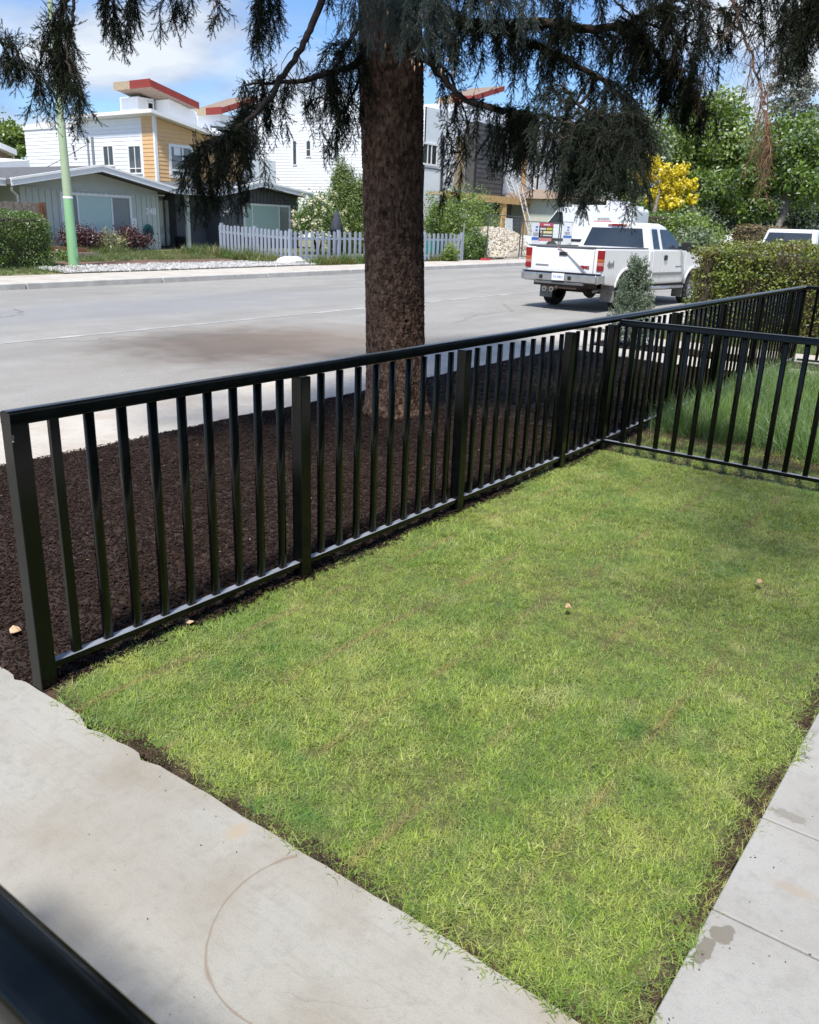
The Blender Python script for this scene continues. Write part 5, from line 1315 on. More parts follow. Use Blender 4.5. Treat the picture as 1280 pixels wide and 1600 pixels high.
# porch: beam, posts, roof, door
Yp = YBt - 2.3
bL, bR = at_y(697, 302, Yp), at_y(836, 320, Yp); zbm = at_y(760, 311, Yp)[2]
pr_ = MB().box(bL[0], bR[0], Yp - .05, YBt - .81, zbm + .05, zbm + .24).build('porch_roof', MT['osb'], tb)
MB().box(at_y(722, 306, Yp)[0], bR[0] + .02, Yp - .10, Yp - .051, zbm - .19, zbm + .26).build('timber_beam', MT['wood_new'], tb)
MB().box(bL[0] - .02, at_y(721, 306, Yp)[0], Yp - .10, Yp - .051, zbm - .19, zbm + .26).build('red_beam', MT['red'], tb)
for px, w_ in ((788, .24), (823, .12)):
    x_ = at_y(px, 330, Yp)[0]; MB().box(x_ - w_, x_ + w_, Yp - .05, Yp + .25, z0B, zbm - .192).build('timber_post', MT['wood_new'], tb)
x_ = at_y(786, 360, Yp)[0]; MB().box(x_ - .42, x_ + .42, Yp - .12, Yp - .052, z0B, at_y(786, 340, Yp)[2]).build('timber_pier', MT['wood_new'], tb)
a, b = at_y(766, 340, YBt - .6)[0], at_y(784, 340, YBt - .6)[0]
MB().box(a, b, YBt - 1.4, YBt - .85, z0B, zbm).build('charcoal_wall', MT['siding_char'], tb)
xd0, xd1 = at_y(791, 340, YBt - .3)[0], at_y(803, 340, YBt - .3)[0]
dr = MB().box(xd0, xd1, YBt - .30, YBt - .2, z0B + .5, at_y(797, 327, YBt - .3)[2]).build('door', MT['white'], tb)
MB().box(xd0 + .1, xd1 - .1, YBt - .312, YBt - .301, at_y(797, 342, YBt - .3)[2], at_y(797, 330, YBt - .3)[2]).build('pane', MT['glass_blind'], dr)
MB().box(xd0 - .6, xd0 - .05, YBt - .2, YBt - .1, z0B, zbm).build('door_reveal', MT['dark'], tb)
MB().box(xd1 + .02, xd1 + 1.2, YBt - .2, YBt - .1, z0B, zbm).build('door_reveal', MT['siding_char'], tb)
q = at_y(795, 362, Yp - .4)
MB().hexa([(q[0] - .5, Yp - .5, z0B + .4), (q[0] + .5, Yp - .5, z0B + .4), (q[0] + .5, Yp - .44, z0B + .4), (q[0] - .5, Yp - .44, z0B + .4), (q[0] - .35, Yp - .3, q[2] + .9), (q[0] + .6, Yp - .3, q[2] + .9), (q[0] + .6, Yp - .24, q[2] + .9), (q[0] - .35, Yp - .24, q[2] + .9)]).build('wrapped_sheet', MT['house_wrap'], tb)
# red roof of its tower
cV, rV = at_y(737, 150, 34.5), at_y(788, 134, 34.5)
tower(tb, cV[0], 34.5, cV[2], rV[0], rV[2], 3.0, .4)
MB().box(cV[0] + .3, rV[0] + 2, 35.2, 39, 8.9, cV[2] - .3).build('tower_wall', MT['siding_white'], tb)
# two ladders
def ladder(label, a, b, w, n, group=None):
    a, b = Vector(a), Vector(b)
    l = thing('ladder', label, 'ladder', tuple(a)); d = (b - a).normalized(); s = Vector((1, 0, 0)); s = (s - d * s.dot(d)).normalized() * w / 2
    for sg in (-1, 1): MB().bar(a + s * sg, b + s * sg, .05, .10).build('rail', MT['alu'], l)
    for i in range(1, n):
        p = a.lerp(b, i / n); MB().tube([p - s, p + s], .022, 6).build('rung', MT['dksteel'] if 'short' in label else MT['alu'], l)
    return l
a, b = at_y(836, 352, 27.2), at_y(806, 268, YBt - 1.0); ladder('long pale extension ladder leaning on the timber porch of the white townhouse', (a[0], 27.2, G(50) + .3), tuple(b), .55, 16)
a, b = at_y(802, 303, Yp + .5), at_y(788, 264, YBt - .2); ladder('short ladder with dark rungs standing on the timber porch roof', tuple(a), tuple(b), .62, 6)

# ------------------------------------------------------------------ plants
def leaf_quads(P, size, asp=0.55, up=0.35, out=None):
    n = len(P)
    N = rng.normal(0, 1, (n, 3)); N[:, 2] += up
    if out is not None: N += out * .9
    N /= np.linalg.norm(N, axis=1)[:, None]
    T = np.cross(N, rng.normal(0, 1, (n, 3))); T /= (np.linalg.norm(T, axis=1)[:, None] + 1e-9)
    B = np.cross(N, T)
    s = rng.uniform(size[0], size[1], n)[:, None]
    a = P - T * s * .5; c = P + T * s * .5; b = P + B * s * asp * .5 + N * s * .10 - T * s * .06; d = P - B * s * asp * .5 + N * s * .10 - T * s * .06
    V = np.stack([a, b, c, d], 1).reshape(-1, 3)
    return V, np.arange(4 * n).reshape(n, 4)
def cloud(ncl, per, c, r, sig, shell=.55, seed_noise=.25, flat=1.0, low=-1.0):
    """leaf points in clumps spread through an uneven ellipsoid"""
    u = rng.normal(0, 1, (ncl, 3)); u /= np.linalg.norm(u, axis=1)[:, None]
    u = u[u[:, 2] > low]; ncl = len(u)
    rr = (shell + (1 - shell) * rng.random(ncl)) * (1 + rng.normal(0, seed_noise, ncl) * .5)
    C_ = np.array(c) + u * rr[:, None] * np.array(r)
    s = sig * rng.uniform(.6, 1.4, ncl)
    P = C_[:, None, :] + rng.normal(0, 1, (ncl, per, 3)) * s[:, None, None] * np.array([1, 1, flat])
    O = np.repeat(u, per, 0)
    return P.reshape(-1, 3), O, C_
def tree(name, label, base, trunk_pts, tr, clouds, leaf, mats, group=None, limbs=6, bark='bark_tree', cat='tree', tip=.3):
    t = thing(name, label, cat, tuple(base), group=group)
    tk = MB(); tk.tube(trunk_pts, [tr * (1 - (1 - tip) * i / (len(trunk_pts) - 1)) for i in range(len(trunk_pts))], 10)
    allC = []; Vs = []; Fs = []; off = 0; mi = []
    for c in clouds:
        P, O, C_ = cloud(**c); allC.append(C_)
        V, F = leaf_quads(P, leaf, out=O); Vs.append(V); Fs.append(F + off); off += len(V)
    allC = np.concatenate(allC)
    for q in allC[rng.permutation(len(allC))[:limbs]]:
        i = rng.integers(max(1, len(trunk_pts) // 2), len(trunk_pts)); p = Vector(trunk_pts[i]); e = Vector(q)
        mid = p.lerp(e, .5) + Vector((0, 0, .12 * (e - p).length))
        tk.tube([p, mid, e], [tr * .4, tr * .25, tr * .08], 6)
    tk.build('trunk', MT[bark], t, smooth=True)
    npmesh('crown', np.concatenate(Vs), np.concatenate(Fs), mats, parent=t)
    return t
def lm(name, c1, c2, **kw):
    MT[name] = leaf_mat(name, c1, c2, **kw); return MT[name]
lm('leaf_green', (0.06, 0.13, 0.02), (0.18, 0.27, 0.05), trans=.35, tcol=(1.3, 1.25, .5))
lm('leaf_light', (0.10, 0.18, 0.03), (0.25, 0.34, 0.075), trans=.35, tcol=(1.3, 1.25, .5))
lm('leaf_grey', (0.09, 0.14, 0.065), (0.20, 0.26, 0.13), trans=.3, tcol=(1.2, 1.2, .6))
lm('leaf_dark', (0.03, 0.055, 0.03), (0.085, 0.12, 0.065), trans=.2)
lm('leaf_yellow', (0.62, 0.52, 0.02), (0.86, 0.78, 0.07), trans=.4, tcol=(1.2, 1.1, .4))
lm('leaf_red', (0.045, 0.014, 0.017), (0.12, 0.040, 0.045), trans=.2)
lm('leaf_box', (0.055, 0.13, 0.022), (0.17, 0.27, 0.055), trans=.3, tcol=(1.2, 1.2, .5))
lm('leaf_cedar', (0.07, 0.13, 0.02), (0.20, 0.27, 0.05), trans=.25, tcol=(1.2, 1.2, .5))
lm('leaf_hedge', (0.08, 0.145, 0.02), (0.29, 0.35, 0.06), trans=.3, tcol=(1.3, 1.2, .5), big=(0.19, 0.16, 0.05), bigscale=2.2)
lm('leaf_brownhedge', (0.13, 0.10, 0.045), (0.26, 0.21, 0.09), trans=.25, big=(0.17, 0.12, 0.05), bigscale=1.2)
lm('leaf_juniper', (0.10, 0.155, 0.095), (0.25, 0.31, 0.20), trans=.2)
lm('leaf_spruce_far', (0.09, 0.105, 0.085), (0.25, 0.26, 0.22), trans=.15)
lm('petal', (0.62, 0.60, 0.36), (0.78, 0.76, 0.58), trans=.3)
lm('leaf_spike', (0.15, 0.19, 0.07), (0.36, 0.33, 0.16), trans=.3)
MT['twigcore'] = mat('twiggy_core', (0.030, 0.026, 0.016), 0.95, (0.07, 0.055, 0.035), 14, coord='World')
def hedge_box(name, label, x0, x1, y0, y1, z0, z1, n, leaf, m, rnd=.12, group=None, core=None, cat='hedge', rot=0.0):
    c = ((x0 + x1) / 2, (y0 + y1) / 2)
    t = thing(name, label, cat, (c[0], c[1], z0), rz=rot, group=group, local=True)
    hx, hy, hz = (x1 - x0) / 2, (y1 - y0) / 2, (z1 - z0)
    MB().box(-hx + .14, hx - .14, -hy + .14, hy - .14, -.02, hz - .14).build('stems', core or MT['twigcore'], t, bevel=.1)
    A_ = np.array([hy * hz, hy * hz, hx * hz, hx * hz, hx * hy * 2.0]); f = rng.choice(5, n, p=A_ / A_.sum())
    u = rng.uniform(-1, 1, n); v = rng.random(n); P = np.zeros((n, 3)); O = np.zeros((n, 3))
    for i, (ax, sg) in enumerate(((0, -1), (0, 1), (1, -1), (1, 1))):
        k_ = f == i; P[k_, ax] = sg * (hx, hy)[ax]; P[k_, 1 - ax] = u[k_] * (hx, hy)[1 - ax]; P[k_, 2] = v[k_] * hz; O[k_, ax] = sg
    k_ = f == 4; P[k_, 0] = u[k_] * hx; P[k_, 1] = (v[k_] * 2 - 1) * hy; P[k_, 2] = hz; O[k_, 2] = 1
    # round the corners, then let the surface swell and thin out
    e = np.maximum(0, np.abs(P[:, :2]) / np.array([hx, hy]) - .8) / .2
    P[:, 2] -= rnd * (P[:, 2] > hz * .7) * (e.max(1) ** 2)
    corner = e[:, 0] * e[:, 1]; P[:, :2] *= (1 - .10 * corner)[:, None]
    d = np.abs(rng.normal(0, .07, n)) - .17 * (vnoise(P[:, 0] + P[:, 2] * .7 + 20, P[:, 1] + P[:, 2] * .9 + 20, 3.2, 31) - .40)
    P -= O * d[:, None]; P += rng.normal(0, .03, P.shape)
    V, F = leaf_quads(P, leaf, out=O * .4)
    npmesh('foliage', V, F, m, parent=t, world=False)
    return t
def bush(name, label, c, r, ncl, per, sig, leaf, m, group=None, cat='shrub', low=-.4, flowers=None, shell=.5, spiky=None):
    t = thing(name, label, cat, (c[0], c[1], c[2] - r[2] * .8), group=group)
    tk = MB()
    for i in range(7):
        a = rng.uniform(0, 2 * PI); tk.tube([(c[0] + rng.normal(0, .05), c[1] + rng.normal(0, .05), c[2] - r[2] * .95), (c[0] + math.cos(a) * r[0] * .3, c[1] + math.sin(a) * r[1] * .3, c[2] - r[2] * .2), (c[0] + math.cos(a) * r[0] * .7, c[1] + math.sin(a) * r[1] * .7, c[2] + r[2] * rng.uniform(.1, .6))], [.03 * r[2] + .006, .02 * r[2] + .004, .006], 5)
    tk.build('stem', MT['bark_dark'], t, smooth=True)
    P, O, C_ = cloud(ncl, per, c, r, sig, shell=shell, low=low)
    V, F = leaf_quads(P, leaf, out=O * .6, asp=.55 if not spiky else spiky)
    npmesh('foliage', V, F, m, parent=t)
    if flowers:
        nf, ms = flowers
        P, O, _ = cloud(nf, 16, c, (r[0] * 1.02, r[1] * 1.02, r[2] * 1.02), .055, shell=.95, low=-.2)
        V, F = leaf_quads(P, (.06, .11), out=O, asp=.9); npmesh('blossom', V, F, ms, parent=t)
    return t
# left: clipped box hedge and board fence
q0, q1 = at_y(-60, 332, 21.6), at_y(66, 345, 21.6)
hedge_box('clipped_hedge', 'clipped green box hedge in front of the weathered board fence', q0[0], q1[0] - .05, 21.0, 22.0, yard_z(12, 21.5) - .05, 1.66, 15000, (.035, .075), MT['leaf_box'], rnd=.22)
wf = thing('board_fence', 'weathered grey board fence ending in a brown post behind the clipped hedge', 'fence', (12.6, 22.2, yard_z(12.6, 22)))
xe = at_y(63, 320, 22.3)[0]; ztop = at_y(40, 316, 22.3)[2]; x = xe
i = 0
while x > 8.5:
    MB().box(x - .135, x - .004, 22.30 + .004 * (i % 2), 22.325 + .004 * (i % 2), .05, ztop + rng.normal(0, .012)).build('board', MT['wood_grey'], wf); x -= .14; i += 1
MB().box(8.5, xe, 22.34, 22.39, .6, .7).build('fence_rail', MT['wood_grey'], wf); MB().box(8.5, xe, 22.34, 22.39, 1.5, 1.6).build('fence_rail', MT['wood_grey'], wf)
MB().box(xe + .004, xe + .15, 22.26, 22.40, .02, ztop + .02).build('post', MT['wood_brown'], wf)
MB().box(xe - .12, xe + .0, 22.22, 22.255, .02, ztop - .01).build('post_board', MT['wood_brown'], wf)
# green street pole
q = at_y(116, 421, 21.17); px_, py_ = q[0], 21.17
lp = thing('street_pole', 'pale green painted street pole with a brighter green base in front of the grey bungalow', 'pole', (px_, py_, G(px_) + .02))
zz0 = G(px_) + .02; zm = at_y(109, 309, py_)[2]
def pr(z): return .150 - .0105 * (z - zz0)
MB().lathe([(pr(z) + .004, z) for z in np.linspace(zz0 - .05, zm, 5)], 18, (px_, py_, 0)).build('base_section', MT['pole_low'], lp, smooth=True)
MB().lathe([(pr(z), z) for z in np.linspace(zm + .001, 8.2, 14)], 18, (px_, py_, 0)).build('shaft', MT['pole_green'], lp, smooth=True)
MB().lathe([(pr(zm) + .005, zm - .03), (pr(zm) + .012, zm - .01), (pr(zm) + .012, zm + .02), (pr(zm) + .001, zm + .03)], 18, (px_, py_, 0)).build('paint_band', MT['white'], lp, smooth=True)
MB().tube([(px_, py_, 8.1), (px_, py_ - .6, 8.5), (px_, py_ - 1.6, 8.65)], .05, 8).build('lamp_arm', MT['pole_green'], lp, smooth=True)
MB().lathe([(0, -.06), (.13, -.03), (.10, .05), (0, .08)], 12, (px_, py_ - 1.8, 8.62)).build('lamp_head', MT['greyplastic'], lp, smooth=True)
MB().box(px_ - .05, px_ + .05, py_ - .19, py_ - .165, zz0 + .35, zz0 + .6).build('hand_hole', MT['pole_low'], lp)
# timber edging and old boards by the bungalow
for lab, (pa, pb2), Y, w_, m_ in (('orange brown timber beam on blocks beside the green pole', ((74, 388), (132, 391)), 24.3, .15, 'wood_brown'), ('grey weathered plank lying under the timber beam', ((72, 396), (150, 398)), 24.0, .12, 'wood_grey')):
    a, b = at_y(*pa, Y), at_y(*pb2, Y); t = thing('plank', lab, 'plank', tuple(a))
    MB().bar(a, b, .32, w_).build('board', MT[m_], t, bevel=.01)
    for f_ in (.12, .85):
        p = Vector(a).lerp(Vector(b), f_); MB().box(p.x - .15, p.x + .15, p.y - .12, p.y + .12, .2, p.z - w_ / 2).build('block', MT['boulder'], t)
b_ = at_y(455, 402, 20.1)
t = thing('boulder', 'pale flat boulder at the end of the gravel verge by the picket fence', 'boulder', (b_[0], 20.1, yard_z(b_[0], 20.1)))
bm = bmesh.new(); bmesh.ops.create_icosphere(bm, subdivisions=3, radius=1)
for v in bm.verts:
    nz = 1 + .28 * (vnoise(np.array(v.co.x * 1.3 + 5), np.array(v.co.y * 1.3 + v.co.z + 5), 1.2, 41) - .5); v.co = Vector((v.co.x * .62 * nz, v.co.y * .4 * nz, v.co.z * .22 * nz + .06))
me = bpy.data.meshes.new('rock'); bm.to_mesh(me); bm.free(); me.materials.append(MT['boulder']); o = bpy.data.objects.new('rock', me); link(o, t)
# shrubs in front of the bungalow
q = k(125, 375, 26.3); bush('barberry_shrub', 'dark red barberry bush under the left end of the bungalow window', (q[0], 26.2, q[2] + .02), (.80, .6, .46), 90, 60, .10, (.05, .10), MT['leaf_red'], group='red barberry bushes')
q = k(206, 378, 26.3); bush('barberry_shrub', 'dark red barberry bush beside the hose at the right end of the bungalow window', (q[0], 26.2, q[2] + .02), (.66, .55, .50), 90, 60, .10, (.05, .10), MT['leaf_red'], group='red barberry bushes')
q = k(172, 384, 26.2); bush('yucca_clump', 'pale yellow green spiky clump between the two red barberry bushes', (q[0], 26.1, q[2] - .02), (.75, .4, .35), 60, 26, .14, (.22, .38), MT['leaf_spike'], spiky=.10)
q = at_y(86, 403, 23.6); bush('low_plant', 'low green plant with white flecks beside the brown fence post', (q[0] + .2, 23.4, q[2] + .05), (.5, .3, .18), 30, 40, .07, (.05, .1), MT['leaf_green'])
q = at_y(498, 345, 23.8); bush('viburnum_shrub', 'rounded shrub covered in creamy white blossom beside the slate wall', (q[0], 23.8, q[2] - .25), (1.25, .9, 1.25), 150, 80, .14, (.06, .12), MT['leaf_green'], flowers=(150, MT['petal']))
for lab, px, pt, Y, r in (('tall narrow cedar behind the white flowering shrub', 536, 254, 24.5, .75), ('shorter cedar half hidden by the spruce trunk', 560, 282, 24.0, .85)):
    b_ = at_y(px, 300, Y); zt_ = at_y(px, pt, Y)[2]
    tree('cedar_tree', lab, (b_[0], Y, yard_z(b_[0], Y)), [(b_[0], Y, .3), (b_[0], Y, zt_ * .5), (b_[0], Y, zt_ * .9)], .10,
         [dict(ncl=300, per=90, c=(b_[0], Y, .3 + (zt_ - .3) * .36), r=(r, r, (zt_ - .3) * .42), sig=.13, flat=1.8, shell=.75), dict(ncl=170, per=80, c=(b_[0], Y, .3 + (zt_ - .3) * .68), r=(r * .62, r * .62, (zt_ - .3) * .32), sig=.10, flat=2.0, shell=.7)], (.045, .10), MT['leaf_cedar'], limbs=0, bark='bark_dark')
ub = thing('patio_umbrella', 'folded dark navy patio umbrella behind the picket fence', 'umbrella', tuple(at_y(526, 372, 22.6)))
q = at_y(526, 330, 22.6); qb = at_y(526, 364, 22.6)
mb = MB(); nsg = 20; prf = [(.03, q[2] + .02), (.07, q[2] - .05), (.17, (q[2] + qb[2]) / 2), (.23, qb[2] + .18), (.20, qb[2] + .03), (.12, qb[2])]
o_ = 0
for r, z in prf:
    for i in range(nsg):
        rr = r * (1 + .22 * (1 if i % 2 else -1)); a = 2 * PI * i / nsg; mb.v.append((q[0] + rr * math.cos(a), 22.6 + rr * math.sin(a), z))
for j in range(len(prf) - 1):
    for i in range(nsg):
        mb.f.append((j * nsg + i, j * nsg + (i + 1) % nsg, (j + 1) * nsg + (i + 1) % nsg, (j + 1) * nsg + i))
mb.build('canopy', MT['navy_cloth'], ub, smooth=True)
MB().tube([(q[0], 22.6, yard_z(27, 22.6)), (q[0], 22.6, q[2] + .1)], .022, 8).build('umbrella_pole', MT['dksteel'], ub)
# picket fence: a return beside the house corner, then along the pavement
pk = thing('picket_fence', 'pale blue grey wooden picket fence in front of the slate half of the bungalow', 'fence', (22.2, 20.0, yard_z(22, 20)))
A0 = at_y(345, 370, 24.0); A1 = at_y(452, 380, 20.3); B1 = at_y(722, 388, 19.3)
me_p = None
def picket_line(a, b, n, first=0):
    global me_p
    d = Vector((b[0] - a[0], b[1] - a[1], 0)); ang = math.atan2(d.y, d.x); org = ORG[pk.name]
    for i in range(first, n + 1):
        x, y = a[0] + d.x * i / n, a[1] + d.y * i / n; zb_ = yard_z(x, y) + .05
        post = (i % 9 == 0)
        if me_p is None:
            mb = MB().prism([(-.062, 0), (.062, 0), (.062, 1.06), (.0, 1.10), (-.062, 1.06)], 'y', -.011, .011); o = mb.build('picket', MT['picket'], None); me_p = o.data; o.parent = pk
        else:
            o = bpy.data.objects.new('picket', me_p); COL.objects.link(o); o.parent = pk
        o.location = (x - org.x, y - org.y, zb_ - org.z + rng.normal(0, .012)); o.rotation_euler = (0, rng.normal(0, .012), ang)
        if post:
            nrm = Vector((-math.sin(ang), math.cos(ang), 0)) * .06
            MB().box(x + nrm.x - .05, x + nrm.x + .05, y + nrm.y - .05, y + nrm.y + .05, zb_ - .1, zb_ + 1.16).build('post', MT['picket'], pk)
    nrm = Vector((-math.sin(ang), math.cos(ang), 0)) * .035
    for zr in (.22, .88):
        MB().bar((a[0] + nrm.x, a[1] + nrm.y, yard_z(a[0], a[1]) + zr), (b[0] + nrm.x, b[1] + nrm.y, yard_z(b[0], b[1]) + zr), .035, .08).build('fence_rail', MT['picket'], pk)
picket_line(A0, A1, 18); picket_line(A1, B1, 36, first=1)
xx = at_y(724, 380, 19.2); MB().tube([(xx[0], 19.2, yard_z(31.5, 19.2)), (xx[0], 19.2, at_y(725, 348, 19.2)[2])], .03, 6).build('end_pole', MT['galv'], pk)
a, b = at_y(676, 374, 19.8), at_y(692, 402, 19.8)
ut = thing('utility_box', 'teal slatted box standing behind the picket fence right of the trunk', 'utility box', (a[0], 19.8, yard_z(29, 19.8)))
MB().box(a[0], b[0], 19.75, 20.3, yard_z(29, 19.8), a[2]).build('body', MT['teal'], ut)
for i in range(9):
    z = b[2] + .05 + (a[2] - b[2] - .1) * i / 8; MB().box(a[0] + .03, b[0] - .03, 19.725, 19.749, z - .03, z + .03).build('slat', MT['teal'], ut)
q = at_y(722, 350, 22.5); bush('lilac_bush', 'big loose green bush between the spruce trunk and the timber porch', (q[0], 22.5, q[2]), (2.7, 1.3, 1.55), 170, 80, .22, (.07, .15), MT['leaf_light'], low=-.7)
q = at_y(690, 345, 23.2); bush('lilac_bush', 'darker green bush beside the spruce trunk behind the picket fence', (q[0], 23.2, q[2] - .2), (1.5, 1.0, 1.3), 110, 70, .20, (.07, .14), MT['leaf_green'], low=-.8)
q = at_y(742, 386, 19.6); bush('low_shrub', 'dense bright green shrub at the right end of the picket fence', (q[0], 19.7, q[2]), (1.1, .6, .72), 120, 70, .11, (.06, .11), MT['leaf_box'], low=-.9)
q = at_y(706, 398, 19.1); bush('low_shrub', 'small light green bush growing through the picket fence', (q[0], 19.15, q[2] + .05), (.45, .3, .38), 50, 50, .08, (.05, .1), MT['leaf_light'], low=-.9)

# ------------------------------------------------------------------ building site: fence panels, signs, spoil heap
gp = thing('rubble_pile', 'heap of pale tan rubble behind the site fence in front of the timber porch', 'rubble', (36, 21.5, yard_z(36, 21)))
n = 2600; X = rng.uniform(-3.0, 2.6, n); Yq = rng.uniform(-2.0, 2.2, n); hgt = 1.42 * np.clip(1 - np.abs(X / 3.1) ** 2.4 - np.abs(Yq / 2.2) ** 2.2, 0, 1) ** .8
xc_ = at_y(786, 400, 20.5)[0]
hf_ = lambda X, Y: np.maximum(-.05, 1.36 * np.clip(1 - np.abs((X - xc_) / 3.1) ** 2.4 - np.abs((Y - 21.4) / 2.2) ** 2.2, 0, 1) ** .8) + yard_z(36, 21)
nx_, ny_ = 30, 22
XX, YY = np.meshgrid(np.linspace(xc_ - 3.1, xc_ + 3.1, nx_), np.linspace(19.2, 23.6, ny_)); ZZ_ = hf_(XX, YY) - .03 + .08 * (vnoise(XX, YY, 2, 51) - .5)
i_ = np.arange(nx_ * ny_).reshape(ny_, nx_)
npmesh('heap', np.stack([XX, YY, ZZ_], -1).reshape(-1, 3), np.stack([i_[:-1, :-1], i_[:-1, 1:], i_[1:, 1:], i_[1:, :-1]], -1).reshape(-1, 4), mat('rubble_fill', (0.40, 0.35, 0.27), .95, (0.58, 0.53, 0.44), 8, bump=1, bscale=14, coord='World'), parent=gp, smooth=True)
P = np.stack([X + xc_, Yq + 21.4, hf_(X + xc_, Yq + 21.4)], -1)
scatter('rubble_stone', P, rng.uniform(0, 6, (n, 3)), rng.uniform(.04, .12, n), stone_protos(MT['stone_tan']), MT['stone_tan'], parent=gp, kind='stuff')
Ys = 18.95
def site_panel(label, p0, p1, ptop, boards_=False):
    a, b = at_y(p0, 390, Ys)[0], at_y(p1, 390, Ys)[0]; zt_ = at_y((p0 + p1) / 2, ptop, Ys)[2]; z0 = G(a) + .03
    t = thing('site_fence_panel', label, 'fence panel', (a, Ys, z0), group='temporary wire fence panels')
    for x in (a + .03, b - .03): MB().tube([(x, Ys, z0), (x, Ys, zt_)], .032, 8).build('post', MT['dksteel'], t)
    for z in (z0 + .12, zt_ - .02): MB().tube([(a, Ys, z), (b, Ys, z)], .02, 6).build('fence_rail', MT['dksteel'], t)
    m = MB(); x = a + .15
    while x < b - .05: m.bar((x, Ys + .01, z0 + .12), (x, Ys + .01, zt_ - .02), .005); x += .16
    z = z0 + .25
    while z < zt_: m.bar((a, Ys + .01, z), (b, Ys + .01, z), .005); z += .16
    m.build('wire_mesh', MT['galv'], t, kind='stuff')
    MB().box(a - .25, a + .25, Ys - .12, Ys + .12, z0 - .005, z0 + .09).build('foot_block', MT['signred'] if 'rubble' in label else MT['kerb'], t)
    return t
site_panel('wire site fence panel with dark posts in front of the rubble pile', 760, 812, 336)
site_panel('wire site fence panel hung with the red and white signs', 815, 872, 346)
site_panel('wire site fence panel behind the cab of the white pickup', 874, 925, 347)
site_panel('wire site fence panel in front of the white van with red lettering', 927, 988, 347)
def sign(label, x0, x1, y0, y1, build):
    a, b = at_y(x0, y0, Ys - .06), at_y(x1, y1, Ys - .06); t = thing('site_sign', label, 'sign', tuple(a))
    build(t, a[0], b[0], b[2], a[2]); return t
def sheet_(t, name, x0, x1, z0, z1, m, d): return MB().box(x0, x1, Ys - .06 - d, Ys - .055 - d, z0, z1).build(name, m, t)
def bluesign(t, x0, x1, z0, z1):
    h = z1 - z0; w = x1 - x0
    p = sheet_(t, 'board', x0, x1, z0, z1, MT['white'], 0)
    MB().box(x0, x1, Ys - .066, Ys - .0605, z0 + h * .28, z0 + h * .40).build('blue_band', MT['blue'], p)
    for i, (c_, d_) in enumerate(((.60, .80), (.56, .66))): MB().box(x0 + w * .40, x0 + w * c_ + .08, Ys - .066, Ys - .0605, z0 + h * (d_), z0 + h * (d_ + .07)).build('logo', MT['blue'], p)
    for i in range(4): MB().box(x0 + w * .15, x0 + w * .8, Ys - .066, Ys - .0605, z0 + h * (.46 + .04 * i), z0 + h * (.465 + .04 * i) + .012).build('text_line', MT['lettergrey'], p)
sign('tall white notice with a blue band on the site fence left of the red sign', 832.5, 842.5, 348, 385, bluesign)
sign('white notice with a blue band on the site fence just left of the pickup cab', 882, 892, 350, 380, bluesign)
def redsign(t, x0, x1, z0, z1):
    h = z1 - z0; w = x1 - x0
    p = sheet_(t, 'board', x0, x1, z0, z1, MT['signblack'], 0)
    B = lambda nm, u0, u1, v0, v1, m, d=.0065: MB().box(x0 + w * u0, x0 + w * u1, Ys - .06 - d, Ys - .0605, z0 + h * v0, z0 + h * v1).build(nm, MT[m], p)
    B('red_header', 0, 1, .80, 1.0, 'signred'); B('footer', 0, .92, .0, .18, 'signpink')
    for i in range(6): B('header_letter', .30 + .075 * i, .355 + .075 * i, .86, .94, 'white', .0075)
    for i in range(5): B('headline_letter', .06 + .085 * i, .125 + .085 * i, .62, .72, 'white', .0075)
    for i in range(5): B('headline_letter', .53 + .085 * i, .595 + .085 * i, .62, .74, 'signyellow', .0075)
    B('yellow_strip', .30, .95, .42, .56, 'signyellow', .0065)
    for i in range(4): B('strip_letter', .36 + .14 * i, .45 + .14 * i, .45, .53, 'white', .0075)
    for i in range(8): B('small_letter', .30 + .08 * i, .355 + .08 * i, .28, .35, 'white', .0075)
    text('digit', '9', h * .42, MT['white'], t, (x0 + w * .15, Ys - .068, z0 + h * .40), FACE_STREET, depth=.003, bold=.01)
sign('red and black site sign with a large white 9 and yellow lettering', 843.5, 863, 347.5, 377, redsign)
a, b = at_y(818, 372, 19.9), at_y(852, 405, 19.6)
t = thing('board_sheet', 'large pale blue sheet leaning behind the site fence next to the pickup', 'sheet', (a[0], 19.6, yard_z(36, 19.6)))
MB().hexa([(a[0] - .6, 19.5, .95), (a[0] + 1.7, 19.5, .33), (a[0] + 1.7, 19.54, .33), (a[0] - .6, 19.54, .95), (a[0] + .6, 20.2, 1.5), (a[0] + 2.9, 20.2, 1.35), (a[0] + 2.9, 20.24, 1.35), (a[0] + .6, 20.24, 1.5)]).build('sheet', MT['sheet'], t)
MB().bar((a[0] - .6, 19.47, .94), (a[0] + 1.7, 19.47, .32), .05, .08).build('edge_batten', MT['dksteel'], t)
wb = thing('white_barrier', 'white slatted barrier boards behind the site fence left of the rubble', 'barrier', tuple(at_y(762, 400, 20.2)))
for (x0, y0), (x1, y1) in (((760, 377), (763, 404)), ((764, 381), (790, 372)), ((764, 383), (776, 388))):
    MB().bar(at_y(x0, y0, 20.1), at_y(x1, y1, 20.0), .04, .14).build('board', MT['white'], wb)

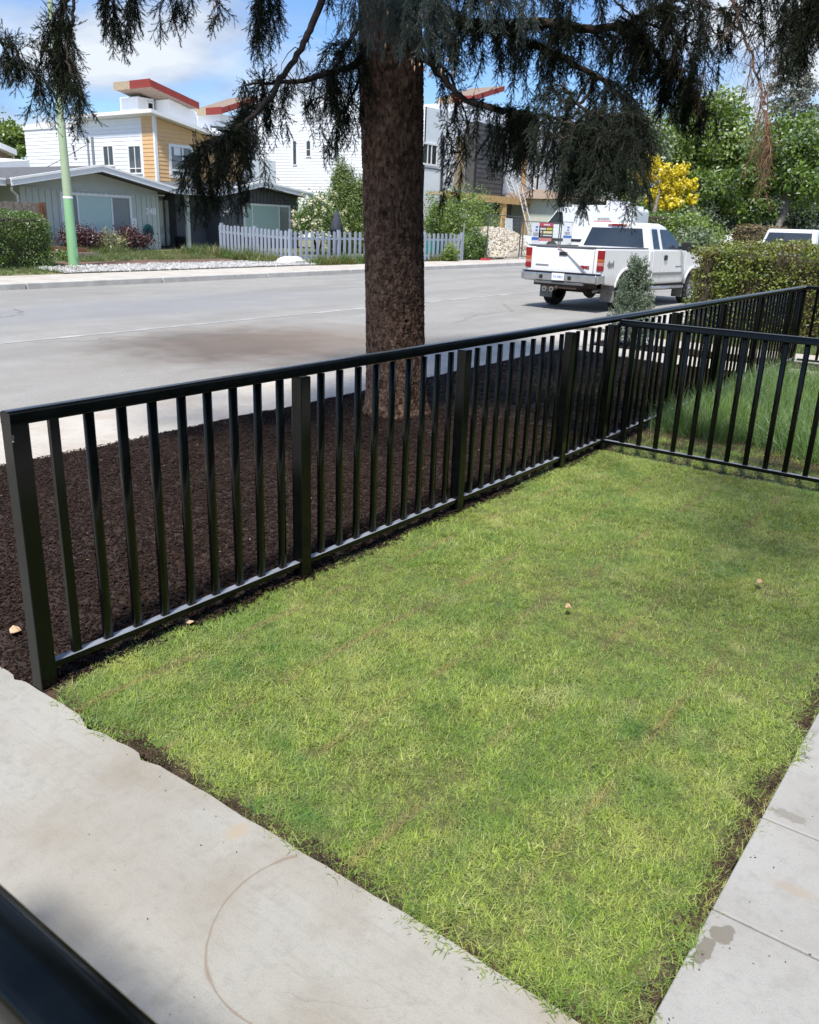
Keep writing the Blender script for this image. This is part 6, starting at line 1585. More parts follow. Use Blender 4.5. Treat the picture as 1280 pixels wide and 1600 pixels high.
# ------------------------------------------------------------------ vehicles
def wheel(parent, x, y, r, w, side, name='wheel', m='alloy'):
    wl = MB().lathe([(r * .60, -w / 2), (r * .90, -w / 2), (r * .975, -w * .40), (r, -w * .22), (r, w * .22), (r * .975, w * .40), (r * .90, w / 2), (r * .60, w / 2)], 32, (x, y, r), axis='y').build(name, MT['tyre'], parent, smooth=True)
    s = side
    MB().lathe([(r * .61, s * w * .5), (r * .60, s * w * .38), (r * .55, s * w * .30), (r * .2, s * w * .22), (0, s * w * .22)], 24, (x, y, r), axis='y').build('rim', MT[m], wl, smooth=True)
    for i in range(8):
        a = 2 * PI * i / 8 + .2
        MB().lathe([(0, s * w * .315), (r * .075, s * w * .315), (r * .075, s * w * .20)], 10, (x + r * .42 * math.cos(a), y, r + r * .42 * math.sin(a)), axis='y').build('rim_hole', MT['dark'], wl)
    MB().lathe([(0, s * w * .46), (r * .14, s * w * .44), (r * .17, s * w * .22)], 16, (x, y, r), axis='y').build('hub', MT['chrome'], wl, smooth=True)
    return wl
def arch(cx, cz, r, n=9, a0=PI, a1=0):
    return [(cx + r * math.cos(a0 + (a1 - a0) * i / n), cz + r * math.sin(a0 + (a1 - a0) * i / n)) for i in range(n + 1)]
tk = thing('pickup_truck', 'white extended cab pickup truck parked at the kerb beyond the fence', 'pickup truck', (17.33, 6.19, G(17.3) + ROADZ), rz=rad(-4.0), local=True)
WB = 3.645; R_ = .387; YS = .985
tp = MT['truckw']
# bed sides with wheel arch, tailgate, floor
bedz, sill = 1.345, .62
def bed_side(sg):
    pts = [(-1.10, .70), (-.96, .60), (-.52, .56)] + arch(0, .40, .505, 10, PI * .90, PI * .06) + [(.62, .56), (1.02, .58), (1.02, bedz), (-1.12, bedz), (-1.13, .95)]
    return MB().prism(pts, 'y', sg * (YS - .09), sg * YS).build('bed_side', tp, tk, bevel=.03, seg=3)
for sg in (-1, 1):
    b_ = bed_side(sg)
    MB().prism([(x, z) for x, z in arch(0, .40, .555, 12, PI * .92, PI * .05)] + list(reversed(arch(0, .40, .500, 12, PI * .92, PI * .05))), 'y', sg * (YS - .01), sg * (YS + .022)).build('arch_lip', tp, b_, bevel=.01)
    MB().box(-1.11, 1.0, sg * (YS - .10), sg * (YS - .015), bedz + .001, bedz + .03).build('rail_cap', MT['greyplastic'], b_, bevel=.008)
    MB().box(-.5, .5, sg * (YS - .28), sg * (YS - .09), .62, 1.02).build('wheel_tub', MT['under'], tk)
MB().box(-1.05, 1.0, -.90, .90, .78, .82).build('bed_floor', MT['under'], tk)
tg = MB().prism([(-1.155, .80), (-1.16, 1.25), (-1.125, 1.335), (-1.09, 1.335), (-1.09, .80)], 'y', -.745, .745).build('tailgate', tp, tk, bevel=.012)
MB().box(-1.15, -1.06, -.745, .745, 1.336, 1.375).build('top_cap', MT['greyplastic'], tg, bevel=.012)
MB().box(-1.178, -1.155, -.105, .105, 1.165, 1.245).build('handle', MT['blackplastic'], tg, bevel=.012)
MB().bar((-1.166, .16, 1.345), (-1.168, -.04, 1.25), .03, .01).build('strap', MT['lampclear'], tg)
MB().bar((-1.168, -.05, 1.25), (-1.185, -.62, .83), .022, .012).build('strap', MT['lettergrey'], tg)
MB().box(-1.159, -1.156, .36, .70, .925, .965).build('badge_strip', MT['lettergrey'], tg)
text('badge', 'GMC', .08, MT['lampred'], tg, (-1.165, -.56, .945), (PI / 2, 0, -PI / 2), depth=.004, bold=.006, sx=1.25)
MB().box(-1.1, -1.0, -.745, .745, .70, .80).build('rear_sill', tp, tk)
MB().box(-1.02, -.99, -.80, .80, .5, .72).build('rear_panel', MT['under'], tk)
for sg in (-1, 1):
    c_ = MB().box(-1.13, -1.03, sg * .749, sg * (YS - .03), .70, bedz - .01).build('corner_panel', tp, tk, bevel=.03)
    for nm, z0, z1, m_ in (('red_lens', 1.13, 1.31, 'lampred'), ('clear_lens', 1.06, 1.128, 'lampamber'), ('amber_lens', .985, 1.058, 'lampclear'), ('lower_red_lens', .88, .983, 'lampred')):
        MB().box(-1.150, -1.085, sg * .835, sg * (YS + .003), z0, z1).build('taillight' if nm == 'red_lens' else nm, MT[m_], tk if nm == 'red_lens' else c_, bevel=.012)
# bumper with plate, hitch
bp_ = MB().prism([(-1.22, .60), (-1.29, .63), (-1.30, .78), (-1.27, .80), (-1.10, .80), (-1.10, .60)], 'y', -.93, .93).build('rear_bumper', MT['chrome'], tk, bevel=.02, seg=3)
for sg in (-1, 1): MB().prism([(-1.28, .62), (-1.30, .78), (-1.0, .80), (-.98, .62)], 'y', sg * .931, sg * .99).build('bumper_end', MT['chrome'], bp_, bevel=.02)
MB().box(-1.30, -1.10, -.96, .96, .801, .822).build('step_pad', MT['blackplastic'], bp_, bevel=.008)
MB().box(-1.285, -1.20, -.62, .62, .555, .61).build('lower_valance', MT['greyplastic'], bp_, bevel=.01)
pl = MB().box(-1.318, -1.305, -.155, .155, .645, .795).build('number_plate', MT['white'], bp_)
text('plate_text', 'TA 4803', .075, MT['blue'], bp_, (-1.3195, 0, .715), (PI / 2, 0, -PI / 2), depth=.001, sx=.95)
for y_ in (.45, -.28): MB().box(-1.312, -1.295, y_ - .035, y_ + .035, .66, .74).build('bumper_slot', MT['dark'], bp_)
ht = MB().box(-1.25, -.9, -.45, .45, .47, .545).build('hitch', MT['under'], tk)
MB().tube([(-1.28, .02, .50), (-1.36, .02, .46)], .035, 8).build('receiver', MT['under'], ht)
for y_ in (.18, .36): MB().lathe([(.03, 0), (.055, 0), (.055, .02), (.03, .02)], 10, (-1.26, y_, .44), axis='x').build('chain_loop', MT['rust'], ht)
MB().tube([(0, -.86, R_), (0, .86, R_)], .055, 8).build('rear_axle', MT['under'], tk)
MB().lathe([(0, -.17), (.12, -.13), (.17, 0), (.12, .13), (0, .17)], 14, (0, -.10, R_), axis='x').build('differential', MT['under'], tk, smooth=True)
MB().box(-1.0, 4.3, -.50, -.38, .50, .66).build('chassis_rail', MT['under'], tk); MB().box(-1.0, 4.3, .38, .50, .50, .66).build('chassis_rail', MT['under'], tk)
MB().tube([(.6, -.52, .46), (-.55, -.60, .45), (-.95, -.72, .44)], .04, 8).build('exhaust', MT['rust'], tk, smooth=True)
MB().box(.55, 3.9, -.55, .55, .36, .52).build('underbody', MT['under'], tk)
for sg in (-1, 1):
    MB().box(-.475, -.455, sg * (YS - .36), sg * (YS - .02), .20, .62).build('mud_flap', MT['mudflap'], tk, bevel=.008)
    wheel(tk, 0, sg * (YS - .135), R_, .25, sg); wheel(tk, WB, sg * (YS - .135), R_, .25, sg)
    MB().box(WB - .50, WB - .48, sg * (YS - .30), sg * (YS - .02), .20, .58).build('mud_flap', MT['mudflap'], tk, bevel=.008)
# cab and front end
ZB_ = 1.33; RZ = 1.915
cab = MB().prism([(1.06, .56), (3.02, .56), (3.10, .70), (3.10, ZB_), (1.06, ZB_)], 'y', -YS, YS).build('cab', tp, tk, bevel=.035, seg=3)
def glx(z): t = (z - ZB_) / (RZ - ZB_); return 1.07 + .13 * t, 3.02 - .92 * t, YS - .03 - .17 * t      # rear, front, half width
r0, f0, h0 = glx(ZB_); r1, f1_, h1 = glx(RZ)
MB().hexa([(r0, -h0, ZB_ - .01), (f0, -h0, ZB_ - .01), (f0, h0, ZB_ - .01), (r0, h0, ZB_ - .01), (r1, -h1, RZ - .05), (f1_, -h1, RZ - .05), (f1_, h1, RZ - .05), (r1, h1, RZ - .05)]).build('greenhouse', tp, cab, bevel=.03)
MB().hexa([(r1 - .01, -h1 - .004, RZ - .06), (f1_ + .02, -h1 - .004, RZ - .06), (f1_ + .02, h1 + .004, RZ - .06), (r1 - .01, h1 + .004, RZ - .06), (r1 + .06, -h1 + .10, RZ + .01), (f1_ - .12, -h1 + .10, RZ + .01), (f1_ - .12, h1 - .10, RZ + .01), (r1 + .06, h1 - .10, RZ + .01)]).build('roof_panel', tp, cab, bevel=.025, seg=3)
def glass_quad(name, pts, m='glass', parent=None, inset=.006, nrm=None):
    n_ = Vector(nrm).normalized() * inset
    MB().hexa([*(Vector(p) for p in pts), *(Vector(p) + n_ for p in pts)]).build(name, MT[m], parent or cab)
def rx(z): return glx(z)[0]
za, zb2 = ZB_ + .05, RZ - .115
glass_quad('rear_window', [(rx(za), -.80, za), (rx(za), .80, za), (rx(zb2), .66, zb2), (rx(zb2), -.66, zb2)], nrm=(-1, 0, .2))
MB().box(r1 - .045, r1 + .01, -.13, .13, RZ - .065, RZ - .025).build('brake_lamp', MT['lampred'], cab, bevel=.008)
MB().box(r1 - .03, r1 + .01, -.24, .24, RZ - .07, RZ - .022).build('brake_lamp_housing', MT['lampclear'], cab, bevel=.008)
for sg in (-1, 1):
    hw = lambda z: glx(z)[2] * sg
    z0_, z1_ = ZB_ + .03, RZ - .12
    glass_quad('quarter_window', [(1.30, hw(z0_), z0_), (1.62, hw(z0_), z0_), (1.60, hw(z1_), z1_), (1.33, hw(z1_), z1_)], nrm=(0, sg, .2))
    glass_quad('door_window', [(1.78, hw(z0_), z0_), (2.86, hw(z0_), z0_), (2.24, hw(z1_), z1_), (1.77, hw(z1_), z1_)], nrm=(0, sg, .2))
    dd_ = MB().box(1.73, 2.94, sg * (YS - .01), sg * (YS + .006), .60, ZB_ - .012).build('door', tp, tk, bevel=.006)
    d2 = MB().box(1.25, 1.715, sg * (YS - .01), sg * (YS + .005), .60, ZB_ - .012).build('door', tp, tk, bevel=.006)
    MB().box(1.716, 1.729, sg * (YS - .012), sg * (YS + .001), .60, ZB_ - .012).build('shut_line', MT['blackplastic'], d2)
    MB().box(2.941, 2.952, sg * (YS - .012), sg * (YS + .001), .60, ZB_ - .012).build('shut_line', MT['blackplastic'], dd_)
    MB().box(1.82, 1.98, sg * YS, sg * (YS + .035), 1.10, 1.22).build('handle', MT['blackplastic'], dd_, bevel=.02)
    MB().box(1.28, 2.90, sg * (YS + .004), sg * (YS + .022), .76, .83).build('side_moulding', MT['lettergrey'], dd_, bevel=.006)
    MB().box(2.52, 2.86, sg * (YS + .005), sg * (YS + .010), .94, .97).build('badge_strip', MT['lettergrey'], dd_)
    mr = MB().box(2.62, 2.74, sg * (YS + .05), sg * (YS + .27), ZB_ + .0, ZB_ + .20).build('mirror', MT['blackplastic'], tk, bevel=.03)
    MB().bar((2.74, sg * (YS - .04), ZB_ + .06), (2.70, sg * (YS + .08), ZB_ + .06), .05, .06).build('arm', MT['blackplastic'], mr)
    MB().tube([(1.15, sg * (YS - .02), .47), (3.1, sg * (YS - .02), .47)], .045, 10).build('step_bar', MT['chrome'], tk, smooth=True)
    MB().box(1.08, 3.1, sg * (YS - .12), sg * (YS - .04), .48, .60).build('rocker', MT['under'], tk)
    pts = [(3.09, .56)] + [(WB - .56, .56)] + arch(WB, .40, .505, 10, PI * .90, PI * .08) + [(WB + .62, .56), (WB + .86, .62), (WB + .86, 1.10), (WB + .80, 1.20), (3.09, 1.30)]
    fe = MB().prism(pts, 'y', sg * (YS - .25), sg * YS).build('fender', tp, tk, bevel=.03, seg=3)
    MB().prism([(x, z) for x, z in arch(WB, .40, .555, 12, PI * .92, PI * .05)] + list(reversed(arch(WB, .40, .500, 12, PI * .92, PI * .05))), 'y', sg * (YS - .01), sg * (YS + .022)).build('arch_lip', tp, fe, bevel=.01)
    MB().box(WB + .80, WB + .88, sg * .55, sg * (YS - .02), .90, 1.14).build('headlight', MT['lampclear'], tk, bevel=.03)
    text('decal', '4x4', .20, MT['lettergrey'], tk, (-.80 if sg < 0 else -.80, sg * (YS + .006), 1.02), (PI / 2, 0, 0 if sg < 0 else PI), depth=.002, bold=.008)
MB().prism([(3.09, 1.0), (WB + .82, 1.0), (WB + .80, 1.20), (3.4, 1.33), (3.09, 1.34)], 'y', -.74, .74).build('bonnet', tp, tk, bevel=.03)
glass_quad('windscreen', [(f0 - .02, -.84, ZB_ + .02), (f0 - .02, .84, ZB_ + .02), (f1_ + .06, .68, RZ - .1), (f1_ + .06, -.68, RZ - .1)], nrm=(1, 0, .5), inset=.03)
MB().box(WB + .80, WB + .93, -.96, .96, .55, .80).build('front_bumper', MT['chrome'], tk, bevel=.03)
MB().box(WB + .81, WB + .86, -.54, .54, .84, 1.12).build('grille', MT['blackplastic'], tk)
# things in the bed: a low tool tray and hoses seen over the side
cg = thing('toolbox', 'grey toolbox lying in the bed of the white pickup against the cab', 'toolbox', (18.2, 6.13, G(18) + .72), rz=rad(-4), local=True)
MB().box(-.2, .2, -.6, .6, 0, .46).build('box', MT['greyplastic'], cg, bevel=.02); MB().box(-.21, .21, -.62, .62, .461, .50).build('lid', MT['lettergrey'], cg, bevel=.015)

# white panel van nose-in on the site
Xv = 42.0
va, vb = at_x(858, 350, Xv), at_x(990, 355, Xv); vt = at_x(930, 324, Xv)[2]; vg = G(42) + .12
vn = thing('panel_van', 'white panel van with red lettering and roof rack parked nose in on the building site', 'van', (Xv, (va[1] + vb[1]) / 2, vg))
y0, y1 = vb[1], vb[1] + 5.6
prof_ = [(y0, vg + .45), (y0 + .02, vt - .12), (y0 + .12, vt), (y1 - 1.25, vt), (y1 - .55, vt - .85), (y1 - .05, vt - 1.15), (y1, vg + .9), (y1, vg + .4)]
body = MB(); n_ = len(prof_)
body.v = [(Xv, y, z) for y, z in prof_] + [(Xv + 1.95, y, z) for y, z in prof_]
body.f = [tuple(range(n_)), tuple(range(2 * n_ - 1, n_ - 1, -1))] + [(i, n_ + i, n_ + (i + 1) % n_, (i + 1) % n_) for i in range(n_)]
body.build('body', MT['carw'], vn, bevel=.07, seg=3)
gw = MB(); pw = [(y1 - .62, vt - .86), (y1 - 1.15, vt - .24), (y1 - 1.5, vt - .26), (y1 - 1.6, vt - .88)]
gw.v = [(Xv - .012, y, z) for y, z in pw] + [(Xv + .01, y, z) for y, z in pw]; gw.f = [(0, 1, 2, 3), (7, 6, 5, 4)] + [(i, 4 + i, 4 + (i + 1) % 4, (i + 1) % 4) for i in range(4)]
gw.build('door_window', MT['glass'], vn)
MB().box(Xv - .02, Xv - .001, y0 + .3, y1 - .4, vg + .72, vg + .86).build('side_moulding', MT['blackplastic'], vn)
for yy in (y0 + 1.2, y1 - 1.0):
    o_ = MB().lathe([(0, -.1), (.22, -.12), (.36, -.10), (.36, .12), (0, .12)], 24, (Xv + .05, yy, vg + .36), axis='x').build('wheel', MT['tyre'], vn, smooth=True)
    MB().lathe([(0, -.125), (.2, -.122), (.2, -.10)], 16, (Xv + .05, yy, vg + .36), axis='x').build('rim', MT['alloy'], o_)
rk = MB().box(Xv + .15, Xv + .2, y0 + .3, y1 - 1.9, vt + .08, vt + .12).build('roof_rack', MT['white'], vn)
for yy in np.linspace(y0 + .35, y1 - 2.0, 6): MB().box(Xv + .14, Xv + 1.8, yy - .03, yy + .03, vt + .005, vt + .35 if int(yy * 10) % 3 == 0 else vt + .13).build('rack_bar', MT['white'], rk)
for row, (pxa, pxb, py, m_) in enumerate(((934, 953, 342, 'lettergrey'), (928, 956, 346.5, 'signred'))):
    nl = 8 + 2 * row
    for i in range(nl):
        c0 = at_x(pxa + (pxb - pxa) * (i + .1) / nl, py, Xv); c1 = at_x(pxa + (pxb - pxa) * (i + .75) / nl, py, Xv)
        MB().box(Xv - .012, Xv - .002, c1[1], c0[1], c0[2] - .05, c0[2] + .06).build('letter', MT[m_], vn)
# parked cars farther up the street
def car(label, loc, rz, m, suv=True):
    c = thing('parked_car', label, 'car', loc, rz=rz, local=True, group='cars parked up the street')
    h = 1.86 if suv else 1.45; b = .95
    lower = [(-2.3, .45), (-2.28, b), (2.0, b - .08), (2.3, .75), (2.3, .4), (1.85, .32)] + [(-1.85, .32)]
    MB().prism(lower, 'y', -.9, .9).build('body', m, c, bevel=.08, seg=3)
    MB().hexa([(-2.2, -.86, b - .02), (1.0, -.86, b - .02), (1.0, .86, b - .02), (-2.2, .86, b - .02), (-1.85, -.68, h), (.25, -.68, h), (.25, .68, h), (-1.85, .68, h)]).build('cabin', m, c, bevel=.06)
    for sg in (-1, 1):
        glass_quad('side_window', [(-1.9, sg * .835, b + .08), (.75, sg * .835, b + .08), (.2, sg * .715, h - .12), (-1.7, sg * .715, h - .12)], parent=c, nrm=(0, sg, .2))
        for xx in (-1.4, 1.4):
            w_ = MB().lathe([(0, -.1), (.33, -.1), (.33, .1), (0, .1)], 20, (xx, sg * .82, .33), axis='y').build('wheel', MT['tyre'], c, smooth=True)
            MB().lathe([(0, -.105 * sg), (.2, -.105 * sg)], 14, (xx, sg * .82, .33), axis='y').build('rim', MT['alloy'], w_)
        MB().box(-2.31, -2.2, sg * .62, sg * .86, .78, 1.02).build('taillight', MT['lampred'], c, bevel=.02)
        MB().box(2.18, 2.31, sg * .5, sg * .84, .62, .76).build('headlight', MT['lampclear'], c, bevel=.02)
    glass_quad('rear_window', [(-2.17, -.74, b + .1), (-2.17, .74, b + .1), (-1.9, .6, h - .1), (-1.9, -.6, h - .1)], parent=c, nrm=(-1, 0, .4))
    glass_quad('windscreen', [(.98, -.76, b + .06), (.98, .76, b + .06), (.32, .62, h - .06), (.32, -.62, h - .06)], parent=c, nrm=(1, 0, .9), inset=.02)
    return c
p = at_d(1272, 384, 25.0); car('white estate car half hidden behind the top of the cedar hedge', (p[0], p[1], G(p[0]) + ROADZ), rad(-8), MT['carw'])
p = at_d(1052, 376, 44); car('dark blue car just beyond the bonnet of the white pickup', (p[0], p[1], G(p[0]) + ROADZ), rad(2), MT['cardark'], suv=False)

# ------------------------------------------------------------------ right side: hedges, juniper, trees and houses up the street
hx0, hx1 = 13.75, 15.2
hedge_box('cedar_hedge', 'unclipped green and brown cedar hedge behind the end of the metal fence', hx0, hx1, -6.0, 2.62, G(14) - .02, 1.56, 64000, (.030, .075), MT['leaf_hedge'], rnd=.10)
jb = Vector((10.78, 2.33, G(10.8) + .03))
jt = thing('juniper', 'small pointed blue green juniper in the planted strip in front of the pickup wheel', 'shrub', tuple(jb))
MB().tube([jb, jb + Vector((.02, 0, .6)), jb + Vector((.03, -.01, 1.15))], [.02, .012, .004], 6).build('trunk', MT['bark_dark'], jt)
Pj = []; 
for i in range(380):
    z = rng.random() ** 1.1; rmax = .36 * (1 - z) ** .75 + .03; a = rng.uniform(0, 2 * PI); r = rmax * (.35 + .65 * rng.random())
    c_ = np.array([jb.x + r * math.cos(a) + .03 * z, jb.y + r * math.sin(a), jb.z + .06 + z * 1.12])
    d_ = np.array([math.cos(a) * .5, math.sin(a) * .5, .8]); Pj.append(c_ + d_ * rng.uniform(-.06, .15, (46, 1)) + rng.normal(0, .018, (46, 3)))
V, F = leaf_quads(np.concatenate(Pj), (.022, .05), asp=.32); npmesh('foliage', V, F, MT['leaf_juniper'], parent=jt)
def base(px, py, D): 
    p = at_d(px, py, D); return p
# far hedges
p0, p1 = at_d(1110, 362, 47), at_d(1164, 366, 44)
hedge_box('brown_hedge', 'square clipped brown hedge across the street under the big trees', p0[0], p0[0] + 6.5, p0[1] - 2.6, p0[1] - 1.2, G(50), at_d(1130, 351, 46)[2], 9000, (.08, .18), MT['leaf_brownhedge'], rnd=.1)
hedge_box('brown_hedge', 'lower step of brown hedge at the right end beside the tree trunk', p0[0] + 5.2, p0[0] + 9.0, p0[1] - 4.2, p0[1] - 2.7, G(52), at_d(1150, 357, 46)[2], 5000, (.08, .18), MT['leaf_brownhedge'], rnd=.1)
hedge_box('green_hedge', 'rounded green hedge beside the white panel van', *(lambda q: (q[0] - .5, q[0] + 4.5, q[1] - 1.5, q[1] + .8))(at_d(1022, 355, 49)), G(48), at_d(1030, 334, 49)[2], 8000, (.08, .18), MT['leaf_box'], rnd=.4)
for lab, px, py, D, r, m_ in (('pale green leafy shrub beyond the pickup bonnet', 1082, 366, 46, (1.9, 1.4, .95), 'leaf_light'), ('grey green ground shrub beyond the pickup mirror', 1078, 380, 42, (1.8, 1.2, .5), 'leaf_grey'), ('dark green shrub in front of the pale house', 1088, 352, 52, (2.0, 1.5, 1.0), 'leaf_dark'),
                              ('green shrub behind the van roof rack', 1008, 332, 56, (2.4, 1.6, 1.3), 'leaf_green')):
    q = at_d(px, py, D); bush('garden_shrub', lab, tuple(q), r, 90, 50, .22, (.12, .24), MT[m_], cat='shrub', low=-.7, group='garden shrubs across the street')
# trees
def far_tree(label, base_px, D, trunk_px, cl, leaf, m_, tr=.18, bark='bark_tree', group=None, limbs=8, name='broadleaf_tree'):
    """trunk_px: (px, py) up the trunk; cl: (px, py, rx_px, ry_px, clumps, per) in the photo's own scale at that distance"""
    b = at_d(*base_px, D); sc_ = D / FPX
    tp_ = [tuple(at_d(px, py, D)) for px, py in trunk_px]
    cs = []
    for px, py, rx_, ry_, nc, per in cl:
        c = at_d(px, py, D + rng.uniform(-1, 1)); cs.append(dict(ncl=nc, per=per, c=tuple(c), r=(rx_ * sc_, rx_ * sc_, ry_ * sc_), sig=.17 * min(rx_, ry_) * sc_, shell=.35, low=-.95))
    return tree(name, label, tuple(b), tp_, tr, cs, leaf, MT[m_], group=group, limbs=limbs, bark=bark)
far_tree('tall broadleaf tree with bright airy crown behind the yellow tree', (1110, 352), 62, [(1110, 360), (1112, 310), (1108, 250), (1112, 190)], [(1105, 215, 85, 60, 120, 70), (1070, 240, 60, 45, 70, 60), (1150, 260, 50, 60, 70, 60), (1085, 290, 60, 40, 60, 60), (1110, 180, 45, 28, 50, 50)], (.20, .42), 'leaf_light', tr=.28, group='broadleaf trees up the street')
far_tree('leafy tree with a leaning grey trunk beyond the hedge at the right', (1213, 378), 50, [(1208, 382), (1216, 355), (1232, 315), (1236, 280), (1240, 230)], [(1240, 235, 62, 55, 110, 70), (1195, 280, 40, 45, 60, 60), (1265, 280, 45, 50, 70, 60), (1180, 325, 35, 22, 40, 60), (1245, 200, 40, 25, 50, 50), (1285, 230, 40, 50, 50, 60)], (.16, .34), 'leaf_green', tr=.24, group='broadleaf trees up the street')
far_tree('dark bushy tree behind the leaning grey trunk', (1170, 372), 66, [(1170, 378), (1172, 340), (1170, 310)], [(1170, 330, 70, 40, 110, 60), (1240, 335, 60, 38, 90, 60), (1270, 330, 40, 35, 60, 60)], (.22, .42), 'leaf_dark', tr=.25)
far_tree('yellow leaved tree behind the white van', (1030, 340), 50, [(1020, 350), (1024, 325), (1030, 300), (1036, 284)], [(1050, 290, 24, 20, 40, 44), (1018, 254, 14, 18, 22, 40), (1008, 275, 18, 14, 24, 40), (1064, 268, 13, 10, 18, 40), (1078, 290, 13, 11, 18, 36), (1040, 270, 12, 12, 16, 40), (1030, 308, 26, 18, 36, 44), (1052, 318, 20, 12, 24, 40), (1082, 310, 9, 9, 10, 30)], (.12, .26), 'leaf_yellow', tr=.14)
far_tree('grey green tree half hidden by the spruce boughs above the van', (980, 340), 58, [(985, 345), (985, 300), (980, 250)], [(980, 260, 60, 50, 90, 60), (930, 240, 50, 50, 60, 60), (1010, 220, 40, 40, 50, 60)], (.2, .4), 'leaf_grey', tr=.22)
far_tree('dense dark green tree right of the yellow tree', (1085, 345), 54, [(1085, 352), (1085, 320), (1088, 290)], [(1090, 308, 34, 26, 70, 60), (1120, 300, 36, 30, 60, 60), (1140, 320, 24, 18, 40, 50)], (.16, .32), 'leaf_green', tr=.18)
for lab, px, py, D, rx_, ry_ in (('green tree behind the brown house at the left edge', 22, 222, 70, 26, 30), ('green tree against the end wall of the white townhouse', -30, 200, 74, 40, 40)):
    far_tree(lab, (px, 300), D, [(px, 320), (px, 260), (px, 220)], [(px, py, rx_, ry_, 70, 60)], (.22, .42), 'leaf_light' if px > 0 else 'leaf_green', tr=.2, limbs=4)
# tall conifer at the far right
D = 74; b_ = at_d(1243, 372, D); tp_ = at_d(1236, 14, D)
ct = thing('conifer', 'tall pale grey green conifer rising over the trees at the right edge', 'tree', tuple(b_))
MB().tube([tuple(b_), tuple((b_ + tp_) / 2), tuple(tp_)], [.4, .25, .04], 10).build('trunk', MT['bark_tree'], ct, smooth=True)
H_ = tp_[2] - b_[2]; Ps = []
for i in range(620):
    f_ = rng.random() ** .8; f_ = .02 + .98 * f_; rr = 4.3 * (1 - f_) ** .82 + .15; a = rng.uniform(0, 2 * PI); r = rr * rng.uniform(.4, 1.06)
    c_ = np.array([b_[0] + (tp_[0] - b_[0]) * f_ + r * math.cos(a), b_[1] + (tp_[1] - b_[1]) * f_ + r * math.sin(a), b_[2] + H_ * f_ - .12 * r])
    o_ = np.array([math.cos(a), math.sin(a), -.2]); Ps.append(c_ + o_ * rng.uniform(-.6, .35, (46, 1)) + rng.normal(0, .17, (46, 3)) * np.array([1, 1, .55]))
V, F = leaf_quads(np.concatenate(Ps), (.16, .36), asp=.4); npmesh('crown', V, F, MT['leaf_spruce_far'], parent=ct)
# houses among the trees
def simple_house(label, x0p, x1p, ztopp, roofp, D, wm, rm, wins):
    a, b = at_d(x0p, 350, D), at_d(x1p, 350, D); Yh = a[1]
    a = at_y(x0p, 350, Yh); b = at_y(x1p, 350, Yh); ze = at_y(x0p, ztopp, Yh)[2]; zr = at_y(x0p, roofp, Yh)[2]
    t = thing('house', label, 'house', (a[0], Yh, G(a[0])))
    MB().box(a[0], b[0], Yh, Yh + 7, G(a[0]) - .2, ze).build('wall', wm, t)
    MB().hexa([(a[0] - .6, Yh - .7, ze), (b[0] + .6, Yh - .7, ze), (b[0] + .6, Yh + 7.7, ze), (a[0] - .6, Yh + 7.7, ze), (a[0] + 1.2, Yh + 3.2, zr), (b[0] - 1.2, Yh + 3.2, zr), (b[0] - 1.2, Yh + 3.8, zr), (a[0] + 1.2, Yh + 3.8, zr)]).build('roof', rm, t)
    for (w0, w1, t0, t1) in wins:
        p0_, p1_ = at_y(w0, t0, Yh), at_y(w1, t1, Yh); window(t, p0_[0], p1_[0], p1_[2], p0_[2], Yh - .01, [], [MT['glass']], fr=.08)
    return t
simple_house('brown roofed house beyond the van, mostly hidden by spruce boughs', 890, 962, 311, 294, 60, MT['grey_wall'], MT['roof_brown'], [(925, 945, 313, 323)])
simple_house('pale house with pinkish gable among the trees right of the yellow tree', 1056, 1128, 334, 308, 66, MT['cream'], MT['roof_brown'], [(1084, 1090, 322, 334), (1066, 1072, 326, 346)])
simple_house('white house glimpsed between dark trunks at the right edge', 1236, 1330, 322, 300, 80, MT['white'], MT['roof_grey'], [])
simple_house('grey house behind the green hedge and the yellow tree', 996, 1040, 320, 306, 72, MT['grey_wall'], MT['roof_grey'], [(1004, 1010, 322, 336)])
# the patio's townhouse, unseen, added dark so the black fence reflects less sky
own = thing('townhouse', 'unseen dark clad townhouse added behind the patio to darken the fence reflections', 'building', (4, -5.2, 0))
ow = MB().box(-5.5, 15, -9.5, -5.25, -.2, 6.2).build('front_wall', MT['siding_char'], own)
boards(ow, 'siding_board', 'x', -5.5, 15, -5.25, 1, 0.1, lambda s: 6.1, .30, MT['siding_char'])
for x_ in (-3.2, 1.6, 5.0, 8.4, 11.6):
    window(own, x_, x_ + 1.5, 3.6, 5.0, -5.22, [x_ + .75], [MT['glass']], fr=.07, sgn=1, frm=MT['blackplastic'])
    window(own, x_, x_ + 1.5, .9, 2.3, -5.22, [x_ + .75], [MT['glass']], fr=.07, sgn=1, frm=MT['blackplastic'])
MB().box(-1.9, -.9, -5.22, -5.15, .05, 2.15).build('door', MT['blackplastic'], own)
MB().box(-5.7, 15.2, -9.6, -4.9, 6.2, 6.42).build('roof', MT['roof_grey'], own)
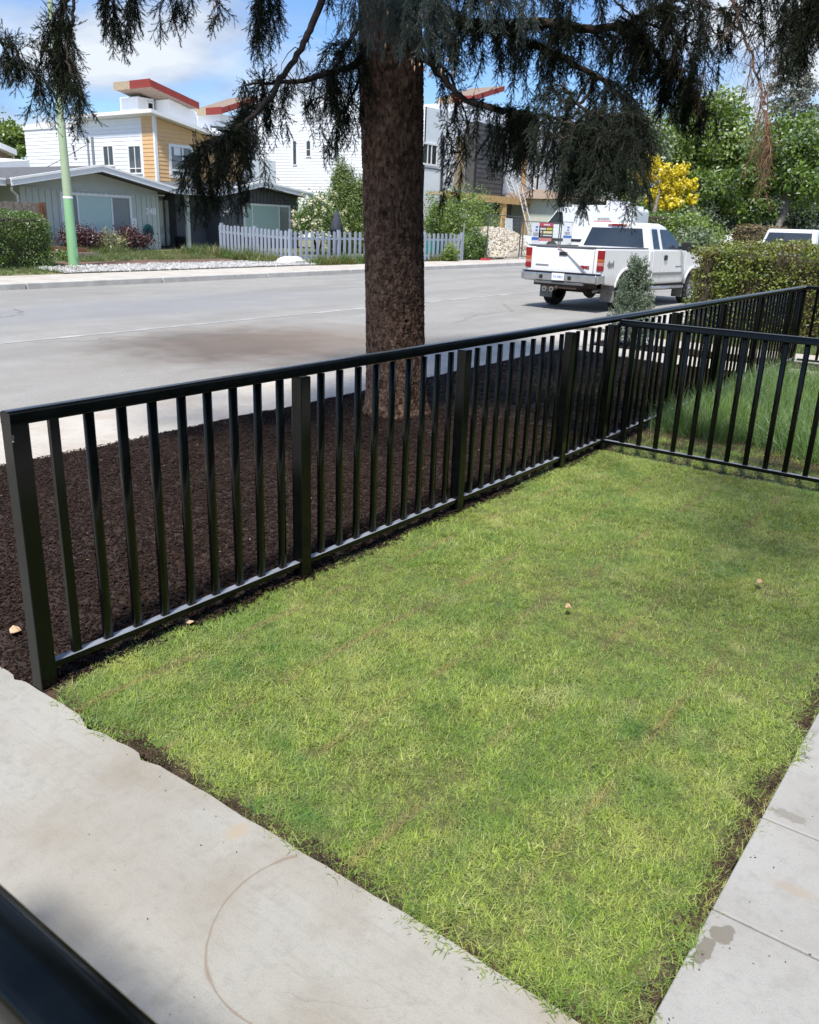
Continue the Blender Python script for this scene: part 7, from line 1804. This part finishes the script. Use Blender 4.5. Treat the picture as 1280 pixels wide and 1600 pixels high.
# ------------------------------------------------------------------ small litter
def litter(name, label, px, py, dz, l, m_, cat):
    d = ray(px, py); t_ = (dz - CAM[2]) / d[2]; p = CAM + d * t_
    t = thing(name, label, cat, tuple(p), rz=rng.uniform(0, 6), local=True)
    mb = MB(); n_ = 7; pts = []
    for i in range(n_):
        a = 2 * PI * i / n_; pts.append((l * (.5 + .12 * rng.random()) * math.cos(a), l * .32 * (1 + .3 * rng.random()) * math.sin(a), .006 * math.cos(2 * a) + .004))
    b0 = len(mb.v); mb.v += pts + [(x_, y_, z_ + .002) for x_, y_, z_ in pts]; mb.f += [tuple(range(n_)), tuple(range(2 * n_ - 1, n_ - 1, -1))] + [(i, n_ + i, n_ + (i + 1) % n_, (i + 1) % n_) for i in range(n_)]
    mb.build('blade', MT[m_], t)
    return t
litter('fallen_leaf', 'pale curled dry leaf on the shaded right side of the lawn', 1188, 910, .05, .045, 'dryleaf', 'leaf')
litter('fallen_leaf', 'brown dry leaf lying in the middle of the lawn', 888, 949, .05, .04, 'dryleaf', 'leaf')
litter('fallen_leaf', 'pale dry leaf on the bark mulch left of the end post', 24, 986, .06, .06, 'dryleaf', 'leaf')
litter('fallen_leaf', 'small dry leaf under the bottom rail of the near fence', 296, 972, .03, .045, 'dryleaf', 'leaf')
# crumbs of bark that have blown onto the concrete
n = 170
X = np.concatenate([rng.uniform(-1.0, 0.0, 60), rng.uniform(0.05, 2.2, 80), np.clip(rng.normal(.02, .05, 30), -.1, .2)]); Y = np.concatenate([rng.uniform(-2.6, .2, 60), -2.28 - np.abs(rng.normal(0, .2, 80)), rng.uniform(-2.2, 0, 30)])
scatter('bark_crumbs', np.stack([X, Y, np.full(n, .014)], -1), np.stack([np.zeros(n), np.zeros(n), rng.uniform(0, 6, n)], -1), rng.uniform(.08, .38, n), chip_protos(MT['chip'], 5), MT['chip'])
# dark crumbly soil strip between turf and concrete
n = 9000
X = np.concatenate([np.abs(rng.normal(.022, .022, 3600)), rng.uniform(0, 4.8, 5400)]); Y = np.concatenate([rng.uniform(-2.25, .06, 3600), -2.25 + np.abs(rng.normal(.02, .024, 5400))])
scatter('soil_crumbs', np.stack([X, Y, np.full(n, .004)], -1), rng.uniform(0, 6, (n, 3)), rng.uniform(.15, .5, n), chip_protos(MT['soil'], 5, L=(.02, .04), w=(.01, .02), t=.012), MT['soil'])
